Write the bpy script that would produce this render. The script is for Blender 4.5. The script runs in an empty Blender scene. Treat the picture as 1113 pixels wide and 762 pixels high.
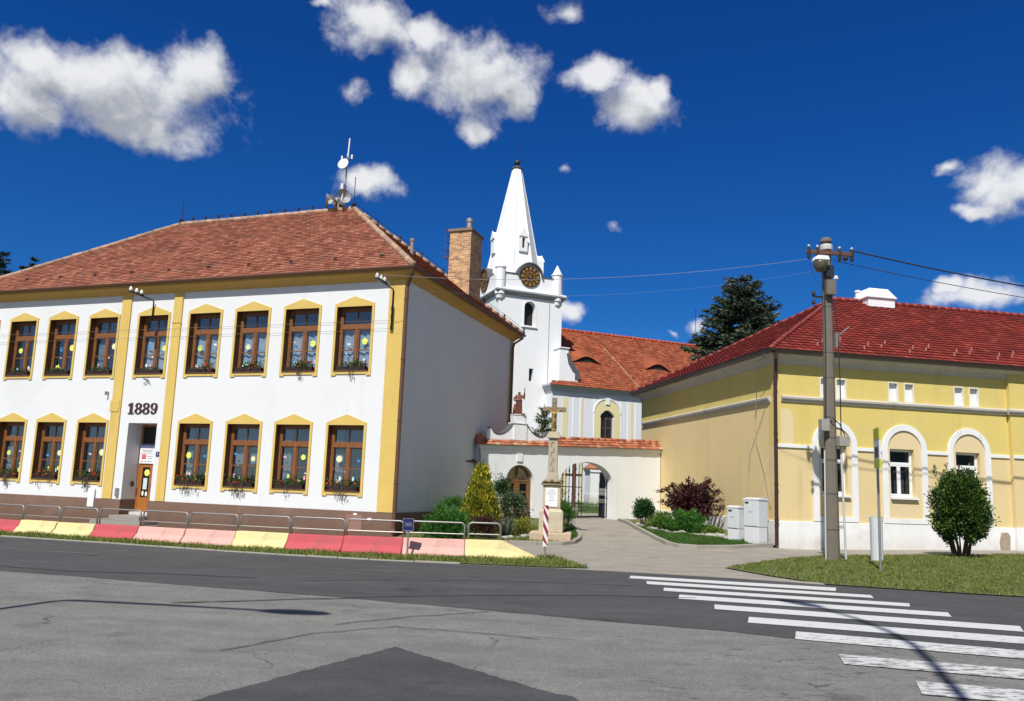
import bpy, bmesh, math, random
import numpy as np
from mathutils import Vector, Matrix
from mathutils.geometry import tessellate_polygon

R = math.radians
scene = bpy.context.scene
COL = scene.collection
rng = random.Random(7)
nrng = np.random.default_rng(11)

# ------------------------------------------------------------------ camera
PITCH, ROLL, EYE = R(8.157), R(2.0958), 1.6
cam_data = bpy.data.cameras.new('camera')
cam_data.sensor_width = 36.0
cam_data.lens = 36.0 * 854.93 / 1113.0
cam_data.shift_y = 0.0239
cam_data.clip_start = 0.1
cam_data.clip_end = 20000
camera = bpy.data.objects.new('camera', cam_data)
COL.objects.link(camera)
_f = Vector((0, math.cos(PITCH), math.sin(PITCH)))
_u = Vector((0, -math.sin(PITCH), math.cos(PITCH)))
_r = Vector((1, 0, 0))
_r2 = _r * math.cos(ROLL) + _u * math.sin(ROLL)
_u2 = -_r * math.sin(ROLL) + _u * math.cos(ROLL)
camera.matrix_world = Matrix(((_r2.x, _u2.x, -_f.x, 0), (_r2.y, _u2.y, -_f.y, 0), (_r2.z, _u2.z, -_f.z, EYE), (0, 0, 0, 1)))
scene.camera = camera

# ------------------------------------------------------------------ sky, sun, exposure
SUN_AZ, SUN_EL = R(19.5), R(51.0)      # sunlight travels towards azimuth 19.5 deg (clockwise from +Y); sun stands behind the camera
SUN_STRENGTH, SKY_STRENGTH, EXPOSURE = 4.5, 0.075, 0.27
CLOUDS = [(-0.5092, 0.4182, 0.1215, 0.0456), (-0.5797, 0.4353, 0.0439, 0.0247), (-0.4178, 0.4546, 0.041, 0.0369), (-0.4745, 0.389, 0.0659, 0.0244), (-0.5921, 0.3918, 0.0412, 0.0381), (-0.2016, 0.5436, 0.0543, 0.0296), (-0.1326, 0.5429, 0.0349, 0.0214), (-0.0665, 0.5015, 0.0823, 0.0481), (-0.1492, 0.4973, 0.0321, 0.0261), (-0.0595, 0.4412, 0.0272, 0.0179), (-0.004, 0.4838, 0.030, 0.029), (-0.2247, 0.4706, 0.030, 0.030, 0.40), (0.101, 0.5054, 0.040, 0.0205), (0.1514, 0.4754, 0.0517, 0.0328), (0.1827, 0.4866, 0.0221, 0.0217), (0.0557, 0.5749, 0.045, 0.022, 0.48), (-0.1956, 0.3677, 0.0432, 0.0179), (0.1216, 0.3301, 0.022, 0.013, 0.36), (0.5247, 0.3672, 0.024, 0.012, 0.45), (0.58, 0.339, 0.0431, 0.031), (0.549, 0.3185, 0.0271, 0.0089), (0.5397, 0.2292, 0.0475, 0.0161), (0.5148, 0.2396, 0.0147, 0.0092), (0.0727, 0.228, 0.0191, 0.0139), (0.0605, 0.3986, 0.024, 0.013, 0.2), (0.2019, 0.2013, 0.018, 0.009, 0.32), (0.2382, 0.2101, 0.022, 0.014, 0.42), (-0.27, 0.560, 0.04, 0.0082, 0.35),
          # unseen clouds behind the viewer, added as neutral fill light for the shade
          (2.2, 0.5, 0.5, 0.16), (3.0, 0.3, 0.4, 0.12), (-2.3, 0.42, 0.5, 0.14), (-1.6, 0.6, 0.3, 0.12), (1.4, 0.45, 0.25, 0.1), (-2.9, 0.75, 0.3, 0.1), (2.6, 0.95, 0.4, 0.12)]

world = bpy.data.worlds.new('World')
scene.world = world
world.use_nodes = True
wt = world.node_tree
wt.nodes.clear()


class NT:
    """small helper that wires shader nodes"""
    def __init__(self, tree):
        self.t = tree

    def n(self, kind, ins=None, **props):
        nd = self.t.nodes.new(kind)
        for k, v in props.items():
            setattr(nd, k, v)
        for k, v in (ins or {}).items():
            if isinstance(v, bpy.types.NodeSocket):
                self.t.links.new(v, nd.inputs[k])
            else:
                nd.inputs[k].default_value = v
        return nd

    def m(self, op, a, b=None, c=None, clamp=False):
        ins = {0: a}
        if b is not None: ins[1] = b
        if c is not None: ins[2] = c
        return self.n('ShaderNodeMath', ins, operation=op, use_clamp=clamp).outputs[0]

    def vm(self, op, a, b=None):
        ins = {0: a}
        if b is not None: ins[1] = b
        nd = self.n('ShaderNodeVectorMath', ins, operation=op)
        return nd.outputs['Value'] if op in ('LENGTH', 'DOT_PRODUCT') else nd.outputs[0]

    def mix(self, fac, a, b, blend='MIX'):
        nd = self.n('ShaderNodeMix', {}, data_type='RGBA', blend_type=blend)
        for k, v in ((0, fac), (6, a), (7, b)):
            if isinstance(v, bpy.types.NodeSocket): self.t.links.new(v, nd.inputs[k])
            else: nd.inputs[k].default_value = v
        return nd.outputs[2]

    def ramp(self, fac, stops, interp='LINEAR'):
        nd = self.n('ShaderNodeValToRGB', {0: fac})
        cr = nd.color_ramp
        cr.interpolation = interp
        while len(cr.elements) < len(stops): cr.elements.new(0.5)
        for e, (p, c) in zip(cr.elements, stops):
            e.position = p
            e.color = (c[0], c[1], c[2], 1) if hasattr(c, '__len__') else (c, c, c, 1)
        return nd.outputs[0]

    def mr(self, v, a, b, c=0.0, d=1.0, smooth=False):
        return self.n('ShaderNodeMapRange', {0: v, 1: a, 2: b, 3: c, 4: d}, interpolation_type='SMOOTHSTEP' if smooth else 'LINEAR').outputs[0]


def cloud_group():
    g = bpy.data.node_groups.new('cloud_field', 'ShaderNodeTree')
    g.interface.new_socket('Vector', in_out='INPUT', socket_type='NodeSocketVector')
    g.interface.new_socket('Field', in_out='OUTPUT', socket_type='NodeSocketFloat')
    w = NT(g)
    i = w.n('NodeGroupInput').outputs[0]
    sp = w.n('ShaderNodeSeparateXYZ', {0: i})
    az = w.m('ARCTAN2', sp.outputs[0], sp.outputs[1])
    el = w.m('ARCSINE', sp.outputs[2])
    p = w.n('ShaderNodeCombineXYZ', {0: az, 1: el}).outputs[0]
    nz = w.n('ShaderNodeTexNoise', {'Vector': i, 'Scale': 26.0, 'Detail': 3.0, 'Roughness': 0.5})
    warp = w.vm('SUBTRACT', nz.outputs['Color'], (0.5, 0.5, 0.5))
    warp = w.vm('MULTIPLY', warp, (0.045, 0.032, 0.0))
    p = w.vm('ADD', p, warp)
    acc = None
    for (a, e, ra, re, *wt_) in CLOUDS:
        d = w.vm('MULTIPLY', w.vm('SUBTRACT', p, (a, e, 0)), (1 / ra, 1 / re, 0))
        ln = w.m('SUBTRACT', wt_[0] if wt_ else 1.0, w.vm('LENGTH', d))
        acc = ln if acc is None else w.n('ShaderNodeMath', {0: acc, 1: ln, 2: 0.08}, operation='SMOOTH_MAX').outputs[0]
    n2 = w.n('ShaderNodeTexNoise', {'Vector': i, 'Scale': 24.0, 'Detail': 7.0, 'Roughness': 0.56}).outputs[0]
    n3 = w.n('ShaderNodeTexNoise', {'Vector': i, 'Scale': 120.0, 'Detail': 5.0, 'Roughness': 0.6}).outputs[0]
    f = w.m('MULTIPLY_ADD', w.m('SUBTRACT', n2, 0.5), 1.5, w.m('ADD', acc, 0.10))
    f = w.m('MULTIPLY_ADD', w.m('SUBTRACT', n3, 0.5), 0.42, f)
    o = w.n('NodeGroupOutput')
    g.links.new(f, o.inputs[0])
    return g


W = NT(wt)
geo = W.n('ShaderNodeNewGeometry')
inc = W.vm('MULTIPLY', geo.outputs['Incoming'], (-1, -1, -1))
sky = W.n('ShaderNodeTexSky', sky_type='NISHITA', sun_disc=False)
sky.sun_elevation = SUN_EL
sky.sun_rotation = SUN_AZ + math.pi
sky.altitude = 1500.0
sky.air_density = 0.9
sky.dust_density = 0.15
sky.ozone_density = 4.0
# deep polarised blue opposite the sun, paler towards it
dz = W.n('ShaderNodeSeparateXYZ', {0: inc})
side = W.mr(dz.outputs[1], -0.6, 0.35, 0.0, 1.0, True)
deep = W.ramp(W.m('MAXIMUM', dz.outputs[2], 0.0), [(0.0, (0.40, 0.64, 0.86)), (0.12, (0.22, 0.60, 0.98)), (0.22, (0.13, 0.57, 1.05)), (0.42, (0.085, 0.52, 1.12)), (0.6, (0.075, 0.49, 1.16)), (1.0, (0.06, 0.30, 0.65))])
tint = W.mix(side, (0.66, 0.74, 0.86, 1), deep)
skycol = W.mix(1.0, sky.outputs[0], tint, 'MULTIPLY')
cg = cloud_group()
c0 = W.n('ShaderNodeGroup', {0: inc}, node_tree=cg).outputs[0]
upv = W.vm('NORMALIZE', W.vm('ADD', inc, (-0.014, 0.0, 0.036)))
c1 = W.n('ShaderNodeGroup', {0: upv}, node_tree=cg).outputs[0]
alpha = W.mr(c0, -0.20, 0.74, 0.0, 1.0, True)
thick = W.mr(c1, -0.1, 0.95, 1.0, 0.0, True)  # shading painted into the clouds: white tops, grey undersides
ccol = W.ramp(thick, [(0.0, (4.3, 4.6, 5.1)), (0.35, (6.6, 6.8, 7.2)), (1.0, (9.8, 9.9, 10.0))])
final = W.mix(W.m('MULTIPLY', alpha, 0.93), skycol, ccol)
bg = W.n('ShaderNodeBackground', {0: final, 1: SKY_STRENGTH})
wo = W.n('ShaderNodeOutputWorld', {0: bg.outputs[0]})

sun_data = bpy.data.lights.new('sun', 'SUN')
sun_data.energy = SUN_STRENGTH
sun_data.angle = R(0.53)
sun_data.color = (1.0, 0.97, 0.915)
sun = bpy.data.objects.new('sun', sun_data)
COL.objects.link(sun)
_sd = Vector((math.sin(SUN_AZ) * math.cos(SUN_EL), math.cos(SUN_AZ) * math.cos(SUN_EL), -math.sin(SUN_EL)))
sun.rotation_euler = _sd.to_track_quat('-Z', 'Y').to_euler()
sun.location = (-20, -40, 60)

scene.view_settings.view_transform = 'Standard'
scene.view_settings.look = 'None'
scene.view_settings.exposure = EXPOSURE
scene.view_settings.gamma = 1.0
scene.view_settings.use_curve_mapping = False
scene.render.engine = 'CYCLES'
scene.cycles.max_bounces = 8
scene.cycles.transparent_max_bounces = 12


# ------------------------------------------------------------------ mesh building
class MB:
    def __init__(self):
        self.v, self.f = [], []

    def add(self, pts, faces):
        b = len(self.v)
        self.v.extend(tuple(p) for p in pts)
        self.f.extend(tuple(b + i for i in f) for f in faces)

    def quad(self, *p):
        self.add(p, [tuple(range(len(p)))])

    def box(self, x0, x1, y0, y1, z0, z1):
        self.add([(x0, y0, z0), (x1, y0, z0), (x1, y1, z0), (x0, y1, z0), (x0, y0, z1), (x1, y0, z1), (x1, y1, z1), (x0, y1, z1)],
                 [(0, 3, 2, 1), (4, 5, 6, 7), (0, 1, 5, 4), (1, 2, 6, 5), (2, 3, 7, 6), (3, 0, 4, 7)])
        return self

    def prism(self, poly, a, b, holes=(), axis='y'):
        """2-D polygon with holes pushed from a to b along an axis"""
        loops = [list(poly)] + [list(h) for h in holes]
        tri = tessellate_polygon([[Vector((p[0], p[1], 0)) for p in l] for l in loops])
        flat = [p for l in loops for p in l]
        if axis == 'y': mk = lambda p, d: (p[0], d, p[1])
        elif axis == 'x': mk = lambda p, d: (d, p[0], p[1])
        else: mk = lambda p, d: (p[0], p[1], d)
        n = len(flat)
        pts = [mk(p, a) for p in flat] + [mk(p, b) for p in flat]
        fs = [tuple(t) for t in tri] + [tuple(n + i for i in reversed(t)) for t in tri]
        o = 0
        for l in loops:
            k = len(l)
            for i in range(k):
                j = (i + 1) % k
                fs.append((o + i, o + j, n + o + j, n + o + i))
            o += k
        self.add(pts, fs)
        return self

    def tube(self, pts, r, seg=8, caps=True):
        pts = [Vector(p) for p in pts]
        rs = r if hasattr(r, '__len__') else [r] * len(pts)
        base = len(self.v)
        prev = None
        for i, p in enumerate(pts):
            t = (pts[min(i + 1, len(pts) - 1)] - pts[max(i - 1, 0)])
            if t.length < 1e-9: t = Vector((0, 0, 1))
            t.normalize()
            if prev is None:
                a = Vector((0, 0, 1)) if abs(t.z) < 0.9 else Vector((1, 0, 0))
                u = t.cross(a).normalized()
            else:
                u = (prev - t * prev.dot(t)).normalized()
            prev = u
            w = t.cross(u)
            for k in range(seg):
                q = 2 * math.pi * k / seg
                self.v.append(tuple(p + (u * math.cos(q) + w * math.sin(q)) * rs[i]))
        for i in range(len(pts) - 1):
            for k in range(seg):
                a = base + i * seg + k
                b = base + i * seg + (k + 1) % seg
                self.f.append((a, b, b + seg, a + seg))
        if caps:
            self.f.append(tuple(base + k for k in reversed(range(seg))))
            e = base + (len(pts) - 1) * seg
            self.f.append(tuple(e + k for k in range(seg)))
        return self

    def lathe(self, prof, seg=16, c=(0, 0, 0), rot=0.0, squash=1.0):
        base = len(self.v)
        for (r, z) in prof:
            for k in range(seg):
                q = 2 * math.pi * k / seg + rot
                self.v.append((c[0] + r * math.cos(q), c[1] + r * math.sin(q) * squash, c[2] + z))
        for i in range(len(prof) - 1):
            for k in range(seg):
                a = base + i * seg + k
                b = base + i * seg + (k + 1) % seg
                self.f.append((a, b, b + seg, a + seg))
        self.f.append(tuple(base + k for k in reversed(range(seg))))
        e = base + (len(prof) - 1) * seg
        self.f.append(tuple(e + k for k in range(seg)))
        return self

    def ring(self, x0, x1, y0, y1, prof):
        """moulding round a rectangle: prof = [(outward, z), ...], mitred at the corners"""
        base = len(self.v)
        for (o, z) in prof:
            self.v.extend([(x0 - o, y0 - o, z), (x1 + o, y0 - o, z), (x1 + o, y1 + o, z), (x0 - o, y1 + o, z)])
        n = len(prof)
        for i in range(n):
            j = (i + 1) % n
            for k in range(4):
                l = (k + 1) % 4
                self.f.append((base + 4 * i + k, base + 4 * i + l, base + 4 * j + l, base + 4 * j + k))
        return self

    def run(self, x0, x1, prof):
        """moulding along x: prof = [(y, z), ...] closed"""
        return self.prism(prof, x0, x1, axis='x')

    def build(self, name, m, parent=None, smooth=False, bevel=0.0, loc=None, rz=None):
        me = bpy.data.meshes.new(name)
        me.from_pydata(self.v, [], self.f)
        me.validate()
        bm = bmesh.new()
        bm.from_mesh(me)
        bmesh.ops.delete(bm, geom=[v for v in bm.verts if not v.link_faces], context='VERTS')
        bmesh.ops.recalc_face_normals(bm, faces=bm.faces)
        bm.to_mesh(me)
        bm.free()
        if m is not None: me.materials.append(m)
        if smooth:
            me.polygons.foreach_set('use_smooth', [True] * len(me.polygons))
        o = bpy.data.objects.new(name, me)
        COL.objects.link(o)
        if parent is not None: o.parent = parent
        if loc is not None: o.location = loc
        if rz is not None: o.rotation_euler = (0, 0, rz)
        if bevel:
            b = o.modifiers.new('edge', 'BEVEL')
            b.width = bevel
            b.segments = 2
            b.limit_method = 'ANGLE'
            b.angle_limit = R(40)
        return o


def np_mesh(name, V, F, m, parent=None):
    """fast mesh from arrays: V (n,3), F (k,3|4)"""
    V = np.asarray(V, np.float32); F = np.asarray(F, np.int32)
    me = bpy.data.meshes.new(name)
    k, s = F.shape
    me.vertices.add(len(V)); me.vertices.foreach_set('co', V.ravel())
    me.loops.add(k * s); me.loops.foreach_set('vertex_index', F.ravel())
    me.polygons.add(k); me.polygons.foreach_set('loop_start', np.arange(0, k * s, s, dtype=np.int32))
    me.update(calc_edges=True)
    if m is not None: me.materials.append(m)
    o = bpy.data.objects.new(name, me)
    COL.objects.link(o)
    if parent is not None: o.parent = parent
    return o


def tag(o, label=None, cat=None, group=None, kind=None):
    if label: o['label'] = label
    if cat: o['category'] = cat
    if group: o['group'] = group
    if kind: o['kind'] = kind
    return o


def thing(name, label, cat, loc=(0, 0, 0), rz=0.0, group=None):
    o = bpy.data.objects.new(name, None)
    o.empty_display_size = 0.3
    COL.objects.link(o)
    o.location = loc
    o.rotation_euler = (0, 0, rz)
    return tag(o, label, cat, group)


def copy_tree(o, parent=None):
    c = o.copy()
    COL.objects.link(c)
    if parent is not None: c.parent = parent
    for ch in list(o.children): copy_tree(ch, c)
    return c


def text(name, s, size, m, parent, loc, rot=(math.pi / 2, 0, 0), depth=0.004, align='CENTER'):
    cu = bpy.data.curves.new(name, 'FONT')
    cu.body = s
    cu.size = size
    cu.extrude = depth
    cu.align_x = align
    cu.align_y = 'CENTER'
    if m is not None: cu.materials.append(m)
    o = bpy.data.objects.new(name, cu)
    COL.objects.link(o)
    o.parent = parent
    o.location = loc
    o.rotation_euler = rot
    me = bpy.data.meshes.new_from_object(o)
    me.materials.clear(); me.materials.append(m)
    n = bpy.data.objects.new(name, me)
    COL.objects.link(n)
    n.parent = parent; n.location = loc; n.rotation_euler = rot
    bpy.data.objects.remove(o); bpy.data.curves.remove(cu)
    n.name = name
    return n


def arc(cx, cz, rx, rz, a0, a1, n):
    return [(cx + rx * math.cos(R(a0 + (a1 - a0) * i / n)), cz + rz * math.sin(R(a0 + (a1 - a0) * i / n))) for i in range(n + 1)]


def arch(x0, x1, z0, zs, rz=None, n=16):
    """outline of an arched opening: straight to zs, elliptical above"""
    r = (x1 - x0) / 2
    return [(x0, z0), (x1, z0)] + arc((x0 + x1) / 2, zs, r, rz or r, 0, 180, n)


def rect(x0, x1, z0, z1):
    return [(x0, z0), (x1, z0), (x1, z1), (x0, z1)]


# ------------------------------------------------------------------ materials
_M = {}


def mat(key, col, rough=0.85, var=0.06, scale=3.0, bump=0.0, bscale=60.0, dirt=None, metal=0.0, island=0.0, spec=0.5, dscale=0.7, damt=0.5, streak=0.0, splash=0.0):
    """painted / plain surface with large soft colour variation, optional dirt blotches and fine bump"""
    if key in _M: return _M[key]
    m = bpy.data.materials.new(key)
    m.use_nodes = True
    t = m.node_tree
    t.nodes.clear()
    w = NT(t)
    tc = w.n('ShaderNodeTexCoord').outputs['Object']
    n1 = w.n('ShaderNodeTexNoise', {'Vector': tc, 'Scale': scale, 'Detail': 6.0, 'Roughness': 0.65}).outputs[0]
    c = (col[0], col[1], col[2], 1)
    fac = w.mr(n1, 0.25, 0.75, 1 - var, 1 + var)
    if island:
        ri = w.n('ShaderNodeNewGeometry').outputs['Random Per Island']
        fac = w.m('MULTIPLY', fac, w.mr(ri, 0, 1, 1 - island, 1 + island))
    cc = w.vm('SCALE', c[:3])
    cc.node.inputs['Scale'].default_value = 1
    t.links.new(fac, cc.node.inputs['Scale'])
    if dirt:
        n2 = w.n('ShaderNodeTexNoise', {'Vector': tc, 'Scale': dscale, 'Detail': 8.0, 'Roughness': 0.7}).outputs[0]
        cc = w.mix(w.mr(n2, 0.5, 0.78, 0.0, damt, True), cc, (*dirt, 1))
    if streak:      # rain streaks and runs: narrow vertical noise broken up by a broad one
        sv = w.vm('MULTIPLY', tc, (0.9, 0.9, 0.07))
        s1 = w.n('ShaderNodeTexNoise', {'Vector': sv, 'Scale': 2.2, 'Detail': 8.0, 'Roughness': 0.7}).outputs[0]
        s2 = w.n('ShaderNodeTexNoise', {'Vector': tc, 'Scale': 0.45, 'Detail': 4.0}).outputs[0]
        k = w.m('MULTIPLY', w.mr(s1, 0.50, 0.72, 0.0, 1.0, True), w.mr(s2, 0.38, 0.62, 0.15, 1.0))
        s3 = w.n('ShaderNodeTexNoise', {'Vector': tc, 'Scale': 9.0, 'Detail': 6.0, 'Roughness': 0.7}).outputs[0]
        k = w.m('MAXIMUM', k, w.m('MULTIPLY', w.mr(s3, 0.64, 0.72, 0.0, 0.7), w.mr(s2, 0.5, 0.62, 0.0, 1.0)))
        cc = w.mix(w.m('MULTIPLY', k, streak), cc, w.mix(1.0, cc, (0.70, 0.67, 0.62, 1), 'MULTIPLY'))
    if splash:      # dirt thrown up by rain along the foot of the wall
        sz = w.n('ShaderNodeSeparateXYZ', {0: tc}).outputs[2]
        s4 = w.n('ShaderNodeTexNoise', {'Vector': tc, 'Scale': 2.6, 'Detail': 8.0, 'Roughness': 0.7}).outputs[0]
        k = w.m('MULTIPLY', w.mr(w.m('ADD', sz, w.m('MULTIPLY', s4, -0.9)), -0.55, 0.25, 1.0, 0.0, True), splash)
        cc = w.mix(k, cc, w.mix(1.0, cc, (0.58, 0.52, 0.44, 1), 'MULTIPLY'))
    b = w.n('ShaderNodeBsdfPrincipled', {'Base Color': cc, 'Roughness': rough, 'Metallic': metal, 'Specular IOR Level': spec})
    if bump:
        n3 = w.n('ShaderNodeTexNoise', {'Vector': tc, 'Scale': bscale, 'Detail': 4.0, 'Roughness': 0.6}).outputs[0]
        bp = w.n('ShaderNodeBump', {'Strength': bump, 'Distance': 0.02, 'Height': n3})
        t.links.new(bp.outputs[0], b.inputs['Normal'])
    w.n('ShaderNodeOutputMaterial', {0: b.outputs[0]})
    _M[key] = m
    return m


def mat_tile(key, stops, rough=0.8, moss=None, mscale=0.6, mamt=0.4, band=None):
    m = bpy.data.materials.new(key)
    m.use_nodes = True
    t = m.node_tree
    t.nodes.clear()
    w = NT(t)
    tc = w.n('ShaderNodeTexCoord').outputs['Object']
    ri = w.n('ShaderNodeNewGeometry').outputs['Random Per Island']
    c = w.ramp(ri, stops)
    n1 = w.n('ShaderNodeTexNoise', {'Vector': tc, 'Scale': 0.9, 'Detail': 5.0}).outputs[0]
    c = w.mix(1.0, c, w.ramp(n1, [(0.3, 0.8), (0.7, 1.15)]), 'MULTIPLY')
    if band:
        sp = w.n('ShaderNodeSeparateXYZ', {0: tc})
        d1 = w.m('SINE', w.m('MULTIPLY', w.m('ADD', sp.outputs[0], w.m('MULTIPLY', sp.outputs[2], 1.4)), band))
        d2 = w.m('SINE', w.m('MULTIPLY', w.m('SUBTRACT', sp.outputs[0], w.m('MULTIPLY', sp.outputs[2], 1.4)), band))
        c = w.mix(w.mr(w.m('MAXIMUM', d1, d2), 0.3, 1.0, 0.0, 0.35), c, w.mix(1.0, c, (0.55, 0.5, 0.5, 1), 'MULTIPLY'))
    if moss:
        n2 = w.n('ShaderNodeTexNoise', {'Vector': tc, 'Scale': mscale, 'Detail': 8.0, 'Roughness': 0.7}).outputs[0]
        c = w.mix(w.mr(n2, 0.48, 0.75, 0.0, mamt, True), c, (*moss, 1))
    n4 = w.n('ShaderNodeTexNoise', {'Vector': tc, 'Scale': 40.0, 'Detail': 3.0}).outputs[0]
    bp = w.n('ShaderNodeBump', {'Strength': 0.35, 'Distance': 0.01, 'Height': n4})
    b = w.n('ShaderNodeBsdfPrincipled', {'Base Color': c, 'Roughness': rough, 'Normal': bp.outputs[0]})
    w.n('ShaderNodeOutputMaterial', {0: b.outputs[0]})
    return m


def mat_leaf(key, stops, trans=0.25, rough=0.55):
    m = bpy.data.materials.new(key)
    m.use_nodes = True
    t = m.node_tree
    t.nodes.clear()
    w = NT(t)
    g = w.n('ShaderNodeNewGeometry')
    tc = w.n('ShaderNodeTexCoord').outputs['Object']
    n1 = w.n('ShaderNodeTexNoise', {'Vector': tc, 'Scale': 3.0, 'Detail': 3.0}).outputs[0]
    f = w.m('ADD', w.m('MULTIPLY', g.outputs['Random Per Island'], 0.65), w.mr(n1, 0.3, 0.7, 0.0, 0.35), clamp=True)
    c = w.ramp(f, stops)
    b = w.n('ShaderNodeBsdfPrincipled', {'Base Color': c, 'Roughness': rough, 'Specular IOR Level': 0.35})
    tr = w.n('ShaderNodeBsdfTranslucent', {0: c})
    mx = w.n('ShaderNodeMixShader', {0: trans, 1: b.outputs[0], 2: tr.outputs[0]})
    w.n('ShaderNodeOutputMaterial', {0: mx.outputs[0]})
    return m


def mat_glass(key, refl=0.10, tint=(0.90, 0.93, 0.94)):
    m = bpy.data.materials.new(key)
    m.use_nodes = True
    t = m.node_tree
    t.nodes.clear()
    w = NT(t)
    tc = w.n('ShaderNodeTexCoord').outputs['Object']
    nz = w.n('ShaderNodeTexNoise', {'Vector': tc, 'Scale': 1.3, 'Detail': 1.0}).outputs[0]
    bp = w.n('ShaderNodeBump', {'Strength': 0.06, 'Distance': 0.05, 'Height': nz})
    gm = w.n('ShaderNodeNewGeometry')
    cs = w.m('ABSOLUTE', w.vm('DOT_PRODUCT', gm.outputs['Incoming'], gm.outputs['Normal']))
    fr = w.m('MULTIPLY_ADD', w.m('POWER', w.m('SUBTRACT', 1.0, cs), 5.0), 0.96, 0.045)
    fac = w.m('ADD', fr, refl, clamp=True)
    tr = w.n('ShaderNodeBsdfTransparent', {0: (*tint, 1)})
    gl = w.n('ShaderNodeBsdfGlossy', {0: (1, 1, 1, 1), 'Roughness': 0.015, 'Normal': bp.outputs[0]})
    mx = w.n('ShaderNodeMixShader', {0: fac, 1: tr.outputs[0], 2: gl.outputs[0]})
    w.n('ShaderNodeOutputMaterial', {0: mx.outputs[0]})
    return m


def mat_asphalt(key, base, light, crack=0.5, stain=None, grain=0.35, spots=False, seams=False):
    m = bpy.data.materials.new(key)
    m.use_nodes = True
    t = m.node_tree
    t.nodes.clear()
    w = NT(t)
    tc = w.n('ShaderNodeTexCoord').outputs['Object']
    vo = w.n('ShaderNodeTexVoronoi', {'Vector': tc, 'Scale': 85.0, 'Randomness': 1.0})
    gr = w.n('ShaderNodeSeparateColor', {0: vo.outputs['Color']}).outputs[0]
    n0 = w.n('ShaderNodeTexNoise', {'Vector': tc, 'Scale': 150.0, 'Detail': 4.0, 'Roughness': 0.7}).outputs[0]
    f = w.m('ADD', w.m('MULTIPLY', gr, 0.5), w.m('MULTIPLY', w.mr(n0, 0.3, 0.7), 0.5))
    c = w.mix(w.mr(f, 0.5 - grain, 0.5 + grain), (*[x * 0.62 for x in base], 1), (*[x * 1.42 for x in base], 1))
    st = w.vm('MULTIPLY', tc, (0.35, 1.3, 1.0))
    n1 = w.n('ShaderNodeTexNoise', {'Vector': st, 'Scale': 0.55, 'Detail': 7.0, 'Roughness': 0.66}).outputs[0]
    c = w.mix(w.mr(n1, 0.42, 0.7, 0.0, 0.55, True), c, w.mix(1.0, c, (*light, 1), 'MULTIPLY'))
    if stain:
        n2 = w.n('ShaderNodeTexNoise', {'Vector': tc, 'Scale': 0.8, 'Detail': 9.0, 'Roughness': 0.72}).outputs[0]
        c = w.mix(w.mr(n2, 0.52, 0.72, 0.0, 0.5, True), c, w.mix(1.0, c, (*stain, 1), 'MULTIPLY'))
    n5 = w.n('ShaderNodeTexNoise', {'Vector': w.vm('MULTIPLY', tc, (0.5, 1.0, 1.0)), 'Scale': 2.4, 'Detail': 9.0, 'Roughness': 0.75}).outputs[0]
    c = w.mix(1.0, c, w.ramp(n5, [(0.32, 0.78), (0.5, 1.0), (0.68, 1.2)]), 'MULTIPLY')
    n6 = w.n('ShaderNodeTexNoise', {'Vector': tc, 'Scale': 1.1, 'Detail': 3.0}).outputs[0]
    v6 = w.n('ShaderNodeTexVoronoi', {'Vector': w.vm('ADD', tc, w.vm('MULTIPLY', w.n('ShaderNodeTexNoise', {'Vector': tc, 'Scale': 6.0, 'Detail': 4.0}).outputs['Color'], (0.25, 0.25, 0))), 'Scale': 0.9}).outputs['Distance']
    c = w.mix(w.m('MULTIPLY', w.mr(v6, 0.10, 0.20, 0.55, 0.0, True), w.mr(n6, 0.5, 0.6)), c, w.mix(1.0, c, (0.5, 0.5, 0.5, 1), 'MULTIPLY'))
    # cracks: edges of a warped cell pattern, broken up by noise
    wn = w.n('ShaderNodeTexNoise', {'Vector': tc, 'Scale': 1.7, 'Detail': 4.0}).outputs['Color']
    wp = w.vm('ADD', tc, w.vm('MULTIPLY', w.vm('SUBTRACT', wn, (0.5, 0.5, 0.5)), (0.9, 0.9, 0)))
    ve = w.n('ShaderNodeTexVoronoi', {'Vector': wp, 'Scale': 0.33}, feature='DISTANCE_TO_EDGE').outputs['Distance']
    n3 = w.n('ShaderNodeTexNoise', {'Vector': tc, 'Scale': 0.9, 'Detail': 3.0}).outputs[0]
    ck = w.m('MULTIPLY', w.mr(ve, 0.001, 0.006, 1.0, 0.0), w.mr(n3, 0.5, 0.62, 0.0, crack))
    c = w.mix(ck, c, (0.035, 0.035, 0.035, 1))
    if spots:
        sv = w.vm('MULTIPLY', tc, (1.0, 2.2, 1.0))
        sn = w.n('ShaderNodeTexNoise', {'Vector': sv, 'Scale': 5.0, 'Detail': 4.0, 'Roughness': 0.6}).outputs[0]
        sp = w.n('ShaderNodeSeparateXYZ', {0: tc})
        area = w.m('MULTIPLY', w.m('MULTIPLY', w.mr(n2, 0.42, 0.6), w.mr(sp.outputs[0], 0.2, 2.2, 0, 1, True)), w.m('MULTIPLY', w.mr(sp.outputs[1], 5.6, 6.4, 0, 1, True), w.mr(sp.outputs[1], 9.6, 8.4, 0, 1, True)))
        c = w.mix(w.m('MULTIPLY', w.mr(sn, 0.565, 0.61), w.m('MULTIPLY', area, 0.75)), c, (0.045, 0.043, 0.04, 1))
    bp = w.n('ShaderNodeBump', {'Strength': 0.5, 'Distance': 0.008, 'Height': f})
    b = w.n('ShaderNodeBsdfPrincipled', {'Base Color': c, 'Roughness': 0.9, 'Specular IOR Level': 0.3, 'Normal': bp.outputs[0]})
    w.n('ShaderNodeOutputMaterial', {0: b.outputs[0]})
    return m


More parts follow.
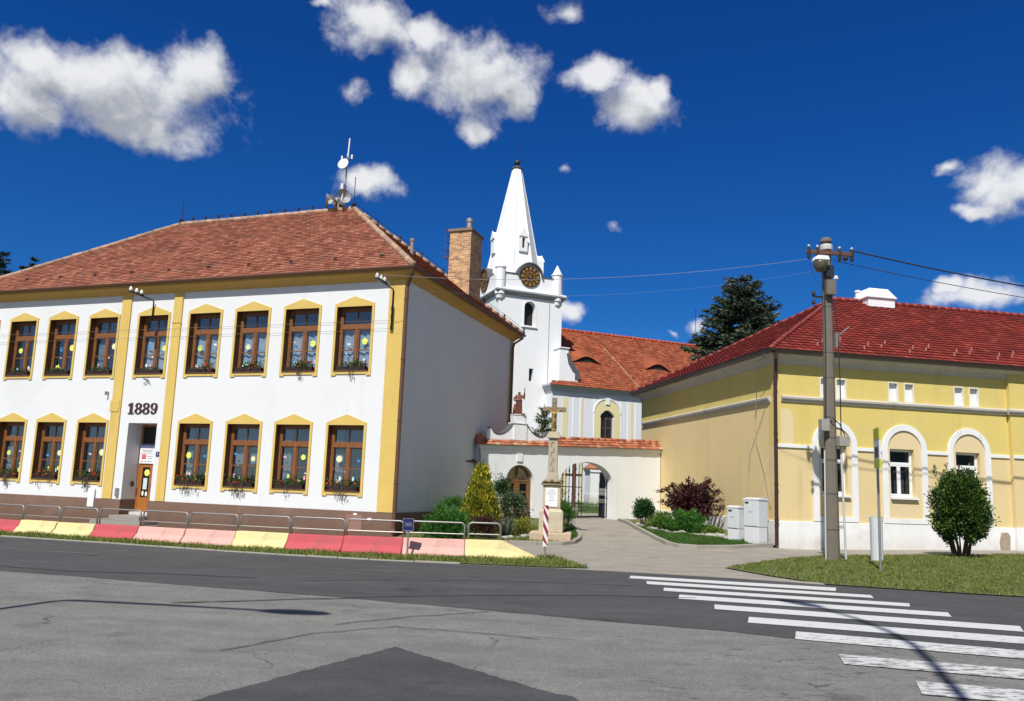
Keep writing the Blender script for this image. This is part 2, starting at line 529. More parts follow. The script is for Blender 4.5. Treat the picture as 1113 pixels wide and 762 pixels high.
def mat_paint_worn(key, under):
    m = bpy.data.materials.new(key)
    m.use_nodes = True
    t = m.node_tree
    t.nodes.clear()
    w = NT(t)
    tc = w.n('ShaderNodeTexCoord').outputs['Object']
    sp = w.n('ShaderNodeSeparateXYZ', {0: tc})
    n0 = w.n('ShaderNodeTexNoise', {'Vector': w.vm('MULTIPLY', tc, (1.0, 3.2, 1)), 'Scale': 5.0, 'Detail': 9.0, 'Roughness': 0.75}).outputs[0]
    near = w.mr(sp.outputs[1], 11.0, 8.2, 0.035, 0.13, True)
    k = w.m('ADD', n0, near)
    c = w.mix(w.mr(k, 0.62, 0.69), (0.62, 0.625, 0.61, 1), (*under, 1))
    n1 = w.n('ShaderNodeTexNoise', {'Vector': tc, 'Scale': 90.0, 'Detail': 4.0}).outputs[0]
    c = w.mix(1.0, c, w.ramp(n1, [(0.3, 0.82), (0.7, 1.05)]), 'MULTIPLY')
    b = w.n('ShaderNodeBsdfPrincipled', {'Base Color': c, 'Roughness': 0.7})
    w.n('ShaderNodeOutputMaterial', {0: b.outputs[0]})
    return m


def mat_brick(key):
    m = bpy.data.materials.new(key)
    m.use_nodes = True
    t = m.node_tree
    t.nodes.clear()
    w = NT(t)
    tc = w.n('ShaderNodeTexCoord').outputs['Object']
    sp = w.n('ShaderNodeSeparateXYZ', {0: tc})
    uv = w.n('ShaderNodeCombineXYZ', {0: w.m('ADD', sp.outputs[0], sp.outputs[1]), 1: sp.outputs[2]}).outputs[0]
    br = w.n('ShaderNodeTexBrick', {'Vector': uv, 'Color1': (0.62, 0.36, 0.15, 1), 'Color2': (0.27, 0.10, 0.045, 1), 'Mortar': (0.50, 0.42, 0.31, 1), 'Scale': 1.0, 'Mortar Size': 0.011, 'Bias': -0.1, 'Brick Width': 0.26, 'Row Height': 0.08})
    n1 = w.n('ShaderNodeTexNoise', {'Vector': tc, 'Scale': 5.0, 'Detail': 6.0}).outputs[0]
    c = w.mix(1.0, br.outputs[0], w.ramp(n1, [(0.3, 0.7), (0.7, 1.25)]), 'MULTIPLY')
    bp = w.n('ShaderNodeBump', {'Strength': 0.6, 'Distance': 0.01, 'Height': br.outputs['Fac']}, invert=True)
    b = w.n('ShaderNodeBsdfPrincipled', {'Base Color': c, 'Roughness': 0.9, 'Normal': bp.outputs[0]})
    w.n('ShaderNodeOutputMaterial', {0: b.outputs[0]})
    return m


def mat_wood(key, a, b_, scale=(14, 14, 1.2), rough=0.5):
    m = bpy.data.materials.new(key)
    m.use_nodes = True
    t = m.node_tree
    t.nodes.clear()
    w = NT(t)
    tc = w.n('ShaderNodeTexCoord').outputs['Object']
    n1 = w.n('ShaderNodeTexNoise', {'Vector': w.vm('MULTIPLY', tc, scale), 'Scale': 2.0, 'Detail': 5.0}).outputs[0]
    c = w.ramp(n1, [(0.3, a), (0.7, b_)])
    b = w.n('ShaderNodeBsdfPrincipled', {'Base Color': c, 'Roughness': rough})
    w.n('ShaderNodeOutputMaterial', {0: b.outputs[0]})
    return m


WHITE = mat('white_plaster', (0.755, 0.765, 0.765), 0.9, 0.025, 0.5, 0.25, 90, dirt=(0.62, 0.60, 0.55), dscale=0.35, damt=0.35, streak=0.42, splash=0.8)
WHITES = mat('school_plaster', (0.685, 0.695, 0.70), 0.9, 0.03, 0.5, 0.25, 90, dirt=(0.55, 0.53, 0.49), dscale=0.35, damt=0.35, streak=0.18, splash=0.8)
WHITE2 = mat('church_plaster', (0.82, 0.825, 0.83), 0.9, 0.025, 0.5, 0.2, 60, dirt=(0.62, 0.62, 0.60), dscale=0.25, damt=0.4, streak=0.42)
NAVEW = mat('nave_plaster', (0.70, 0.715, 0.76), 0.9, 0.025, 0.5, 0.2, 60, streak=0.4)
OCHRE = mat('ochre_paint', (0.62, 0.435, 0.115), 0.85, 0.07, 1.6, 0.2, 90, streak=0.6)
OCHRE_SHADE = mat('ochre_cornice_shade', (0.52, 0.32, 0.085), 0.85, 0.08, 1.2, 0.2, 90)  # darker copy of the ochre, underside shade put into the colour
BROWNP = mat('brown_plinth', (0.175, 0.105, 0.075), 0.85, 0.06, 1.5, 0.3, 70, dirt=(0.26, 0.18, 0.14), damt=0.6, streak=0.6, splash=0.6)
YELLOW = mat('yellow_paint', (0.66, 0.52, 0.16), 0.88, 0.05, 0.8, 0.2, 80, dirt=(0.58, 0.46, 0.19), damt=0.6, streak=0.5)
BEIGE = mat('beige_paint', (0.69, 0.54, 0.275), 0.88, 0.03, 0.8, 0.2, 80, dirt=(0.62, 0.50, 0.29), damt=0.6, streak=0.5)
BEIGE2 = mat('beige_niche', (0.70, 0.56, 0.32), 0.88, 0.03, 0.8, 0.2, 80)
SIDEB = mat('side_beige', (0.74, 0.57, 0.28), 0.88, 0.03, 0.5, 0.2, 80, dirt=(0.68, 0.54, 0.31), dscale=0.4, damt=0.6, streak=0.28)
PLINTHW = mat('white_plinth', (0.78, 0.78, 0.765), 0.9, 0.05, 1.5, 0.3, 60, dirt=(0.48, 0.44, 0.38), dscale=1.1, damt=0.5, streak=0.5, splash=0.45)
TRIMW = mat('white_trim', (0.76, 0.76, 0.75), 0.85, 0.05, 1.5, 0.2, 60, streak=0.7)
CORNG = mat('grey_cornice', (0.50, 0.47, 0.42), 0.9, 0.1, 1.5, 0.15, 60, dirt=(0.30, 0.28, 0.25), dscale=1.6, damt=0.7, streak=0.7)
STONEG = mat('grey_moulding', (0.30, 0.30, 0.31), 0.9, 0.08, 1.2, 0.2, 50)
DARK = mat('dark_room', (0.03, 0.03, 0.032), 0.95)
IRON = mat('black_iron', (0.02, 0.02, 0.022), 0.5, 0.1)
GALV = mat('galvanised_steel', (0.33, 0.32, 0.30), 0.5, 0.08, 6, metal=0.6)
PIPEB = mat('brown_pipe', (0.12, 0.055, 0.03), 0.45, 0.1, 3)
PIPED = mat('dark_gutter', (0.035, 0.02, 0.017), 0.45, 0.1, 3)
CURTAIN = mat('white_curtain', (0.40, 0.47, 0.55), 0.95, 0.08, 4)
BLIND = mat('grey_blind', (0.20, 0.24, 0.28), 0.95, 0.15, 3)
PVC = mat('white_pvc', (0.78, 0.78, 0.77), 0.35, 0.01)
CONC = mat('pole_concrete', (0.16, 0.138, 0.11), 0.92, 0.12, 2.5, 0.5, 40, dirt=(0.12, 0.11, 0.10), dscale=1.5, damt=0.6)
KERB = mat('kerb_concrete', (0.30, 0.275, 0.23), 0.92, 0.12, 3, 0.4, 40)
SAND = mat('sandstone', (0.50, 0.43, 0.30), 0.92, 0.10, 4, 0.5, 35, dirt=(0.20, 0.165, 0.12), dscale=3.2, damt=0.85)
STEP = mat('step_stone', (0.27, 0.25, 0.215), 0.9, 0.1, 3, 0.4, 40)
ROCK = mat('field_stone', (0.33, 0.31, 0.28), 0.92, 0.2, 6, 0.6, 30, island=0.3)
BRICK = mat_brick('chimney_brick')
WOODW = mat_wood('window_wood', (0.15, 0.055, 0.018), (0.26, 0.10, 0.032))
WOODD = mat_wood('door_wood', (0.30, 0.10, 0.018), (0.40, 0.15, 0.03))
WOODG = mat_wood('gate_door_wood', (0.15, 0.07, 0.022), (0.23, 0.115, 0.04))
RUST = mat('rusty_steel', (0.13, 0.055, 0.035), 0.85, 0.25, 12)
GLASS = mat_glass('window_glass', 0.05)
GLASS_D = mat_glass('house_window_glass', -0.03, (0.6, 0.62, 0.62))
TILE_S = mat_tile('school_roof_tile', [(0.0, (0.19, 0.058, 0.032)), (0.3, (0.27, 0.085, 0.046)), (0.7, (0.33, 0.115, 0.062)), (0.93, (0.40, 0.17, 0.10)), (1.0, (0.17, 0.075, 0.05))], moss=(0.21, 0.085, 0.055), mamt=0.5)
TILE_N = mat_tile('church_roof_tile', [(0.0, (0.22, 0.045, 0.016)), (0.5, (0.31, 0.068, 0.022)), (1.0, (0.38, 0.11, 0.045))], moss=(0.21, 0.085, 0.04), mamt=0.5, band=3.4)
TILE_R = mat_tile('red_roof_tile', [(0.0, (0.15, 0.013, 0.007)), (0.5, (0.205, 0.020, 0.011)), (0.9, (0.26, 0.032, 0.018)), (1.0, (0.30, 0.055, 0.03))], rough=0.75, moss=(0.14, 0.03, 0.02), mamt=0.5)
TILE_G = mat_tile('wall_coping_tile', [(0.0, (0.24, 0.06, 0.025)), (0.4, (0.38, 0.11, 0.045)), (0.8, (0.46, 0.18, 0.09)), (1.0, (0.50, 0.34, 0.22))], moss=(0.16, 0.13, 0.09), mscale=1.6, mamt=0.7)
RIDGE_S = mat('ridge_mortar_tile', (0.40, 0.255, 0.17), 0.9, 0.15, 5, 0.3, 40, island=0.25)
ROOFBASE = mat('roof_batten_dark', (0.06, 0.03, 0.02), 0.95)
SLATE = mat('slate_flashing', (0.10, 0.10, 0.105), 0.7, 0.15, 4)
BLUE = mat('blue_enamel', (0.012, 0.02, 0.10), 0.35)
REDP = mat('red_paint', (0.27, 0.012, 0.016), 0.5)
GREYP = mat('grey_plastic', (0.60, 0.62, 0.63), 0.5, 0.03, 3)
GREYL = mat('light_grey_plastic', (0.68, 0.69, 0.69), 0.5, 0.03, 3)
BLACKP = mat('black_plastic', (0.015, 0.015, 0.016), 0.5)
WHITEP = mat('white_enamel', (0.82, 0.82, 0.81), 0.4, 0.02)
INSUL = mat('white_porcelain', (0.62, 0.60, 0.55), 0.25, 0.02)
GOLD = mat('gilt', (0.42, 0.25, 0.035), 0.5, 0.1, 8, metal=0.5)
PAPER_Y = mat('yellow_paper', (0.80, 0.82, 0.16), 0.8)
PAPER_B = mat('blue_paper', (0.05, 0.28, 0.65), 0.8)
PAPER_W = mat('white_paper', (0.85, 0.86, 0.80), 0.8)
BARK = mat('bark', (0.085, 0.06, 0.04), 0.95, 0.2, 8, 0.6, 30)
SIGNY = mat('yellow_green_plate', (0.45, 0.47, 0.02), 0.5)


# ================================================================== THE SETTING
def S(t):
    t = min(max(t, 0.0), 1.0)
    return t * t * (3 - 2 * t)


def zt(x, y):
    """height of the ground: level road, a rise up the drive to the gate and on into the churchyard"""
    xl = (x + 3.40) * 0.9455 - (y - 24.10) * 0.3256
    rise = 0.45 * S((y - 22.5) / 8.0) * S((xl + 0.2) / 0.6) * (1 - S((x - 8.3) / 0.5) * (1 - S((y - 30) / 3)))
    yard = 0.42 * S((y - 33.5) / 9.0)
    right = 0.018 * min(max(0.0, x - 8.5), 30) * min(1.0, max(0.0, (y - 17.0) / 6.0)) * (1 - S((y - 32) / 3))
    yl = (x + 3.40) * 0.3256 + (y - 24.10) * 0.9455
    dip = -0.22 * S((-0.6 - xl) / 2.5) * S((yl + 5.0) / 3.0) * (1 - S((yl - 12) / 4))
    return rise + yard + right + dip


def axis_pts(fine0, fine1, step, far):
    a = list(np.arange(fine0, fine1 + 1e-6, step))
    ext = [4, 12, 30, 80, 200, 600, 1800, far]
    return [fine0 - e for e in reversed(ext)] + a + [fine1 + e for e in ext]


gx = axis_pts(-30, 40, 1.0, 6000)
gy = axis_pts(-20, 90, 1.0, 6000)
V = [(x, y, zt(min(max(x, -40), 40), min(max(y, -40), 90)) - 0.10) for y in gy for x in gx]
nx = len(gx)
F = [(j * nx + i, j * nx + i + 1, (j + 1) * nx + i + 1, (j + 1) * nx + i) for j in range(len(gy) - 1) for i in range(nx - 1)]
GRASS_SOIL = mat('grass_soil', (0.075, 0.095, 0.028), 0.95, 0.25, 0.8, 0.5, 20, dirt=(0.13, 0.11, 0.055), damt=0.6)
tag(np_mesh('ground', V, F, GRASS_SOIL), kind='structure')


def sheet(name, poly, dz, m, cell=0.8, kind='structure', parent=None, flat=False):
    """ground covering: polygon cut into small cells that follow the terrain"""
    bm = bmesh.new()
    vs = [bm.verts.new((p[0], p[1], 0)) for p in poly]
    for t in tessellate_polygon([[Vector((p[0], p[1], 0)) for p in poly]]):
        try: bm.faces.new([vs[i] for i in t])
        except ValueError: pass
    if not flat:
        xs = [p[0] for p in poly]; ys = [p[1] for p in poly]
        lim = lambda a, b, lo, hi: (max(a, lo), min(b, hi))
        x0, x1 = lim(min(xs), max(xs), -30, 40); y0, y1 = lim(min(ys), max(ys), 12, 60)
        for (n, a, b, ax) in ((Vector((1, 0, 0)), x0, x1, 0), (Vector((0, 1, 0)), y0, y1, 1)):
            k = a + cell
            while k < b:
                co = Vector((k, 0, 0)) if ax == 0 else Vector((0, k, 0))
                bmesh.ops.bisect_plane(bm, geom=bm.verts[:] + bm.edges[:] + bm.faces[:], plane_co=co, plane_no=n)
                k += cell
    for v in bm.verts: v.co.z = zt(v.co.x, v.co.y) + dz
    bmesh.ops.recalc_face_normals(bm, faces=bm.faces)
    me = bpy.data.meshes.new(name)
    bm.to_mesh(me); bm.free()
    if me.polygons and me.polygons[0].normal.z < 0: me.flip_normals()
    me.materials.append(m)
    o = bpy.data.objects.new(name, me)
    COL.objects.link(o)
    if kind: o['kind'] = kind
    if parent: o.parent = parent
    return o


ASPH_OLD = mat_asphalt('old_light_asphalt', (0.175, 0.172, 0.160), (1.22, 1.2, 1.16), 0.75, stain=(0.72, 0.72, 0.72), spots=True)
ASPH_NEW = mat_asphalt('dark_asphalt', (0.068, 0.068, 0.069), (1.3, 1.3, 1.3), 0.35, stain=(0.78, 0.78, 0.78), grain=0.4)
ASPH_PATCH = mat_asphalt('asphalt_patch', (0.061, 0.061, 0.064), (1.25, 1.25, 1.25), 0.0, grain=0.45)
ASPH_DRIVE = mat_asphalt('drive_asphalt', (0.285, 0.258, 0.215), (1.14, 1.13, 1.1), 0.35, stain=(0.84, 0.84, 0.84), grain=0.6)
PAVE = mat_asphalt('pavement_concrete', (0.34, 0.31, 0.26), (1.1, 1.1, 1.1), 0.2, grain=0.7)
PAINT = mat_paint_worn('worn_road_paint', (0.15, 0.145, 0.135))
TAR = mat('tar_seam', (0.052, 0.051, 0.050), 0.7, 0.2, 3)

EDGE = [(-60, 33.5), (-20, 21.6), (-12.07, 19.2), (-10.57, 18.8), (-9.05, 18.38), (-7.08, 17.75), (-4.88, 17.13), (-2.84, 16.75), (-0.92, 16.58), (0.97, 16.5), (2.8, 16.19), (4.53, 15.77), (5.63, 15.36), (6.81, 14.95), (8.0, 14.6), (9.29, 14.3), (20, 11.4), (60, 0.5)]
MID = [(-60, 31), (-20, 16.3), (-8.01, 12.84), (-6.54, 12.5), (-5.0, 12.04), (-2.69, 11.43), (-1.2, 10.95), (0.74, 10.31), (1.4, 10.05), (2.67, 9.7), (3.37, 9.35), (5.2, 8.75), (9, 7.3), (30, -1), (60, -12)]
def ragged(poly, amp, step=0.12, y_min=-8):
    out = []
    for i in range(len(poly)):
        a, b = poly[i], poly[(i + 1) % len(poly)]
        out.append(a)
        L = math.hypot(b[0] - a[0], b[1] - a[1])
        if max(a[1], b[1]) < y_min or L > 30: continue
        n = int(L / step)
        for k in range(1, n):
            t = k / n
            out.append((a[0] + (b[0] - a[0]) * t + nrng.normal(0, amp), a[1] + (b[1] - a[1]) * t + nrng.normal(0, amp)))
    return out


MIDR = [p for p in ragged(MID, 0.016, 0.15) if True]
MIDR = MIDR[:MIDR.index(MID[-1]) + 1]
sheet('road_junction', [(-60, -60), (60, -60)] + list(reversed([(x, y + 0.15) for x, y in MID])), 0.0, ASPH_OLD, flat=True)
sheet('road', MIDR + list(reversed(EDGE)), 0.005, ASPH_NEW)
sheet('road_patch', ragged([(-1.06, 8.08), (-2.21, 5.94), (-3.6, 3.4), (-1.0, 1.4), (0.9, 4.9), (0.58, 6.42), (0.3, 6.62)], 0.010, 0.07), 0.006, ASPH_PATCH, flat=True)
sheet('driveway', [(x, y - 0.15) for x, y in EDGE if -25 < x < 21] + [(34, 25), (34, 33), (8.6, 33), (8.2, 36.0), (6.2, 36.5), (2.2, 33.5), (-2.2, 30.2), (-3.4, 24.2), (-19.0, 30.5), (-25, 30)], -0.004, ASPH_DRIVE)
sheet('churchyard_path', [(3.0, 33.6), (6.2, 35.2), (5.6, 36.2), (3.3, 36.9)], 0.004, ASPH_DRIVE)

# crossing stripes
ZS = [[[2.42, 15.52], [2.33, 15.07], [5.83, 14.21], [6.06, 14.74]], [[2.58, 14.68], [2.51, 14.22], [6.13, 13.40], [6.26, 13.80]], [[2.72, 13.77], [2.63, 13.34], [6.26, 12.48], [6.45, 12.87]],
      [[2.8, 12.92], [2.68, 12.43], [6.38, 11.54], [6.57, 11.98]], [[3.1, 11.92], [2.98, 11.45], [6.69, 10.43], [6.94, 10.9]], [[3.28, 10.84], [3.12, 10.36], [6.95, 9.30], [7.2, 9.82]],
      [[3.54, 9.82], [3.34, 9.30], [7.1, 8.12], [7.3, 8.64]], [[3.5, 8.50], [3.36, 8.02], [7.2, 7.02], [7.4, 7.52]], [[3.74, 7.40], [3.54, 6.90], [7.4, 5.94], [7.6, 6.44]],
      [[3.9, 6.3], [3.7, 5.8], [7.5, 4.84], [7.7, 5.34]]]
zm = MB()
for s in ZS:
    b = 0.0
    zm.quad(*[(p[0], p[1], zt(*p) + 0.0105) for p in (s[0], s[1], s[2], s[3])])
tag(zm.build('crossing_stripes', PAINT), kind='structure')
# edge line remnants on the dark road and sealed seams
lm = MB()
def strip(m_, pts, w0, dz=0.011):
    for i in range(len(pts) - 1):
        a, b = Vector(pts[i] + (0,)), Vector(pts[i + 1] + (0,))
        n = Vector((-(b - a).y, (b - a).x, 0)).normalized()
        wa = w0 * (0.6 + 0.5 * math.sin(i * 1.7) ** 2); wb = w0 * (0.6 + 0.5 * math.sin((i + 1) * 1.7) ** 2)
        m_.quad(*[(p.x, p.y, zt(p.x, p.y) + dz) for p in (a + n * wa, a - n * wa, b - n * wb, b + n * wb)])
for pts, wd in ((((-12, 14.1), (-9, 13.6), (-7, 13.1), (-5.6, 13.2), (-4, 13.1)), 0.03), (((-4.2, 10.3), (-2.9, 10.9), (-1.6, 11.55), (0, 12.1), (1.5, 12.5), (3, 12.6)), 0.03),
                (((-3.4, 12.9), (-1.5, 13.6), (0.2, 13.9), (2.2, 13.9)), 0.02), (((-2.6, 7.6), (-2.0, 8.6), (-1.2, 9.15), (-0.3, 9.0), (0.4, 8.75)), 0.012),
                (((-1.9, 9.2), (-1.1, 9.9), (-0.2, 10.5)), 0.014)):
    fine = []
    for i in range(len(pts) - 1):
        for k in range(6):
            t = k / 6
            fine.append((pts[i][0] * (1 - t) + pts[i + 1][0] * t + nrng.normal(0, 0.012), pts[i][1] * (1 - t) + pts[i + 1][1] * t + nrng.normal(0, 0.02)))
    fine.append(pts[-1])
    strip(lm, fine, wd)
tag(lm.build('road_seams', TAR), kind='structure')
fl = MB()
strip(fl, [(-14, 17.35), (-11, 16.6), (-9.2, 16.15), (-8, 15.9)], 0.035)
strip(fl, [(-3.3, 14.9), (-2.2, 14.75), (-1.6, 14.7)], 0.02)
tag(fl.build('faded_edge_line', mat('faded_line', (0.17, 0.17, 0.165), 0.9, 0.4, 6)), kind='structure')


# kerbs: a stone band along a polyline, real step of its own
def kerb(name, pts, wd, h, m, side=1, joint=1.0):
    mb = MB()
    P = [Vector((p[0], p[1], 0)) for p in pts]
    off = []
    for i in range(len(P)):
        a = P[max(i - 1, 0)]; b = P[min(i + 1, len(P) - 1)]
        t = (b - a).normalized()
        off.append(P[i] + Vector((-t.y, t.x, 0)) * wd * side)
    for i in range(len(P) - 1):
        L = (P[i + 1] - P[i]).length
        n = max(1, round(L / joint))
        for k in range(n):
            t0, t1 = k / n, (k + 1) / n - 0.012 / max(L, 0.02)
            q = [P[i].lerp(P[i + 1], t0), P[i].lerp(P[i + 1], t1), off[i].lerp(off[i + 1], t1), off[i].lerp(off[i + 1], t0)]
            dh = rng.uniform(-0.008, 0.008)
            mb.add([(p.x, p.y, zt(p.x, p.y) - 0.1) for p in q] + [(p.x, p.y, zt(p.x, p.y) + h + dh) for p in q],
                   [(4, 5, 6, 7), (0, 1, 5, 4), (1, 2, 6, 5), (2, 3, 7, 6), (3, 0, 4, 7)])
    return tag(mb.build(name, m, bevel=0.012), kind='structure')


BED_R = [(4.40, 31.6), (4.43, 30.0), (4.47, 27.86), (4.66, 26.0), (4.85, 24.3), (5.1, 23.75), (5.66, 23.55), (6.85, 23.95), (8.30, 24.85)]
kerb('bed_kerb', BED_R, 0.13, 0.11, KERB, 1)
BED_L = [(-3.2, 22.6), (-1.5, 22.75), (0.08, 22.85), (0.9, 22.98), (1.66, 23.2), (2.05, 23.7), (2.3, 24.6), (2.42, 25.6), (2.36, 27.0), (2.28, 28.4), (2.1, 30.6)]
kerb('bed_kerb', BED_L, 0.12, 0.10, KERB, 1)
kerb('road_kerb', [(x, y + 0.02) for x, y in EDGE if -21 < x < 0.5], 0.07, 0.03, KERB, 1, 0.8)
kerb('lawn_kerb', [(5.45, 15.85), (5.75, 15.5), (6.1, 15.3)], 0.1, 0.02, KERB, 1, 0.4)

LAWN_G = mat('lawn_soil', (0.105, 0.118, 0.034), 0.95, 0.3, 1.2, 0.6, 25, dirt=(0.22, 0.18, 0.10), dscale=0.9, damt=0.8)
LAWN_R = [(4.9, 17.95), (5.02, 17.55), (5.35, 16.6), (5.75, 15.85), (6.1, 15.25), (6.81, 14.99), (8.0, 14.64), (9.29, 14.34), (20, 11.45), (30, 8.6), (30, 28.6), (20.0, 26.0), (16.06, 24.7), (13.58, 23.95), (10.94, 23.2), (9.19, 22.75), (7.71, 21.6), (6.42, 19.95)]
sheet('lawn', LAWN_R, 0.02, LAWN_G)
VERGE = [(x, y + 0.13) for x, y in EDGE if -21 < x < 1.3] + [(1.75, 16.75), (1.5, 17.6), (1.25, 18.9), (0.9, 19.25), (0.5, 18.7), (-0.92, 18.3), (-2.34, 18.2), (-3.75, 18.2), (-5.05, 18.4), (-6.42, 18.85), (-7.8, 19.3), (-9.09, 19.8), (-10.32, 20.15), (-11.44, 20.45), (-12.96, 20.8), (-20.0, 23.2)]
sheet('verge', VERGE, 0.015, LAWN_G)
sheet('garden_bed', BED_L + [(0.6, 30.9), (-1.1, 29.8), (-3.2, 24.3)], 0.03, LAWN_G)
sheet('garden_bed', BED_R + [(8.45, 25.0), (6.68, 34.3), (4.6, 33.2)], 0.03, LAWN_G)


def in_poly(px, py, poly):
    inside = np.zeros(len(px), bool)
    j = len(poly) - 1
    for i in range(len(poly)):
        xi, yi = poly[i]; xj, yj = poly[j]
        c = ((yi > py) != (yj > py)) & (px < (xj - xi) * (py - yi) / (yj - yi + 1e-12) + xi)
        inside ^= c
        j = i
    return inside


GRASS = mat_leaf('grass_blades', [(0.0, (0.075, 0.125, 0.014)), (0.45, (0.135, 0.19, 0.026)), (0.75, (0.22, 0.23, 0.05)), (1.0, (0.36, 0.30, 0.13))], 0.3, 0.6)
GRASS_LUSH = mat_leaf('grass_blades_lush', [(0.0, (0.035, 0.10, 0.012)), (0.6, (0.065, 0.155, 0.022)), (1.0, (0.12, 0.20, 0.04))], 0.3, 0.6)


def grass(poly, n, h, m, box=None, dz=0.0, patchy=0.0):
    xs = [p[0] for p in poly]; ys = [p[1] for p in poly]
    x0, x1, y0, y1 = box or (min(xs), max(xs), min(ys), max(ys))
    px = nrng.uniform(x0, x1, n * 3); py = nrng.uniform(y0, y1, n * 3)
    k = in_poly(px, py, poly)
    px, py = px[k][:n], py[k][:n]
    if patchy:
        q = np.sin(px * 2.1 + 1.3 * np.sin(py * 1.7)) + np.sin(py * 3.3 + px) + nrng.normal(0, 0.7, len(px))
        keep = q > -2.2 + patchy
        px, py = px[keep], py[keep]
    pz = np.array([zt(a, b) for a, b in zip(px, py)]) + dz
    c = len(px)
    clump = 0.6 + 0.55 * (0.5 + 0.5 * np.sin(px * 5.3 + np.sin(py * 4.1) * 2))
    hh = h * nrng.uniform(0.5, 1.25, c) * clump
    a = nrng.uniform(0, 2 * np.pi, c)
    w_ = nrng.uniform(0.006, 0.014, c)
    dx, dy = np.cos(a) * w_, np.sin(a) * w_
    lx, ly = nrng.normal(0, 0.5, c) * hh, nrng.normal(0, 0.5, c) * hh
    V = np.stack([np.stack([px - dx, py - dy, pz], 1), np.stack([px + dx, py + dy, pz], 1), np.stack([px + lx, py + ly, pz + hh], 1)], 1).reshape(-1, 3)
    o = np_mesh('grass', V, np.arange(c * 3).reshape(-1, 3), m)
    return tag(o, kind='stuff')


grass([p for p in LAWN_R if p[0] < 21] + [], 60000, 0.052, GRASS, (4.8, 19, 12, 25.5), 0.02, 0.3)
grass(VERGE, 19000, 0.085, GRASS, (-15, 2, 16.4, 21.6), 0.015, 0.5)
BEDG_L = [(-2.9, 22.75), (0.0, 23.0), (0.75, 23.1), (1.6, 23.35), (1.95, 23.85), (2.18, 24.8), (2.28, 25.7), (2.1, 28.5), (1.0, 27.0), (0.2, 25.2), (-1.0, 24.2), (-3.0, 23.6)]
grass(BEDG_L, 9000, 0.09, GRASS, None, 0.03, 0.5)
BEDG_R = [(4.62, 31.5), (4.65, 29.0), (4.85, 27.9), (5.3, 27.1), (6.2, 26.6), (7.3, 25.9), (8.2, 25.2), (8.1, 24.9), (6.85, 24.12), (5.66, 23.75), (5.2, 23.95), (5.0, 24.5), (4.82, 26.0), (4.62, 27.9)]
grass(BEDG_R, 14000, 0.10, GRASS_LUSH, None, 0.03)
YARD = [(1.5, 35.2), (5.3, 37.2), (9, 40), (14, 48), (12, 51), (2, 50), (-4, 46)]
grass(YARD, 9000, 0.16, GRASS_LUSH, (1.5, 8, 35, 50), 0.0)


# ================================================================== ROOF TILES
def tiles(mb, O, U, Wd, xb, xt, L, tw, ch, lift, wave=None, w_from=0.0):
    """rows of single tiles on a sloping plane: O origin, U along the eave, Wd up the slope; xb/xt = extent at bottom/top"""
    O, U, Wd = Vector(O), Vector(U).normalized(), Vector(Wd).normalized()
    N = U.cross(Wd).normalized()
    if N.z < 0: N = -N
    P = lambda x, w, n: O + U * x + Wd * w + N * n
    rows = int(math.ceil((L - w_from) / ch))
    for k in range(rows):
        w0 = w_from + k * ch
        w1 = min(w0 + ch * 1.12, L)
        t = (w0 + ch * 0.5) / L
        xa = xb[0] + (xt[0] - xb[0]) * t
        xz = xb[1] + (xt[1] - xb[1]) * t
        o = (k % 2) * 0.5 * tw if not wave else 0
        i0 = int(math.floor((xa - o) / tw))
        i1 = int(math.ceil((xz - o) / tw))
        rowj = rng.uniform(-0.004, 0.004)
        for i in range(i0, i1):
            a = max(i * tw + o + tw * 0.015, xa); b = min((i + 1) * tw + o - tw * 0.015, xz)
            if b - a < tw * 0.12: continue
            j = lift * (1 + rng.uniform(-0.22, 0.3)); dw = rowj + rng.uniform(-0.006, 0.006)
            if not wave:
                mb.add([P(a, w0 + dw, j), P(b, w0 + dw, j + rng.uniform(-.003, .003)), P(b, w1, 0.004), P(a, w1, 0.004), P(a, w0 + dw, -0.005), P(b, w0 + dw, -0.005)], [(0, 1, 2, 3), (4, 5, 1, 0)])
            else:
                n = len(wave)
                pts = []
                for q, hgt in enumerate(wave):
                    x = a + (b - a) * q / (n - 1)
                    pts += [P(x, w0, lift + hgt), P(x, w1, 0.004 + hgt), P(x, w0, -0.005)]
                fs = []
                for q in range(n - 1):
                    fs += [(3 * q, 3 * q + 3, 3 * q + 4, 3 * q + 1), (3 * q + 2, 3 * q + 5, 3 * q + 3, 3 * q)]
                mb.add(pts, fs)


def ridge_run(mb, a, b, r=0.11, step=0.36, seg=7):
    a, b = Vector(a), Vector(b)
    n = max(1, int((b - a).length / step))
    d = (b - a) / n
    for i in range(n):
        p, q = a + d * i, a + d * (i + 1.08)
        jit = Vector((rng.uniform(-.012, .012), rng.uniform(-.012, .012), rng.uniform(-.008, .012)))
        mb.tube([p + jit, q + jit * 0.4], [r * 1.06, r * 0.9], seg)


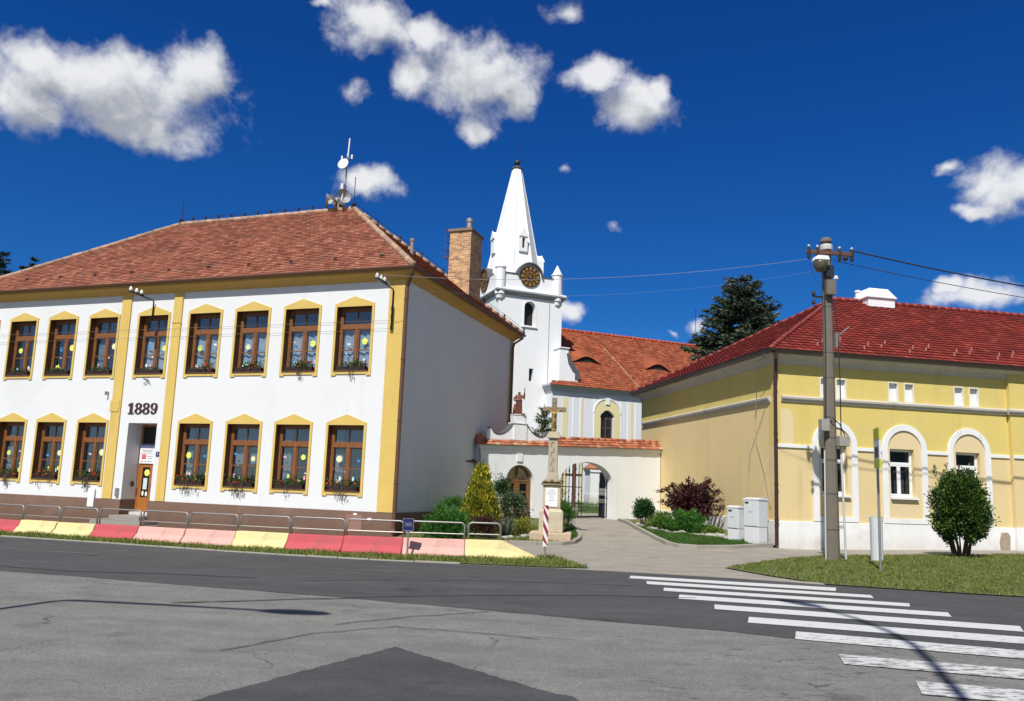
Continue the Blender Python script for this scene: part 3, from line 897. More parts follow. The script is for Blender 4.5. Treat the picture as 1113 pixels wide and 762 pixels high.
# ================================================================== THE SCHOOL
SCH = thing('school_building', 'long white two-storey school with ochre trim, brown plinth and the date 1889', 'school', (-3.40, 24.10, 0), R(-19))
LX, DY, EAVE = -19.2, 10.45, 8.30
UP_X = [-1.80, -3.74, -5.68, -7.62, -9.83, -12.08, -14.03, -15.98, -17.93]
LO_X = [-1.83, -3.77, -5.67, -7.64, -12.10, -14.05, -15.94, -17.90]
DOOR = (-10.50, -9.25, 0.06, 3.36)
UPW, LOW_ = (5.07, 7.17), (1.29, 3.36)
HW = 0.635
holes = [rect(x - HW, x + HW, *UPW) for x in UP_X] + [rect(x - HW, x + HW, *LOW_) for x in LO_X] + [rect(*DOOR)]
w = MB()
w.prism(rect(LX, 0, -0.3, EAVE), 0.0, 0.40, holes)
w.box(-0.40, 0.0, 0.402, DY - 0.402, -0.3, EAVE)
w.box(LX, 0.0, DY - 0.40, DY, -0.3, EAVE)
w.box(LX, LX + 0.40, 0.402, DY - 0.402, -0.3, EAVE)
w.box(LX + 0.402, -0.402, 0.402, DY - 0.402, 4.1, 4.4)
w.box(LX + 0.402, -0.402, 0.402, DY - 0.402, -0.2, 0.3)
w.box(LX + 0.402, -0.402, 4.5, 4.6, 0.3, 8.2)
w.box(LX + 0.402, -0.402, 0.402, DY - 0.402, 8.18, 8.26)
w.build('wall', WHITES, SCH)
# plinth, in front of wall by 4 cm, with the doorway left open
p = MB()
p.box(LX - 0.04, DOOR[0], -0.04, 0.0, -0.5, 0.72)
p.box(DOOR[1], 0.04, -0.04, 0.0, -0.5, 0.72)
p.box(0.0, 0.04, 0.001, DY + 0.04, -0.3, 0.72)
p.box(LX - 0.04, LX, 0.001, DY, -0.3, 0.72)
p.build('plinth', BROWNP, SCH, bevel=0.01)
# pilasters
for a, b in ((-11.30, -10.89), (-8.99, -8.62), (-0.58, -0.03)):
    MB().box(a, b, -0.055, -0.001, 0.721, 7.97).build('pilaster', OCHRE, SCH, bevel=0.008)
MB().box(LX, LX + 0.55, -0.055, -0.001, 0.721, 7.97).build('pilaster', OCHRE, SCH, bevel=0.008)
MB().box(0.001, 0.05, DY - 0.3, DY + 0.02, 0.721, 7.9).build('pilaster', OCHRE, SCH)
for x in (-11.14, -8.80):
    MB().box(x - 0.2, x + 0.2, -0.075, -0.056, 3.75 if x < -10 else 6.86, 4.14 if x < -10 else 6.9).build('pilaster_plate', OCHRE, SCH)
# cornice
MB().ring(LX, 0, 0, DY, [(0.002, 7.95), (0.05, 7.95), (0.07, 8.0), (0.13, 8.07), (0.22, 8.12), (0.29, 8.15), (0.31, 8.30), (0.002, 8.30)]).build('cornice', OCHRE_SHADE, SCH)
# roof
OV = 0.36
HD = DY / 2 + OV
PT = 0.765
RZ = EAVE + HD * PT
L_ = math.hypot(HD, HD * PT)
ca = HD / L_; sa = HD * PT / L_
e0, e1, f0, f1 = LX - OV, OV, -OV, DY + OV
rx0, rx1, ry = e0 + HD, e1 - HD, DY / 2
roof = MB()
roof.add([(e0, f0, EAVE), (e1, f0, EAVE), (e1, f1, EAVE), (e0, f1, EAVE), (rx0, ry, RZ), (rx1, ry, RZ)], [(0, 1, 5, 4), (1, 2, 5), (2, 3, 4, 5), (3, 0, 4)])
roof.add([(e0, f0, EAVE - 0.03), (e1, f0, EAVE - 0.03), (e1, f1, EAVE - 0.03), (e0, f1, EAVE - 0.03)], [(0, 1, 2, 3)])
ROOF = roof.build('roof', ROOFBASE, SCH)
t = MB()
tiles(t, (e0, f0, EAVE), (1, 0, 0), (0, ca, sa), (0, e1 - e0), (HD, e1 - e0 - HD), L_, 0.19, 0.17, 0.03)
tiles(t, (e1, f0, EAVE), (0, 1, 0), (-ca, 0, sa), (0, f1 - f0), (HD, f1 - f0 - HD), L_, 0.19, 0.17, 0.03)
tiles(t, (e0, f1, EAVE), (0, -1, 0), (ca, 0, sa), (0, f1 - f0), (HD, f1 - f0 - HD), L_, 0.38, 0.34, 0.03)
tiles(t, (e1, f1, EAVE), (-1, 0, 0), (0, -ca, sa), (0, e1 - e0), (HD, e1 - e0 - HD), L_, 0.38, 0.34, 0.03)
t.build('roof_tiles', TILE_S, ROOF)
r = MB()
ridge_run(r, (rx0, ry, RZ + 0.02), (rx1, ry, RZ + 0.02))
ridge_run(r, (e1, f0, EAVE + 0.03), (rx1, ry, RZ + 0.02))
ridge_run(r, (e1, f1, EAVE + 0.03), (rx1, ry, RZ + 0.02))
ridge_run(r, (e0, f0, EAVE + 0.03), (rx0, ry, RZ + 0.02))
ridge_run(r, (e0, f1, EAVE + 0.03), (rx0, ry, RZ + 0.02))
r.build('ridge_tiles', RIDGE_S, ROOF, smooth=True)
for i in range(11):
    g = MB()
    x = -1.2 - i * 1.72
    y = -OV + 0.75; z = EAVE + 0.75 * PT
    g.box(x - 0.05, x + 0.05, y - 0.012, y + 0.012, z + 0.02, z + 0.12)
    g.tube([(x, y, z + 0.1), (x, y + 0.16, z + 0.14)], 0.012, 5)
    g.build('snow_guard', PIPED, ROOF)
# conductor wire along the ridge and hip on small holders
c = MB()
hold = []
for i in range(14):
    x = rx0 + (rx1 - rx0) * i / 13
    hold.append(Vector((x, ry, RZ + 0.26)))
for i in range(1, 9):
    k = i / 8
    hold.append(Vector((rx1 + (e1 - rx1) * k, ry + (f1 - ry) * k, RZ + (EAVE - RZ) * k + 0.26)))
c.tube(hold, 0.008, 4)
for h_ in hold: c.box(h_.x - 0.03, h_.x + 0.03, h_.y - 0.03, h_.y + 0.03, h_.z - 0.18, h_.z + 0.03)
c.build('lightning_conductor', PIPED, ROOF)
# gutter round the eaves and the two downpipes
gt = MB()
gt.ring(e0, e1, f0, f1, [(-0.03, EAVE - 0.08), (0.05, EAVE - 0.085), (0.08, EAVE - 0.03), (0.08, EAVE + 0.01), (0.065, EAVE + 0.01), (0.04, EAVE - 0.04), (-0.03, EAVE - 0.04)])
gt.build('gutter', PIPEB, SCH)
dp = MB()
dp.tube([(0.36, -0.40, 8.20), (0.34, -0.36, 8.08), (0.14, -0.16, 7.86), (0.055, -0.10, 7.70), (0.055, -0.10, 4.0), (0.055, -0.10, 0.25), (0.09, -0.20, 0.12)], 0.066, 10)
for z in (7.3, 5.4, 3.5, 1.6): dp.lathe([(0.078, -0.02), (0.078, 0.02)], 10, (0.055, -0.10, z))
dp.build('downpipe', PIPEB, SCH, smooth=False)
MB().tube([(0.34, DY + 0.3, 8.15), (0.16, DY - 0.3, 7.8), (0.13, DY - 0.38, 7.6), (0.13, DY - 0.38, 0.3)], 0.05, 8).build('downpipe', PIPEB, SCH)

# windows: one prototype per storey, copied
GLW = 0.025


def school_window(z0, z1, apex, shoulder):
    """children of an Empty-less part: frame mesh at x = 0 with pane, surround and sill sub-parts"""
    f = MB()
    y0, y1 = 0.20, 0.27
    h = z1 - z0
    tz0, tz1 = z0 + h * 0.665, z0 + h * 0.735
    f.prism(rect(-HW, HW, z0, z1), y0, y1, [rect(-HW + 0.085, HW - 0.085, z0 + 0.09, z1 - 0.10)])
    f.box(-HW + 0.085, HW - 0.085, y0 - 0.02, y1 - 0.002, tz0, tz1)
    f.box(-0.055, 0.055, y0 - 0.012, y1 - 0.004, z0 + 0.09, tz0)
    for s in (-1, 1):           # casement sashes
        a, b = (0.055, HW - 0.085) if s > 0 else (-HW + 0.085, -0.055)
        f.prism(rect(a, b, z0 + 0.09, tz0), y0 + 0.012, y1 - 0.012, [rect(a + 0.035, b - 0.035, z0 + 0.135, tz0 - 0.035)])
        mz = z0 + 0.135 + (tz0 - 0.17 - z0) * 0.48
        f.box(a + 0.035, b - 0.035, y0 + 0.016, y1 - 0.016, mz - 0.016, mz + 0.016)
        f.prism(rect(-HW + 0.085 if s < 0 else 0.012, -0.012 if s < 0 else HW - 0.085, tz1, z1 - 0.10), y0 + 0.013, y1 - 0.013,
                [rect((-HW + 0.12) if s < 0 else 0.016, -0.016 if s < 0 else HW - 0.12, tz1 + 0.03, z1 - 0.135)])
    win = f.build('window', WOODW, SCH)
    pane = MB().box(-HW + 0.09, HW - 0.09, 0.234, 0.238, z0 + 0.1, z1 - 0.11).build('pane', GLASS, win)
    s = MB()
    E_ = 0.715
    o = [(-E_, z0 - 0.14), (-E_ + 0.17, z0 - 0.14), (-E_ + 0.17, z0 - 0.09), (E_ - 0.17, z0 - 0.09), (E_ - 0.17, z0 - 0.14), (E_, z0 - 0.14), (E_, shoulder), (0, apex), (-E_, shoulder)]
    s.prism(o, -0.035, -0.001, [rect(-HW + 0.001, HW - 0.001, z0 + 0.001, z1 - 0.001)])
    s.build('surround', OCHRE, win)
    s = MB()
    s.box(-HW + 0.0005, -HW + 0.012, -0.02, 0.198, z0, z1)
    s.box(HW - 0.012, HW - 0.0005, -0.02, 0.198, z0, z1)
    s.box(-HW + 0.012, HW - 0.012, -0.02, 0.198, z1 - 0.012, z1 - 0.0005)
    s.build('reveal', mat_wood('shaded_reveal_wood', (0.075, 0.035, 0.014), (0.12, 0.055, 0.02)), win)  # wood lining, its colour darkened to carry the recess shade
    MB().box(-HW + 0.013, HW - 0.013, -0.06, 0.199, z0 + 0.0005, z0 + 0.03).build('sill', PIPEB, win)
    return win


protoU = school_window(*UPW, 7.50, 7.26)
protoL = school_window(*LOW_, 3.70, 3.44)


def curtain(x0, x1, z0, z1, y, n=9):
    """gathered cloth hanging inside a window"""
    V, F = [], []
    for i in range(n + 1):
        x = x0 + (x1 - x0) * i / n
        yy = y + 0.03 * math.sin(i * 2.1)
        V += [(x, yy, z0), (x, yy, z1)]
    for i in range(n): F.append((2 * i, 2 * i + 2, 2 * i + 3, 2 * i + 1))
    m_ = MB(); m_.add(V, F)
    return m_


def disc(mb, x, z, r, y, n=12, k=0.0):
    pts = []
    for i in range(n):
        rr = r * (1 + k * (1 if i % 2 else -1))
        pts.append((x + rr * math.cos(2 * math.pi * i / n), z + rr * math.sin(2 * math.pi * i / n)))
    mb.prism(pts, y, y + 0.003)


def bird(mb, x, z, s, y):
    mb.prism([(x - s, z + s * 0.1), (x - s * .3, z - s * .55), (x + s * .35, z - s * .5), (x + s, z + s * .15), (x + s * .35, z + s * .05), (x + s * .25, z + s * .6), (x - s * .05, z + .1 * s), (x - s * .6, z + .55 * s)], y, y + 0.003)


for row, xs, proto, (z0, z1) in (('u', UP_X, protoU, UPW), ('l', LO_X, protoL, LOW_)):
    wins = [proto] + [copy_tree(proto, SCH) for _ in xs[1:]]
    for i, x in enumerate(xs):
        wn = wins[i]
        wn.location = (x, 0, 0)
        tz0 = z0 + (z1 - z0) * 0.665
        # curtains and blinds differ from window to window
        kind = rng.random()
        full = tz0 + 0.02
        if row == 'u' and (i < 4 or kind < 0.25):
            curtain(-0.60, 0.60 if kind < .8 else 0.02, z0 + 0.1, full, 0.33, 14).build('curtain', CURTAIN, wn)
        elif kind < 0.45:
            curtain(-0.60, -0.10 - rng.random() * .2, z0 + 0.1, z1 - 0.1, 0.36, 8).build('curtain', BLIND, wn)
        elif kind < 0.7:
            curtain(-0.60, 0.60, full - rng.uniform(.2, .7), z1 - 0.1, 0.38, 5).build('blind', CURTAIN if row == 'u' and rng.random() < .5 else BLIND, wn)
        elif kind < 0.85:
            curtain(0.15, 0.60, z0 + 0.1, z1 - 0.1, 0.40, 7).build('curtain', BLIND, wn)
        y = 0.222
        side = 1 if rng.random() < 0.55 else -1
        if row == 'u' and i == 0: side = 1
        m1 = MB(); disc(m1, side * 0.30 + rng.uniform(-.05, .05), z0 + 1.0 + rng.uniform(-.10, .08), rng.uniform(.085, .12), y, rng.choice((10, 14, 18)), rng.choice((0.0, 0.05, 0.09)))
        m1.build('paper_sun', rng.choice((PAPER_Y, PAPER_Y, mat('pale_yellow_paper', (0.76, 0.76, 0.45), 0.8), mat('green_yellow_paper', (0.55, 0.66, 0.16), 0.8))), wn)
        if rng.random() < 0.85:
            m2 = MB(); bird(m2, -side * 0.30 + rng.uniform(-.10, .10), z0 + 1.0 + rng.uniform(-.15, .12), rng.uniform(.06, .095), y)
            m2.build('paper_bird', rng.choice((PAPER_B, PAPER_W, PAPER_W, mat('pink_paper', (0.70, 0.42, 0.45), 0.8), mat('orange_paper', (0.75, 0.45, 0.10), 0.8))), wn)
        for q in range(rng.randint(1, 3)):
            xx = rng.choice((-1, 1)) * rng.uniform(.14, .45)
            m3 = MB().prism(arc(xx, z0 + 0.28 + rng.uniform(0, .14), 0.04, 0.075, 0, 330, 9), y, y + 0.003)
            m3.build('paper_egg', rng.choice((PAPER_W, mat('mint_paper', (0.45, 0.75, 0.70), 0.8), mat('pink_paper', (0.70, 0.42, 0.45), 0.8), PAPER_Y)), wn)
        if rng.random() < 0.6:
            m3 = MB(); bird(m3, rng.uniform(-.45, .45), z0 + rng.uniform(.5, .75), 0.045, y)
            m3.build('paper_bird', PAPER_W, wn)

# the doorway
dr = MB()
D0, D1, DZ0, DZ1 = DOOR
dr.box(D0 - 0.12, D0 - 0.0, 0.402, 0.78, DZ0 - 0.2, DZ1 + 0.12)
dr.box(D1 + 0.0, D1 + 0.12, 0.402, 0.78, DZ0 - 0.2, DZ1 + 0.12)
dr.box(D0, D1, 0.402, 0.78, DZ1 + 0.0, DZ1 + 0.12)
dr.build('door_recess', WHITES, SCH)
pl = MB()
pl.box(D0 + 0.001, D0 + 0.02, -0.04, 0.70, 0.05, 0.72)
pl.build('recess_plinth', BROWNP, SCH)
MB().box(D1 - 0.02, D1 - 0.001, -0.04, 0.70, 0.05, 0.72).build('recess_plinth', BROWNP, SCH)
d = MB()
y0, y1 = 0.64, 0.70
d.prism(rect(D0 + 0.021, D1 - 0.021, 0.20, 3.355), y0, y1, [rect(D0 + 0.09, D1 - 0.09, 2.66, 3.28), rect(D0 + 0.09, D1 - 0.09, 0.22, 2.56)])
DOORP = d.build('door', WOODD, SCH)
lf = MB()
for a, b in ((D0 + 0.092, D0 + 0.625), (D0 + 0.63, D1 - 0.092)):
    lf.prism(rect(a, b, 0.225, 1.97), y0 + 0.012, y1 - 0.005, [rect(a + 0.11, b - 0.10, 0.80, 1.85)])
    lf.prism(rect(a + 0.09, b - 0.09, 0.33, 0.70), y0 + 0.004, y0 + 0.0119, [])
lf.build('door_leaf', WOODD, DOORP)
MB().box(D0 + 0.13, D1 - 0.13, y0 + 0.03, y0 + 0.034, 0.81, 1.84).build('pane', mat('dark_door_glass', (0.012, 0.012, 0.014), 0.1), DOORP)
MB().box(D0 + 0.09, D1 - 0.09, y0 + 0.03, y0 + 0.034, 2.66, 3.28).build('transom_pane', mat('dark_door_glass', (0.012, 0.012, 0.014), 0.1), DOORP)
MB().tube([(D0 + 0.60, y0 - 0.03, 1.12), (D0 + 0.60, y0 - 0.03, 1.32)], 0.014, 6).build('handle', GALV, DOORP)
sg = MB().box(D0 + 0.05, D1 - 0.06, y0 - 0.03, y0 - 0.012, 2.33, 2.66).build('name_board', WHITEP, DOORP)
MB().box(D0 + 0.05, D1 - 0.06, y0 - 0.0325, y0 - 0.0305, 2.515, 2.655).build('board_header', mat('slate_blue_paint', (0.10, 0.12, 0.22), 0.5), DOORP)
MB().box(D0 + 0.05, D1 - 0.06, y0 - 0.03, y0 - 0.012, 1.98, 2.315).build('info_board', WHITEP, DOORP)
rp = MB(); rp.box(D0 + 0.14, D0 + 0.34, y0 - 0.033, y0 - 0.031, 2.13, 2.30); bird(rp, D0 + 0.17, 2.05, 0.06, y0 - 0.033)
rp.build('board_emblem', mat('pink_print', (0.62, 0.12, 0.16), 0.6), DOORP)
INK = mat('printed_ink', (0.10, 0.10, 0.14), 0.7)
inkm = MB()
for (a, b, z) in ((0.12, 0.60, 2.45), (0.16, 0.58, 2.39), (0.40, 0.60, 2.24), (0.42, 0.58, 2.17), (0.27, 0.36, 2.05), (0.42, 0.60, 2.05), (0.14, 0.60, 2.585)):
    x = D0 + a
    while x < D0 + b:
        lw = rng.uniform(.012, .03); inkm.box(x, x + lw, y0 - 0.0335, y0 - 0.031, z - 0.012, z + 0.012); x += lw + 0.009
inkm.build('board_lettering', INK, DOORP)
dd = MB(); disc(dd, D0 + 0.40, 1.66, 0.115, y0 + 0.02, 14, 0.05); dd.build('paper_sun', PAPER_Y, DOORP)
dd = MB(); dd.box(D0 + 0.27, D0 + 0.44, y0 + 0.02, y0 + 0.023, 1.08, 1.47); dd.build('notice', mat('pale_blue_notice', (0.55, 0.63, 0.66), 0.7), DOORP)
dd = MB(); dd.prism(arc(D0 + 0.29, 0.94, 0.045, 0.09, 0, 330, 9), y0 + 0.02, y0 + 0.023); dd.prism(arc(D0 + 0.44, 0.92, 0.045, 0.09, 0, 330, 9), y0 + 0.02, y0 + 0.023); dd.build('paper_egg', PAPER_W, DOORP)
st = MB().box(D0 - 0.02, D1 + 0.02, -0.42, 0.639, -0.3, 0.20).box(D0 - 0.45, D1 + 0.45, -0.78, -0.05, -0.3, 0.06).box(D0 - 0.6, D1 + 0.6, -1.1, -0.06, -0.3, -0.08)
st.build('doorstep', STEP, SCH, bevel=0.012)
MB().box(D0 + 0.021, D0 + 0.06, 0.36, 0.46, 1.17, 1.34).build('doorbell', BLACKP, SCH)
MB().box(D1 + 0.09, D1 + 0.24, -0.02, -0.002, 2.22, 2.38).build('house_number_plate', BLUE, SCH)
text('house_number', '1', 0.13, WHITEP, SCH, (D1 + 0.165, -0.022, 2.30))
MB().box(-11.90, -11.62, -0.075, -0.041, 0.42, 1.06).build('notice_board', WHITEP, SCH, bevel=0.008)
MB().box(-10.73, -10.60, -0.07, -0.002, 0.82, 1.10).build('mailbox', GALV, SCH, bevel=0.01)
MB().box(-1.62, -1.06, -0.048, -0.0405, 0.14, 0.62).build('plinth_hatch', mat('pinkish_hatch', (0.26, 0.14, 0.11), 0.8), SCH)
MB().box(-1.36, -1.24, -0.06, -0.041, 0.60, 0.66).build('meter_box', WHITEP, SCH)
cm = MB().box(-11.58, -11.52, -0.14, -0.002, 4.42, 4.46).box(-11.58, -11.52, -0.13, -0.07, 4.33, 4.42)
cm.build('wall_lamp', GALV, SCH)
an = MB()
an.tube([(-10.05, -0.04, 4.95), (-9.75, -0.05, 4.83)], 0.012, 5); an.tube([(-10.0, -0.04, 4.72), (-9.75, -0.05, 4.83)], 0.012, 5); an.tube([(-9.88, -0.04, 4.95), (-9.70, -0.05, 4.72)], 0.012, 5)
an.build('flag_holder', IRON, SCH)

# the date: heavy serif figures cut as plates
def digit1(x, z, s): return [[(x + .10 * s, z), (x + .52 * s, z), (x + .52 * s, z + .07 * s), (x + .43 * s, z + .09 * s), (x + .43 * s, z + s), (x + .33 * s, z + s), (x + .10 * s, z + .88 * s), (x + .10 * s, z + .82 * s), (x + .21 * s, z + .84 * s), (x + .21 * s, z + .09 * s), (x + .10 * s, z + .07 * s)]], []
def el(cx, cz, rx, rz, n=22): return [(cx + rx * math.cos(2 * math.pi * i / n), cz + rz * math.sin(2 * math.pi * i / n)) for i in range(n)]
s = 0.385
x, z = -10.58, 3.675
FIG = mat('dark_brown_letters', (0.045, 0.02, 0.016), 0.5)
dg = MB()
po = [(x + .02, z), (x + .27, z), (x + .27, z + .035), (x + .205, z + .045), (x + .205, z + s), (x + .125, z + s), (x, z + .83 * s), (x, z + .75 * s), (x + .085, z + .78 * s), (x + .085, z + .045), (x + .02, z + .035)]
dg.prism(po, -0.03, -0.002)
dg.build('date_figure', FIG, SCH)
for k in (0, 1):
    dg = MB()
    cx = x + 0.46 + k * 0.335
    dg.prism(el(cx, z + .26 * s, .415 * s, .265 * s), -0.03, -0.002, [el(cx, z + .265 * s, .17 * s, .20 * s)])
    dg.prism(el(cx, z + .755 * s, .37 * s, .245 * s), -0.0302, -0.0025, [el(cx, z + .75 * s, .14 * s, .185 * s)])
    dg.build('date_figure', FIG, SCH)
dg = MB()
cx = x + 1.135
dg.prism(el(cx, z + .69 * s, .40 * s, .31 * s), -0.03, -0.002, [el(cx, z + .69 * s, .16 * s, .25 * s)])
dg.prism([(cx + .17 * s, z + .75 * s), (cx + .40 * s, z + .69 * s), (cx + .37 * s, z + .40 * s), (cx + .25 * s, z + .13 * s), (cx + .02 * s, z), (cx - .22 * s, z + .02 * s), (cx - .33 * s, z + .12 * s), (cx - .32 * s, z + .24 * s), (cx - .20 * s, z + .28 * s), (cx - .10 * s, z + .19 * s), (cx - .08 * s, z + .07 * s), (cx + .05 * s, z + .09 * s), (cx + .13 * s, z + .30 * s)], -0.0303, -0.0028)
dg.build('date_figure', FIG, SCH)

# chimney on the right slope
CHX, CHY = -1.0, 7.50
ch = MB()
ch.box(CHX - 0.96, CHX, CHY, CHY + 1.28, 8.6, 12.12)
CH = ch.build('chimney', BRICK, ROOF)
MB().box(CHX - 1.02, CHX + 0.06, CHY - 0.06, CHY + 1.34, 12.12, 12.24).build('chimney_cap', mat('chimney_cap_concrete', (0.20, 0.155, 0.10), 0.9, 0.15, 5), ROOF, bevel=0.01)
MB().lathe([(0.13, 0), (0.13, 0.34), (0.16, 0.34), (0.16, 0.42), (0.13, 0.44), (0.13, 0.50)], 12, (CHX - 0.22, CHY + 0.3, 12.24)).build('flue_pipe', GALV, ROOF, smooth=False)
ld = MB()
for yy in (CHY + 0.1, CHY + 0.5): ld.tube([(CHX - 1.2, yy, 11.0), (CHX - 1.2, yy, 12.35)], 0.015, 5)
for zz in (11.05, 11.4, 11.75, 12.1, 12.32): ld.tube([(CHX - 1.2, CHY + 0.1, zz), (CHX - 1.2, CHY + 0.5, zz)], 0.013, 5)
ld.box(CHX - 1.22, CHX - 0.96, CHY + 0.08, CHY + 0.12, 11.03, 11.07)
ld.build('chimney_ladder', RUST, ROOF)
MB().lathe([(0.075, 0), (0.075, 0.72), (0.10, 0.72), (0.10, 0.82)], 10, (-2.38, 4.9, 10.2)).build('vent_pipe', GALV, ROOF)
# thin cables clipped along the facade
cb = MB()
for zz, dz in ((6.66, 0.0), (6.38, 0.02)):
    pts = [(LX + (0.0 - LX) * i / 40 - 0.3, -0.055, zz + dz * math.sin(i)) for i in range(41)]
    cb.tube(pts, 0.0045, 4)
cb.build('facade_cable', mat('grey_cable', (0.20, 0.20, 0.20), 0.7), SCH)

# geranium boxes (things of their own, resting on the sills)
LEAF_G = mat_leaf('geranium_leaves', [(0.0, (0.015, 0.05, 0.010)), (0.6, (0.04, 0.11, 0.02)), (1.0, (0.09, 0.17, 0.04))])
PETAL = mat_leaf('geranium_petals', [(0.0, (0.45, 0.02, 0.012)), (1.0, (0.70, 0.05, 0.03))], 0.1)


def leaf_quads(C, D, l, w_, rnd=0.5):
    """rhombic leaves: centres C (n,3), directions D (n,3), lengths l, widths w_"""
    C = np.asarray(C, float); D = np.asarray(D, float)
    n = len(C)
    D = D + nrng.normal(0, rnd, (n, 3))
    D /= np.linalg.norm(D, axis=1)[:, None] + 1e-9
    A = nrng.normal(0, 1, (n, 3))
    Sd = np.cross(D, A); Sd /= np.linalg.norm(Sd, axis=1)[:, None] + 1e-9
    l = (np.asarray(l) * nrng.uniform(0.7, 1.3, n))[:, None]; w_ = (np.asarray(w_) * nrng.uniform(0.7, 1.3, n))[:, None]
    V = np.stack([C, C + D * l * .5 + Sd * w_ * .5, C + D * l, C + D * l * .5 - Sd * w_ * .5], 1).reshape(-1, 3)
    return V, np.arange(n * 4).reshape(-1, 4)


to_world = Matrix.Translation((-3.40, 24.10, 0)) @ Matrix.Rotation(R(-19), 4, 'Z')
WHERE_U = ['nearest the building corner', 'second from the building corner', 'third from the building corner', 'fourth from the building corner', 'above the figures 1889', 'just left of the entrance bay', 'second left of the entrance bay', 'third left of the entrance bay', 'cut by the left picture edge']
WHERE_L = ['nearest the building corner', 'second from the building corner', 'third from the building corner', 'just right of the entrance door', 'just left of the entrance door', 'second left of the entrance door', 'third left of the entrance door', 'farthest left of the entrance door']
for row, xs, z0, names in (('upper', UP_X, UPW[0], WHERE_U), ('lower', LO_X, LOW_[0], WHERE_L)):
    for i, x in enumerate(xs):
        if i == len(xs) - 1: continue
        rich = row == 'lower' or i < 4
        pos = to_world @ Vector((x, 0.02, z0 + 0.031))
        fb = thing('flower_box', ('red geranium box on the %s-floor school window %s' if rich else 'sparse green flower box on the %s-floor school window %s') % (row, names[i]), 'flower box', pos, R(-19), 'flower boxes on the school window sills')
        b = MB()
        bx = 0.12 if row == 'upper' and rich else 0.0
        b.prism([(-0.07, 0.0), (0.07, 0.0), (0.085, 0.13), (-0.085, 0.13)], -0.52, 0.52, axis='x')
        b.box(-0.56, 0.56, -0.105, -0.095, 0.155, 0.17)
        b.build('planter', mat('brown_planter', (0.028, 0.014, 0.010), 0.6), fb)
        vig = rng.uniform(.5, 1.25)
        n = int((190 if rich else 90) * vig)
        sx = 0.22 if row == 'upper' else 0.34
        C = np.stack([nrng.normal(bx, sx, n).clip(-.5, .5), nrng.normal(-0.02, 0.06, n), 0.12 + np.abs(nrng.normal(0.0, 0.10 if rich else .06, n))], 1)
        Dv = np.stack([nrng.normal(0, .6, n), nrng.normal(-.4, .4, n), nrng.uniform(.1, 1, n)], 1)
        V, Fq = leaf_quads(C, Dv, np.full(n, .07), np.full(n, .055))
        np_mesh('leaves', V, Fq, LEAF_G, fb)
        n = (rng.randint(34, 70) if row == 'lower' else rng.randint(30, 44)) if rich else 40
        if rich:
            cc = np.stack([nrng.normal(bx, sx, 6).clip(-.48, .48), nrng.normal(-.08, .04, 6), nrng.uniform(.10, .30, 6)], 1)
            C = cc[nrng.integers(0, 6, n)] + nrng.normal(0, .03, (n, 3))
            V, Fq = leaf_quads(C, nrng.normal(0, 1, (n, 3)), np.full(n, .05), np.full(n, .045))
            np_mesh('petals', V, Fq, PETAL, fb)
        if row == 'lower' or i < 2:
            tr = MB()
            for q in range(rng.randint(2, 9) if row == 'lower' else rng.randint(1, 4)):
                xx = rng.gauss(0.02, .15); l = rng.uniform(.12, .30)
                tr.tube([(xx, -0.10, .1), (xx + rng.uniform(-.03, .03), -0.14, .02), (xx + rng.uniform(-.08, .08), -0.13, -l), (xx + rng.uniform(-.1, .1), -.12, -l - .05)], 0.006, 4)
                for k in range(4): tr.box(xx + (e := rng.uniform(-.07, .07)) - .012, xx + e + .012, -.135, -.125, -l * rng.uniform(.4, 1), -l * rng.uniform(.4, 1) + .02)
            tr.build('trailing_stems', mat('dry_stems', (0.07, 0.06, 0.05), 0.9), fb)


# ================================================================== THE CHURCH
CHU = thing('church', 'white village church with pointed spire, clock tower and orange tiled nave', 'church', (-1.12, 54.0, 0), R(22.5))
TX, TY = 4.95, 6.0
wn_x0, wn_x1 = 1.95, 2.85
t = MB()
bel = arch(1.98, 2.82, 13.05, 14.40)
t.prism(rect(0, TX, -0.5, 15.15), 0.0, 0.5, [bel, rect(2.5, 2.83, 9.1, 10.0)])
t.box(TX - 0.5, TX, 0.502, TY, -0.5, 15.15)
t.prism(rect(0.502, TY, -0.5, 15.15), 0.0, 0.5, [arch(2.55, 3.4, 13.05, 14.40)], axis='x')
t.box(0.502, TX - 0.502, TY - 0.5, TY, -0.5, 15.15)
t.box(0.502, TX - 0.502, 0.502, TY - 0.502, 12.4, 12.5)
TW = t.build('tower', WHITE2, CHU)
rc = MB()      # raised white surround and sill of the belfry opening
rc.prism(arch(1.86, 2.94, 13.0, 14.40), -0.03, -0.001, [arch(1.981, 2.819, 13.049, 14.40)])
rc.box(1.80, 3.0, -0.10, -0.0305, 12.92, 13.0)
rc.build('belfry_surround', WHITE2, TW)
lv = MB().box(1.98, 2.82, 0.46, 0.48, 13.05, 14.85)
lv.build('belfry_dark_sheet', mat('belfry_darkness', (0.012, 0.011, 0.01), 0.9), TW)  # near-black sheet painting the darkness inside the open belfry
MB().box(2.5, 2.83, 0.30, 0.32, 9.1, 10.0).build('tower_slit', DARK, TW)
MB().ring(0, TX, 0, TY, [(0.002, 15.10), (0.06, 15.10), (0.10, 15.18), (0.20, 15.24), (0.27, 15.34), (0.27, 15.46)]+[(0.002, 15.46)]).build('cornice', STONEG, CHU)
MB().ring(0, TX, 0, TY, [(0.002, 15.462), (0.24, 15.462), (0.20, 15.56), (0.002, 15.60)]).build('cornice_cap', WHITE2, CHU)
MB().tube([(3.95, -0.02, 15.0), (3.95, -0.02, 9.0)], 0.02, 5).build('conductor', mat('grey_cable', (0.20, 0.20, 0.20), 0.7), CHU)
pr = MB()
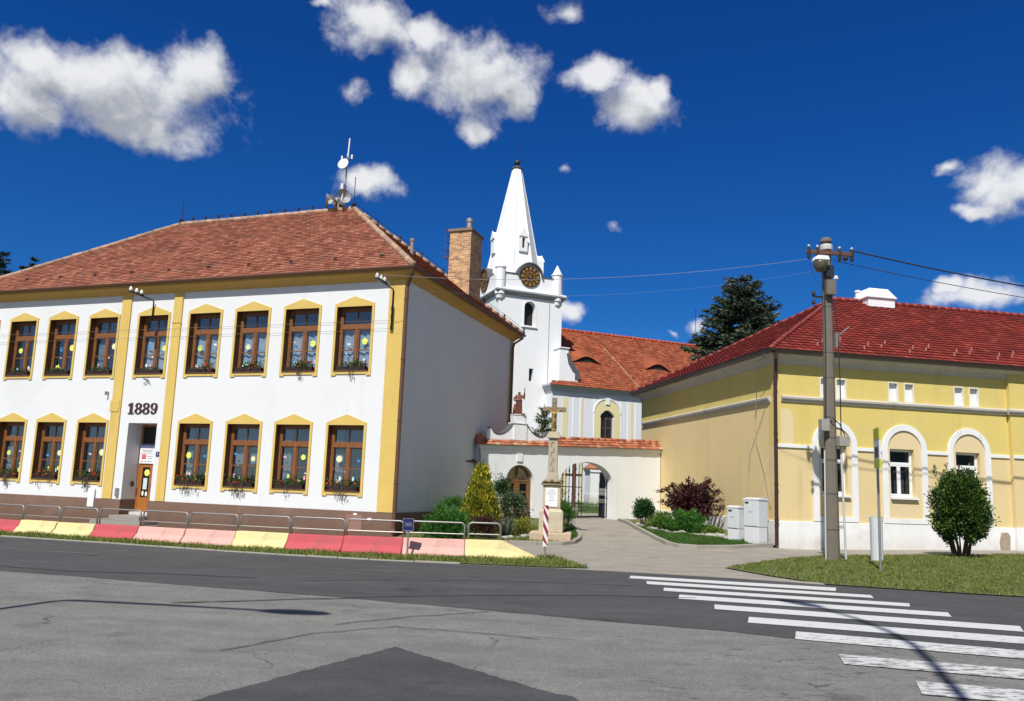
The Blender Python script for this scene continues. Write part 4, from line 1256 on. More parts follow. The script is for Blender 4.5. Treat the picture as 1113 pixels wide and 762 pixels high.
def para(c, r, lo, hi, L):
    a = [(0.0, lo), (L, lo), (L, hi)]
    ar = arc(c, hi - 0.05, r, r, 3, 177, 16)
    return a + ar + [(0.0, hi)]
pr.prism(para(2.33, 0.90, 15.601, 16.72, TX), 0.02, 0.40)
pr.prism(para(3.0, 0.90, 15.601, 16.72, TY), 0.0205, 0.40, axis='x')
pr.box(TX - 0.40, TX - 0.02, 0.41, TY, 15.601, 16.72)
pr.box(0.41, TX - 0.41, TY - 0.4, TY - 0.02, 15.601, 16.72)
pr.box(0.41, TX - 0.41, 0.41, TY - 0.41, 16.3, 16.6)
pr.build('parapet', WHITE2, CHU)
def hood(c, axis):
    o = arc(c, 16.67, 0.99, 0.99, 0, 180, 20) + list(reversed(arc(c, 16.67, 0.90, 0.90, 0, 180, 20)))
    return o
MB().prism(hood(2.33, 'y'), -0.18, 0.45).build('clock_hood', SLATE, CHU)
MB().prism(hood(3.0, 'x'), -0.18, 0.45, axis='x').build('clock_hood', SLATE, CHU)
cp = MB()
cp.prism([(0.2, 16.721), (1.36, 16.721), (1.36, 16.76), (0.2, 16.76)], -0.05, 0.46)
cp.prism([(3.30, 16.721), (4.3, 16.721), (4.3, 16.76), (3.30, 16.76)], -0.05, 0.46)
cp.build('parapet_flashing', SLATE, CHU)


FACE_M = mat('clock_face_brown', (0.055, 0.022, 0.014), 0.6, 0.2, 5)


def clock(axis, c):
    sg = -1
    D = (lambda a, b: (a, b))
    f = MB()
    f.prism(el(c, 16.63, 0.78, 0.78, 32), -0.06, 0.019, axis=axis)
    fo = f.build('clock_face', FACE_M, CHU)
    g_ = MB()
    for k in range(12):
        a = k * math.pi / 6
        ca_, sa_ = math.sin(a), math.cos(a)
        r0, r1, w0, w1 = 0.47, 0.70, 0.045 if k % 3 else 0.065, 0.085 if k % 3 else 0.10
        g_.prism([(c + ca_ * r0 - sa_ * w0, 16.63 + sa_ * r0 + ca_ * w0), (c + ca_ * r1 - sa_ * w1, 16.63 + sa_ * r1 + ca_ * w1), (c + ca_ * r1 + sa_ * w1, 16.63 + sa_ * r1 - ca_ * w1), (c + ca_ * r0 + sa_ * w0, 16.63 + sa_ * r0 - ca_ * w0)], -0.075, -0.0605, axis=axis)
    g_.prism(el(c, 16.63, 0.36, 0.36, 24), -0.072, -0.0605, [el(c, 16.63, 0.31, 0.31, 24)], axis=axis)
    g_.build('clock_numeral', GOLD, fo)
    h = MB()
    for a, l, wd in ((R(5), 0.62, 0.035), (R(-62), 0.42, 0.045)):
        ca_, sa_ = math.sin(a), math.cos(a)
        h.prism([(c - sa_ * wd - ca_ * .1, 16.63 + ca_ * wd - sa_ * .1), (c + ca_ * l, 16.63 + sa_ * l), (c + sa_ * wd - ca_ * .1, 16.63 - ca_ * wd - sa_ * .1)], -0.09, -0.078, axis=axis)
    h.build('clock_hand', GOLD if True else IRON, fo)


clock('y', 2.33)
clock('x', 3.0)
for (px, py) in ((0.10, 0.12), (4.55, 0.12), (0.12, TY - 0.15), (4.75, TY - 0.15)):
    MB().lathe([(0.0, 14.72), (0.26, 14.80), (0.30, 15.06), (0.37, 15.1), (0.37, 16.98), (0.42, 17.0), (0.42, 17.1), (0.36, 17.12), (0.0, 17.84)], 12, (px, py, 0)).build('pinnacle', WHITE2, CHU, smooth=False)
SX, SY = 2.25, 2.98
sp = MB().lathe([(2.20, 16.58), (2.06, 17.3), (0.37, 25.7), (0.30, 25.85)], 8, (SX, SY, 0), rot=R(22.5))
SPI = sp.build('spire', WHITE2, CHU)
edge = MB()
for k in range(8):
    q = R(22.5 + 45 * k)
    edge.tube([(SX + math.cos(q) * 2.19, SY + math.sin(q) * 2.19, 16.6), (SX + math.cos(q) * 0.35, SY + math.sin(q) * 0.35, 25.75)], [0.07, 0.03], 6)
edge.build('spire_rib', WHITE2, SPI)
MB().lathe([(0.36, 25.80), (0.42, 25.84), (0.42, 25.92), (0.16, 26.0), (0.08, 26.15)], 14, (SX, SY, 0)).build('spire_cap', SLATE, SPI)
MB().lathe([(0.02, 26.12), (0.18, 26.2), (0.25, 26.36), (0.18, 26.52), (0.03, 26.6)], 14, (SX, SY, 0)).build('ball_finial', mat('dark_copper', (0.035, 0.028, 0.022), 0.5), SPI, smooth=True)
MB().tube([(SX, SY, 26.5), (SX, SY, 28.1)], 0.025, 5).build('finial_rod', IRON, SPI)
# small gabled openings on the spire, one to every second face
for q, zb, k in ((-90, 18.85, 1.0), (0, 17.55, 1.5), (180, 18.85, 1.0), (-135, 17.55, 0.0)):
    if k == 0: continue
    qa = R(q)
    rr = lambda z: (2.20 + (z - 16.58) * (0.37 - 2.20) / (25.7 - 16.58)) * math.cos(R(22.5))
    m_ = MB()
    hw, hh = 0.33 * k, 1.15
    y_in, y_out = -(rr(zb + hh) - 0.25), -(rr(zb) + 0.16 + (k - 1) * .5)
    gp = [(-hw, zb), (hw, zb), (hw, zb + hh), (0, zb + hh + 0.55), (-hw, zb + hh)]
    m_.prism(gp, y_out, y_in, [rect(-0.10, 0.12, zb + 0.25, zb + 1.05)] if k == 1 else [])
    m_.prism([(-hw - .07, zb + hh - .02), (hw + .07, zb + hh - .02), (0, zb + hh + .62)], y_out - 0.06, y_out - 0.002)
    rot_ = Matrix.Translation((SX, SY, 0)) @ Matrix.Rotation(qa + math.pi / 2, 4, 'Z')
    m_.v = [tuple(rot_ @ Vector(v)) for v in m_.v]
    dm = m_.build('spire_dormer', WHITE2, SPI)
    if k != 1: continue
    k_ = MB().box(-0.099, 0.119, y_out + 0.14, y_out + 0.16, zb + 0.25, zb + 1.05)
    k_.v = [tuple(rot_ @ Vector(v)) for v in k_.v]
    k_.build('dormer_shutter', DARK, dm)

# nave
NX0, NX1, NY0, NY1, NE, NR = 3.84, 26.0, -1.0, 9.0, 8.95, 13.95
n = MB()
def ogee(c, z0, zs, w_):
    r = w_ / 2
    return [(c - r, z0), (c + r, z0), (c + r, zs)] + [(c + r + .06, zs + .12), (c + r * .9, zs + .34)] + arc(c, zs + 0.30, r * .72, r * .55, 20, 160, 8) + [(c - r * .9, zs + .34), (c - r - .06, zs + .12), (c - r, zs)]
NW = [8.30, 12.3, 16.3]
n.prism(rect(NX0, NX1, 0, NE), NY0, NY0 + 0.6, [ogee(c, 5.2, 6.75, 1.05) for c in NW])
n.box(NX0, NX0 + 0.5, NY0 + 0.602, -0.002, 0, NE)
n.box(NX1 - 0.5, NX1, NY0 + 0.602, NY1, 0, NE)
n.box(NX0 + 1.2, NX1 - 0.51, NY1 - 0.5, NY1, 0, NE)
n.box(TX + 0.01, NX1 - 0.51, NY0 + 0.61, NY1 - 0.51, 4.9, 5.0)
n.prism([(NY0 + 0.1, NE + 0.001), (NY1 - 0.1, NE + 0.001), ((NY0 + NY1) / 2, NR - 0.15)], NX1 - 0.4, NX1 - 0.02, axis='x')
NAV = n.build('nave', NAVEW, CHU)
cornp = [(NY0 - 0.001, 8.25), (NY0 - 0.08, 8.28), (NY0 - 0.10, 8.42), (NY0 - 0.20, 8.55), (NY0 - 0.24, 8.72), (NY0 - 0.40, 8.80), (NY0 - 0.40, 8.93), (NY0 - 0.001, 8.93)]
cm = MB().ring(NX0, NX1, NY0, NY1, [(0.001, 8.45), (0.06, 8.47), (0.08, 8.55), (0.15, 8.64), (0.18, 8.74), (0.30, 8.80), (0.30, 8.93), (0.001, 8.93)])
cm.build('nave_cornice', mat('nave_cornice_grey', (0.50, 0.51, 0.54), 0.9, 0.06, 2), NAV)
PALE = mat('pale_yellow_panel', (0.72, 0.64, 0.36), 0.9, 0.03, 1)
pn = MB()
for a, b in ((4.72, 5.12), (10.22, 10.42), (14.2, 14.4)): pn.box(a, b, NY0 - 0.03, NY0 - 0.001, 0.5, 8.05)
pn.box(6.20, 6.34, NY0 - 0.03, NY0 - 0.001, 0.5, 8.05)
for c in NW:
    pn.prism(arch(c - 1.05, c + 1.05, 0.5, 7.15, 0.98), NY0 - 0.03, NY0 - 0.001, [ogee(c, 5.2, 6.75, 1.06)])
pn.build('nave_panel', PALE, NAV)
ln = MB()
for c in NW:
    o = arc(c, 7.15, 1.13, 1.06, 0, 180, 16)
    m_ = MB().prism(o + list(reversed(arc(c, 7.15, 1.05, 0.98, 0, 180, 16))), NY0 - 0.07, NY0 - 0.0005); m_.build('window_arch', WHITE2, NAV)
    MB().box(c - 0.16, c + 0.16, NY0 - 0.10, NY0 - 0.031, 7.75, 8.24).build('window_keystone', WHITE2, NAV)
for x in (5.55, 6.12, 7.2, 9.4, 10.0, 10.65): MB().box(x, x + 0.05, NY0 - 0.04, NY0 - 0.001, 0.5, 8.05).build('nave_lisene', WHITE2, NAV)
WIRON = mat('window_bars_brown', (0.11, 0.055, 0.035), 0.7)
for c in NW:
    gb = MB()
    gb.prism(ogee(c, 5.2, 6.75, 1.05), NY0 + 0.22, NY0 + 0.27, [rect(c - 0.46, c - 0.04, 5.3, 6.05), rect(c + 0.04, c + 0.46, 5.3, 6.05), rect(c - 0.46, c - 0.04, 6.12, 6.72), rect(c + 0.04, c + 0.46, 6.12, 6.72), rect(c - 0.40, c - 0.04, 6.8, 7.18), rect(c + 0.04, c + 0.40, 6.8, 7.18)])
    nwn = gb.build('window', WIRON, NAV)
    MB().box(c - 0.48, c + 0.48, NY0 + 0.245, NY0 + 0.25, 5.25, 7.2).build('pane', mat('dark_leaded_glass', (0.025, 0.022, 0.022), 0.15), nwn)
nslope = math.hypot(5.4, NR - NE)
rt_ = MB()
EO = 0.42
sl = (NR - NE) / 5.0
e_z = NE - EO * sl + 0.28
Lr = math.hypot(5 + EO, NR - e_z)
cn, sn = (5 + EO) / Lr, (NR - e_z) / Lr
rt_.add([(NX0 + 0.56, NY0 - EO, e_z), (NX1 + 0.2, NY0 - EO, e_z), (NX1 + 0.2, 4.0, NR), (NX0 + 0.56, 4.0, NR), (NX0 + 0.56, 9 + EO, e_z), (NX1 + 0.2, 9 + EO, e_z)], [(0, 1, 2, 3), (3, 2, 5, 4)])
NRO = rt_.build('nave_roof', ROOFBASE, CHU)
nt = MB()
tiles(nt, (NX0 - 0.35, NY0 - EO, e_z), (1, 0, 0), (0, cn, sn), (0.92, NX1 - NX0 + 0.55), (0.92, NX1 - NX0 + 0.55), Lr, 0.26, 0.24, 0.035)
tiles(nt, (NX0 - 0.35, NY0 - EO, e_z), (1, 0, 0), (0, cn, sn), (0, 0.92), (0.3, 0.92), 0.5, 0.26, 0.24, 0.035)
nt.build('nave_tiles', TILE_N, NRO)
rd = MB(); ridge_run(rd, (TX - 0.2, 4.0, NR + 0.03), (NX1 + 0.2, 4.0, NR + 0.03), 0.13, 0.4)
rd.build('ridge_tiles', mat('orange_ridge', (0.42, 0.075, 0.022), 0.8, 0.15, 4, island=0.2), NRO, smooth=True)
st_ = MB()      # mortar streak up the roof, where two builds of roof meet
for (x0, w0, x1, w1) in ((11.05, 0.1, 9.9, 5.4), (17.2, 0.0, 18.6, 6.4)):
    for k in range(26):
        a, b = k / 26, (k + 0.8) / 26
        P = lambda q: Vector((x0 + (x1 - x0) * q + rng.uniform(-.05, .05), NY0 - EO + cn * (w0 + (w1 - w0) * q), e_z + sn * (w0 + (w1 - w0) * q))) + Vector((0, -sn, cn)) * 0.045
        p_, q_ = P(a), P(b)
        wd = rng.uniform(.03, .09)
        st_.add([p_ - Vector((wd, 0, 0)), p_ + Vector((wd, 0, 0)), q_ + Vector((wd, 0, 0)), q_ - Vector((wd, 0, 0))], [(0, 1, 2, 3)])
st_.build('mortar_streak', mat('pale_mortar', (0.38, 0.27, 0.16), 0.9, 0.2, 6), NRO)
# eyebrow dormers
for c in (7.5, 13.7):
    wz = (10.95 - e_z) / sn
    base = Vector((c, NY0 - EO + cn * wz, e_z + sn * wz))
    V, Fq = [], []
    N_ = 14
    for i in range(N_ + 1):
        u_ = -1.25 + 2.5 * i / N_
        hh = 0.46 * (0.5 + 0.5 * math.cos(math.pi * u_ / 1.25)) ** 0.8
        V += [(base.x + u_, base.y - 0.12, base.z + 0.02 + hh), (base.x + u_ * 0.45, base.y + 1.25, base.z + 1.25 * sn / cn + 0.05), (base.x + u_, base.y - 0.02, base.z - 0.03)]
    for i in range(N_):
        Fq += [(3 * i, 3 * i + 3, 3 * i + 4, 3 * i + 1)]
    m_ = MB(); m_.add(V, Fq)
    dm = m_.build('eyebrow_dormer', TILE_N, NRO)
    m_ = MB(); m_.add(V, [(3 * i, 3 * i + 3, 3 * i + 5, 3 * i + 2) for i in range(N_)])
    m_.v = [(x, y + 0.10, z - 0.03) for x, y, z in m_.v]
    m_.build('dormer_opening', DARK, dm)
# white buttress with slate weathering beside the tower
bt = MB()
bt.prism([(4.35, 8.95), (5.85, 8.95), (5.85, 9.9), (5.55, 10.05), (5.25, 10.5), (5.05, 11.25), (5.05, 11.5), (4.40, 11.5)], -1.05, 0.9)
bt.build('buttress', WHITE2, CHU)
bs = MB()
bs.prism([(5.60, 9.35), (5.60, 9.80), (5.36, 9.98), (5.06, 10.44), (4.90, 11.15), (5.12, 11.20), (5.34, 10.62), (5.64, 10.18), (5.98, 9.98), (5.98, 9.35)], -1.10, 0.92)
bs.build('buttress_flashing', SLATE, CHU)
MB().box(4.34, 5.12, -1.12, 0.92, 11.502, 11.58).build('buttress_cap', WHITE2, CHU)
MB().tube([(19.5, 4, NR), (19.5, 4, NR + 3.2)], 0.025, 5).build('lightning_rod', IRON, CHU)

# ================================================================== GATE CHAPEL AND WALL
GA = math.atan2(34.6 - 30.0, 6.64 + 1.18)
GW = thing('chapel_gate_wall', 'white churchyard wall with tiled coping, arched gateway and curved chapel gable', 'wall', (-1.18, 30.0, 0), GA)
GL = 9.06
topz = lambda x: 3.20 + 0.034 * x
gate_o = arch(3.80, 6.42, 0.36, 1.95, 0.82, 20)
door_o = arch(1.27, 2.53, 0.36, 1.86, 0.64, 18)
w = MB()
w.prism([(0, -0.3), (GL, -0.3), (GL, topz(GL)), (0, topz(0))], 0.0, 0.45, [gate_o, door_o])
w.box(0, 0.3, 0.451, 3.2, -0.3, 3.2)
w.box(3.2, 3.5, 0.451, 3.2, -0.3, 3.3)
w.box(0.301, 3.2, 2.9, 3.2, -0.3, 3.2)
w.box(0.301, 3.199, 0.46, 2.89, 0.30, 0.36)
GWW = w.build('wall', WHITE, GW)
cb_ = MB().prism([(-0.05, topz(0) - 0.16), (GL + 0.02, topz(GL) - 0.16), (GL + 0.02, topz(GL) - 0.002), (-0.05, topz(0) - 0.002)], -0.09, -0.001)
cb_.build('eaves_moulding', WHITE, GW, bevel=0.02)
ks = MB().box(1.72, 1.98, -0.05, -0.001, 2.62, 2.93); ks.build('keystone', WHITE, GW, bevel=0.015)
hp = MB().box(-0.0, 0.05, -0.06, -0.0, 0.4, 0.40)
cpm = MB()
dirx = Vector((1, 0, 0.034)).normalized()
up_ = Vector((0, 0.75, 0.62)).normalized()
tiles(cpm, (-0.12, -0.17, topz(0) - 0.02), dirx, up_, (0, GL + 0.12), (0, GL + 0.12), 0.56, 0.2, 0.17, 0.03)
upb = Vector((0, -0.75, 0.62)).normalized()
tiles(cpm, (-0.12, 0.66, topz(0) - 0.02), dirx, upb, (0, GL + 0.12), (0, GL + 0.12), 0.56, 0.2, 0.17, 0.03)
cpm.build('coping_tiles', TILE_G, GW)
cbm = MB(); cbm.prism([(-0.165, 0.0), (0.655, 0.0), (0.25, 0.32)], 0.0, GL, axis='x')
cbm.v = [(x, y, z + topz(x) - 0.015) for x, y, z in cbm.v]
cbm.build('coping_base', mat('pale_mortar', (0.38, 0.27, 0.16), 0.9, 0.2, 6), GW)
crd = MB(); ridge_run(crd, (-0.1, 0.25, topz(0) + 0.33), (GL, 0.25, topz(GL) + 0.33), 0.085, 0.34)
crd.build('coping_ridge', TILE_G, GW, smooth=True)
# the curved gable that carries the statue
half = [(0.30, 4.42), (0.27, 4.13), (0.32, 4.08), (0.42, 3.93), (0.55, 3.80), (0.72, 3.69), (0.90, 3.63), (1.08, 3.64), (1.22, 3.72), (1.30, 3.84), (1.42, 3.83), (1.46, 3.76), (1.46, 3.22)]
c0_ = 1.87
gp = [(c0_ - x, z) for x, z in reversed(half)] + [(c0_ + x, z) for x, z in half]
gb = MB().prism(gp, 0.08, 0.36)
GAB = gb.build('gable', WHITE, GW)
rim = MB()
for s_ in (-1, 1):
    pts = [(c0_ + s_ * x, 0.22, z + 0.02) for x, z in half[1:10]]
    for i in range(len(pts) - 1):
        a, b = Vector(pts[i]), Vector(pts[i + 1])
        rim.add([(a.x, 0.05, a.z), (a.x, 0.40, a.z), (b.x, 0.40, b.z), (b.x, 0.05, b.z), (a.x, 0.05, a.z + .03), (a.x, 0.40, a.z + .03), (b.x, 0.40, b.z + .03), (b.x, 0.05, b.z + .03)], [(0, 1, 2, 3), (4, 5, 6, 7), (0, 3, 7, 4), (1, 2, 6, 5), (0, 1, 5, 4), (3, 2, 6, 7)])
rim.build('gable_flashing', SLATE, GW)
pd = MB().box(c0_ - 0.30, c0_ + 0.30, 0.03, 0.41, 3.45, 4.10)
pd.box(c0_ - 0.34, c0_ + 0.34, 0.0, 0.44, 4.102, 4.15)
pd.box(c0_ - 0.24, c0_ + 0.24, 0.05, 0.39, 4.152, 4.44)
pd.box(c0_ - 0.28, c0_ + 0.28, 0.03, 0.42, 4.442, 4.48)
pd.build('pedestal', WHITE, GW, bevel=0.012)
sh = MB()
tiles(sh, (-0.1, 3.3, 3.15), (1, 0, 0), Vector((0, -2.7, 0.45)).normalized(), (0, 3.5), (0, 3.5), 2.75, 0.2, 0.17, 0.03)
sh.add([(-0.1, 3.3, 3.14), (3.5, 3.3, 3.14), (3.5, 0.6, 3.58), (-0.1, 0.6, 3.58)], [(0, 1, 2, 3)])
sh.build('chapel_roof', TILE_G, GW)
MB().tube([(-0.06, -0.12, 3.12), (0.02, -0.08, 2.95), (0.06, -0.06, 2.7), (0.06, -0.06, 0.4)], 0.04, 8).build('downpipe', GALV, GW)
# chapel door
d = MB()
d.prism(door_o, 0.20, 0.27, [arch(1.36, 2.44, 0.42, 1.86, 0.55, 16)])
d.box(1.87, 1.93, 0.19, 0.2695, 0.42, 2.40)
d.box(1.36, 2.44, 0.195, 0.269, 1.86, 1.93)
GD = d.build('door', WOODG, GW)
for a, b in ((1.362, 1.869), (1.931, 2.438)):
    l = MB()
    l.prism(rect(a, b, 0.43, 1.858), 0.215, 0.262, [rect(a + 0.09, b - 0.09, 0.60, 1.00), rect(a + 0.09, b - 0.09, 1.12, 1.42), rect(a + 0.09, b - 0.09, 1.47, 1.78)])
    l.build('door_leaf', WOODG, GD)
    MB().box(a + 0.085, b - 0.085, 0.235, 0.245, 0.595, 1.005).build('door_panel', mat('cream_panel', (0.62, 0.52, 0.33), 0.7), GD)
    MB().box(a + 0.085, b - 0.085, 0.238, 0.243, 1.11, 1.79).build('pane', GLASS, GD)
MB().prism(arch(1.37, 2.43, 1.94, 1.95, 0.46, 14), 0.238, 0.243).build('fanlight_pane', GLASS, GD)
MB().tube([(1.86, 0.17, 1.02), (1.86, 0.17, 1.2)], 0.015, 6).build('handle', IRON, GD)

# low wall between the school and the chapel
LWA = math.atan2(1.05, 0.62)
lw = thing('low_wall', 'low white wall with mossy tiles between the school and the chapel', 'wall', (-1.95, 28.95, 0), LWA)
MB().box(0, 1.23, 0, 0.3, -0.2, 2.52).build('wall', WHITE, lw)
m_ = MB(); tiles(m_, (0.0, -0.10, 2.50), (1, 0, 0), (0, 0.86, 0.5), (0, 1.3), (0, 1.3), 0.32, 0.2, 0.16, 0.04)
tiles(m_, (0.0, 0.40, 2.50), (1, 0, 0), (0, -0.86, 0.5), (0, 1.3), (0, 1.3), 0.32, 0.2, 0.16, 0.04)
m_.box(0, 1.28, 0.0, 0.3, 2.522, 2.60)
m_.build('coping_tiles', mat_tile('mossy_tile', [(0, (0.06, 0.055, 0.045)), (1, (0.11, 0.09, 0.07))]), lw)

# iron gate: closed left leaf, right leaf swung open
gt_ = thing('iron_gate', 'black wrought iron gate in the archway, right leaf swung open', 'gate', (-1.18 + 3.80 * math.cos(GA) - 0.3 * math.sin(GA), 30.0 + 3.80 * math.sin(GA) + 0.3 * math.cos(GA), 0.46), GA)
def leaf(w_, flip, closed):
    m_ = MB()
    n_ = 8
    for i in range(n_ + 1):
        x = w_ * i / n_
        u = x if not flip else w_ - x
        rel = (u / 1.31) - 1
        top = 1.46 + 0.80 * math.sqrt(max(0, 1 - min(1, abs(rel)) ** 2)) if closed else 1.5 + 0.7 * math.sqrt(max(0, 1 - rel * rel))
        m_.box(x - 0.011, x + 0.011, -0.011, 0.011, 0.03, top)
        if i % 2 == 0 and 0 < i < n_:
            m_.prism([(x - .04, top - .25), (x, top - .33), (x + .04, top - .25), (x, top - .05)], -.006, .006)
        for zz in (0.72, 0.98) if i % 2 else (0.85, 1.12):
            m_.prism([(x - .032, zz), (x, zz - .07), (x + .032, zz), (x, zz + .07)], -.012, .012)
    for z in (0.06, 0.60, 1.25): m_.box(0, w_, -0.014, 0.014, z, z + 0.035)
    if not closed:
        m_.box(0, w_, -0.003, 0.003, 0.06, 0.62); m_.box(0, w_, -0.003, 0.003, 1.28, 1.95); m_.box(0, w_, -0.003, 0.003, 0.80, 0.95)
    return m_
leaf(1.29, False, True).build('gate_leaf', IRON, gt_)
lf2 = leaf(1.29, True, False).build('gate_leaf', IRON, gt_)
lf2.location = (2.58, 0, 0)
lf2.rotation_euler = (0, 0, R(67))

# churchyard cross and pier behind the gate
cx = thing('churchyard_cross', 'plain brown cross standing in the grass behind the iron gate', 'cross', (3.10, 37.6, zt(3.1, 37.6)), R(12))
m_ = MB().box(-0.07, 0.07, -0.05, 0.05, -0.1, 2.62); m_.build('upright', RUST, cx, bevel=0.01)
MB().box(-0.42, 0.42, -0.045, 0.045, 1.62, 1.74).build('crossbar', RUST, cx, bevel=0.01)
MB().box(-0.25, 0.25, -0.2, 0.2, -0.1, 0.15).build('base', STEP, cx, bevel=0.02)
pz = zt(4.7, 43)
pr_ = thing('churchyard_pier', 'white plastered pier with small tiled cap behind the gateway', 'pier', (4.72, 43.0, pz), R(12))
MB().box(-0.40, 0.40, -0.4, 0.6, -0.2, 1.72).build('shaft', WHITE, pr_)
MB().box(-0.43, 0.43, -0.43, 0.63, -0.2, 0.55).build('foot', WHITE, pr_)
MB().prism([(-0.40, 1.721), (0.40, 1.721), (0.52, 1.92), (-0.52, 1.92)], -0.45, 0.65).build('head', WHITE, pr_)
m_ = MB(); m_.add([(-.56, -.5, 1.92), (.56, -.5, 1.92), (.56, .7, 1.92), (-.56, .7, 1.92), (-.2, .1, 2.26), (.2, .1, 2.26)], [(0, 1, 5, 4), (1, 2, 5), (2, 3, 4, 5), (3, 0, 4), (0, 1, 2, 3)])
m_.build('tiled_cap', TILE_G, pr_)
MB().tube([(0.52, -0.3, 1.9), (0.46, -0.46, 1.7), (0.46, -0.46, 0.2), (0.36, -0.55, 0.02)], 0.04, 6).build('downpipe', PIPEB, pr_)


# figures grown from a joint skeleton
def figure(name, joints, edges, m, parent, sub=2):
    """joints: {key: (x, y, z, r)}; root is the first joint"""
    keys = list(joints)
    me = bpy.data.meshes.new(name)
    me.from_pydata([joints[k][:3] for k in keys], [(keys.index(a), keys.index(b)) for a, b in edges], [])
    o = bpy.data.objects.new(name, me)
    COL.objects.link(o)
    o.parent = parent
    md = o.modifiers.new('skin', 'SKIN')
    md.use_smooth_shade = True
    for i, k in enumerate(keys):
        me.skin_vertices[0].data[i].radius = (joints[k][3], joints[k][3] * (joints[k][4] if len(joints[k]) > 4 else 1.0))
    me.skin_vertices[0].data[0].use_root = True
    sd = o.modifiers.new('sub', 'SUBSURF')
    sd.levels = sd.render_levels = sub
    me.materials.append(m)
    return o


BRONZE = mat('brown_statue', (0.16, 0.05, 0.028), 0.6, 0.3, 9)
sx, sy = c0_, 0.22
wp = Matrix.Translation((-1.18, 30.0, 0)) @ Matrix.Rotation(GA, 4, 'Z') @ Vector((sx, sy, 4.48))
sa_t = thing('saint_statue', 'brown robed saint statue with one arm raised on the chapel gable', 'statue', wp, R(8))
figure('person', {'pelvis': (0, 0, .44, .125), 'knee': (0.0, -.01, .24, .135), 'hem': (0, 0, .03, .155), 'waist': (0, 0, .55, .105), 'chest': (0, -.01, .69, .125), 'neck': (0, 0, .795, .042), 'head': (0, -.015, .86, .062), 'crown': (0, -.01, .92, .050),
       'shR': (.125, 0, .735, .055), 'elR': (.20, -.03, .66, .05), 'haR': (.195, -.06, .84, .035), 'fiR': (.19, -.06, .90, .028),
       'shL': (-.125, 0, .735, .055), 'elL': (-.215, -.02, .60, .052), 'haL': (-.12, -.12, .52, .038)},
       [('pelvis', 'knee'), ('knee', 'hem'), ('pelvis', 'waist'), ('waist', 'chest'), ('chest', 'neck'), ('neck', 'head'), ('head', 'crown'), ('chest', 'shR'), ('shR', 'elR'), ('elR', 'haR'), ('haR', 'fiR'), ('chest', 'shL'), ('shL', 'elL'), ('elL', 'haL')], BRONZE, sa_t)
MB().tube([(.20, -.08, .60), (.205, -.07, 1.06)], 0.018, 6).build('staff', BRONZE, sa_t)
m_ = MB()
for k in range(5): m_.tube([(-.10 + .05 * k, -.13, .05), (-.09 + .045 * k, -.125, .5)], [.028, .015], 5)
m_.build('robe_folds', BRONZE, sa_t)
MB().lathe([(.09, 0), (.085, .2), (.06, .30), (.055, .36), (.02, .40)], 9, (-.16, -.05, .03)).build('kneeling_figure', BRONZE, sa_t, smooth=True)
MB().box(-.26, .24, -.17, .17, 0, .045).build('plinth', BRONZE, sa_t)


# ================================================================== THE YELLOW HOUSE
HOU = thing('yellow_house', 'long yellow and beige house with red tiled roof and white arched window surrounds', 'house', (8.49, 25.08, 0), R(10.88))
HX, HY, HE = 30.0, 12.2, 6.28
WIN = [(1.57, 2.49), (4.05, 4.95), (6.53, 7.45), (10.4, 11.3), (13.4, 14.3)]
WZ0, WZ1 = 1.72, 3.32
ATT = [(1.58, 1.94), (2.16, 2.52), (4.08, 4.44), (4.68, 5.03), (6.57, 6.93), (7.16, 7.52), (10.2, 10.56), (10.8, 11.16)]
BANDZ = 3.245
lo = MB()
lo.prism(rect(0, HX, 0.88, BANDZ), 0.0, 0.45, [rect(a, b, WZ0, BANDZ) for a, b in []])
w = MB()
# front wall below and above the impost line (window openings cross it, so each band is cut round them)
def band_wall(z0, z1, wins):
    cuts = [0.0]
    m_ = MB()
    x = 0.0
    for a, b in wins:
        m_.box(x, a, 0.0, 0.45, z0, z1)
        if z0 < WZ0: m_.box(a, b, 0.0, 0.45, z0, WZ0)
        if z1 > WZ1: m_.box(a, b, 0.0, 0.45, WZ1, z1)
        x = b
    m_.box(x, HX, 0.0, 0.45, z0, z1)
    return m_
lowm = band_wall(0.88, BANDZ, WIN)
lowm.build('lower_wall', BEIGE, HOU)
up = MB()
up.prism(rect(0, HX, BANDZ, HE), 0.0, 0.45, [rect(a, b, 4.88, 5.51) for a, b in ATT])
upo = MB()
x = 0.0
for a, b in WIN:
    upo.box(x, a, 0.0, 0.45, BANDZ + 0.0005, 3.40); x = b
    upo.box(a, b, 0.0, 0.45, WZ1, 3.40)
upo.box(x, HX, 0.0, 0.45, BANDZ + 0.0005, 3.40)
up2 = MB()
up2.prism(rect(0, HX, 3.4005, HE), 0.0, 0.45, [rect(a, b, 4.88, 5.51) for a, b in ATT])
upo.v += []
k = len(upo.v)
upo.v += up2.v; upo.f += [tuple(i + k for i in f) for f in up2.f]
upo.build('upper_wall', YELLOW, HOU)
sd = MB(); sd.box(0.0, 0.45, 0.4505, HY, 0.88, 4.70)
sd.build('side_wall', SIDEB, HOU)
sd = MB(); sd.box(0.0, 0.45, 0.4505, HY, 4.7005, HE)
sd.box(0.4505, HX, HY - 0.45, HY, 0.0, HE); sd.box(HX - 0.45, HX, 0.4505, HY - 0.4505, 0.0, HE)
sd.build('side_wall', YELLOW, HOU)
fl = MB(); fl.box(0.46, HX - 0.46, 0.46, HY - 0.46, 0.4, 0.5); fl.box(0.46, HX - 0.46, 0.46, HY - 0.46, 4.0, 4.1); fl.build('floor', DARK, HOU)
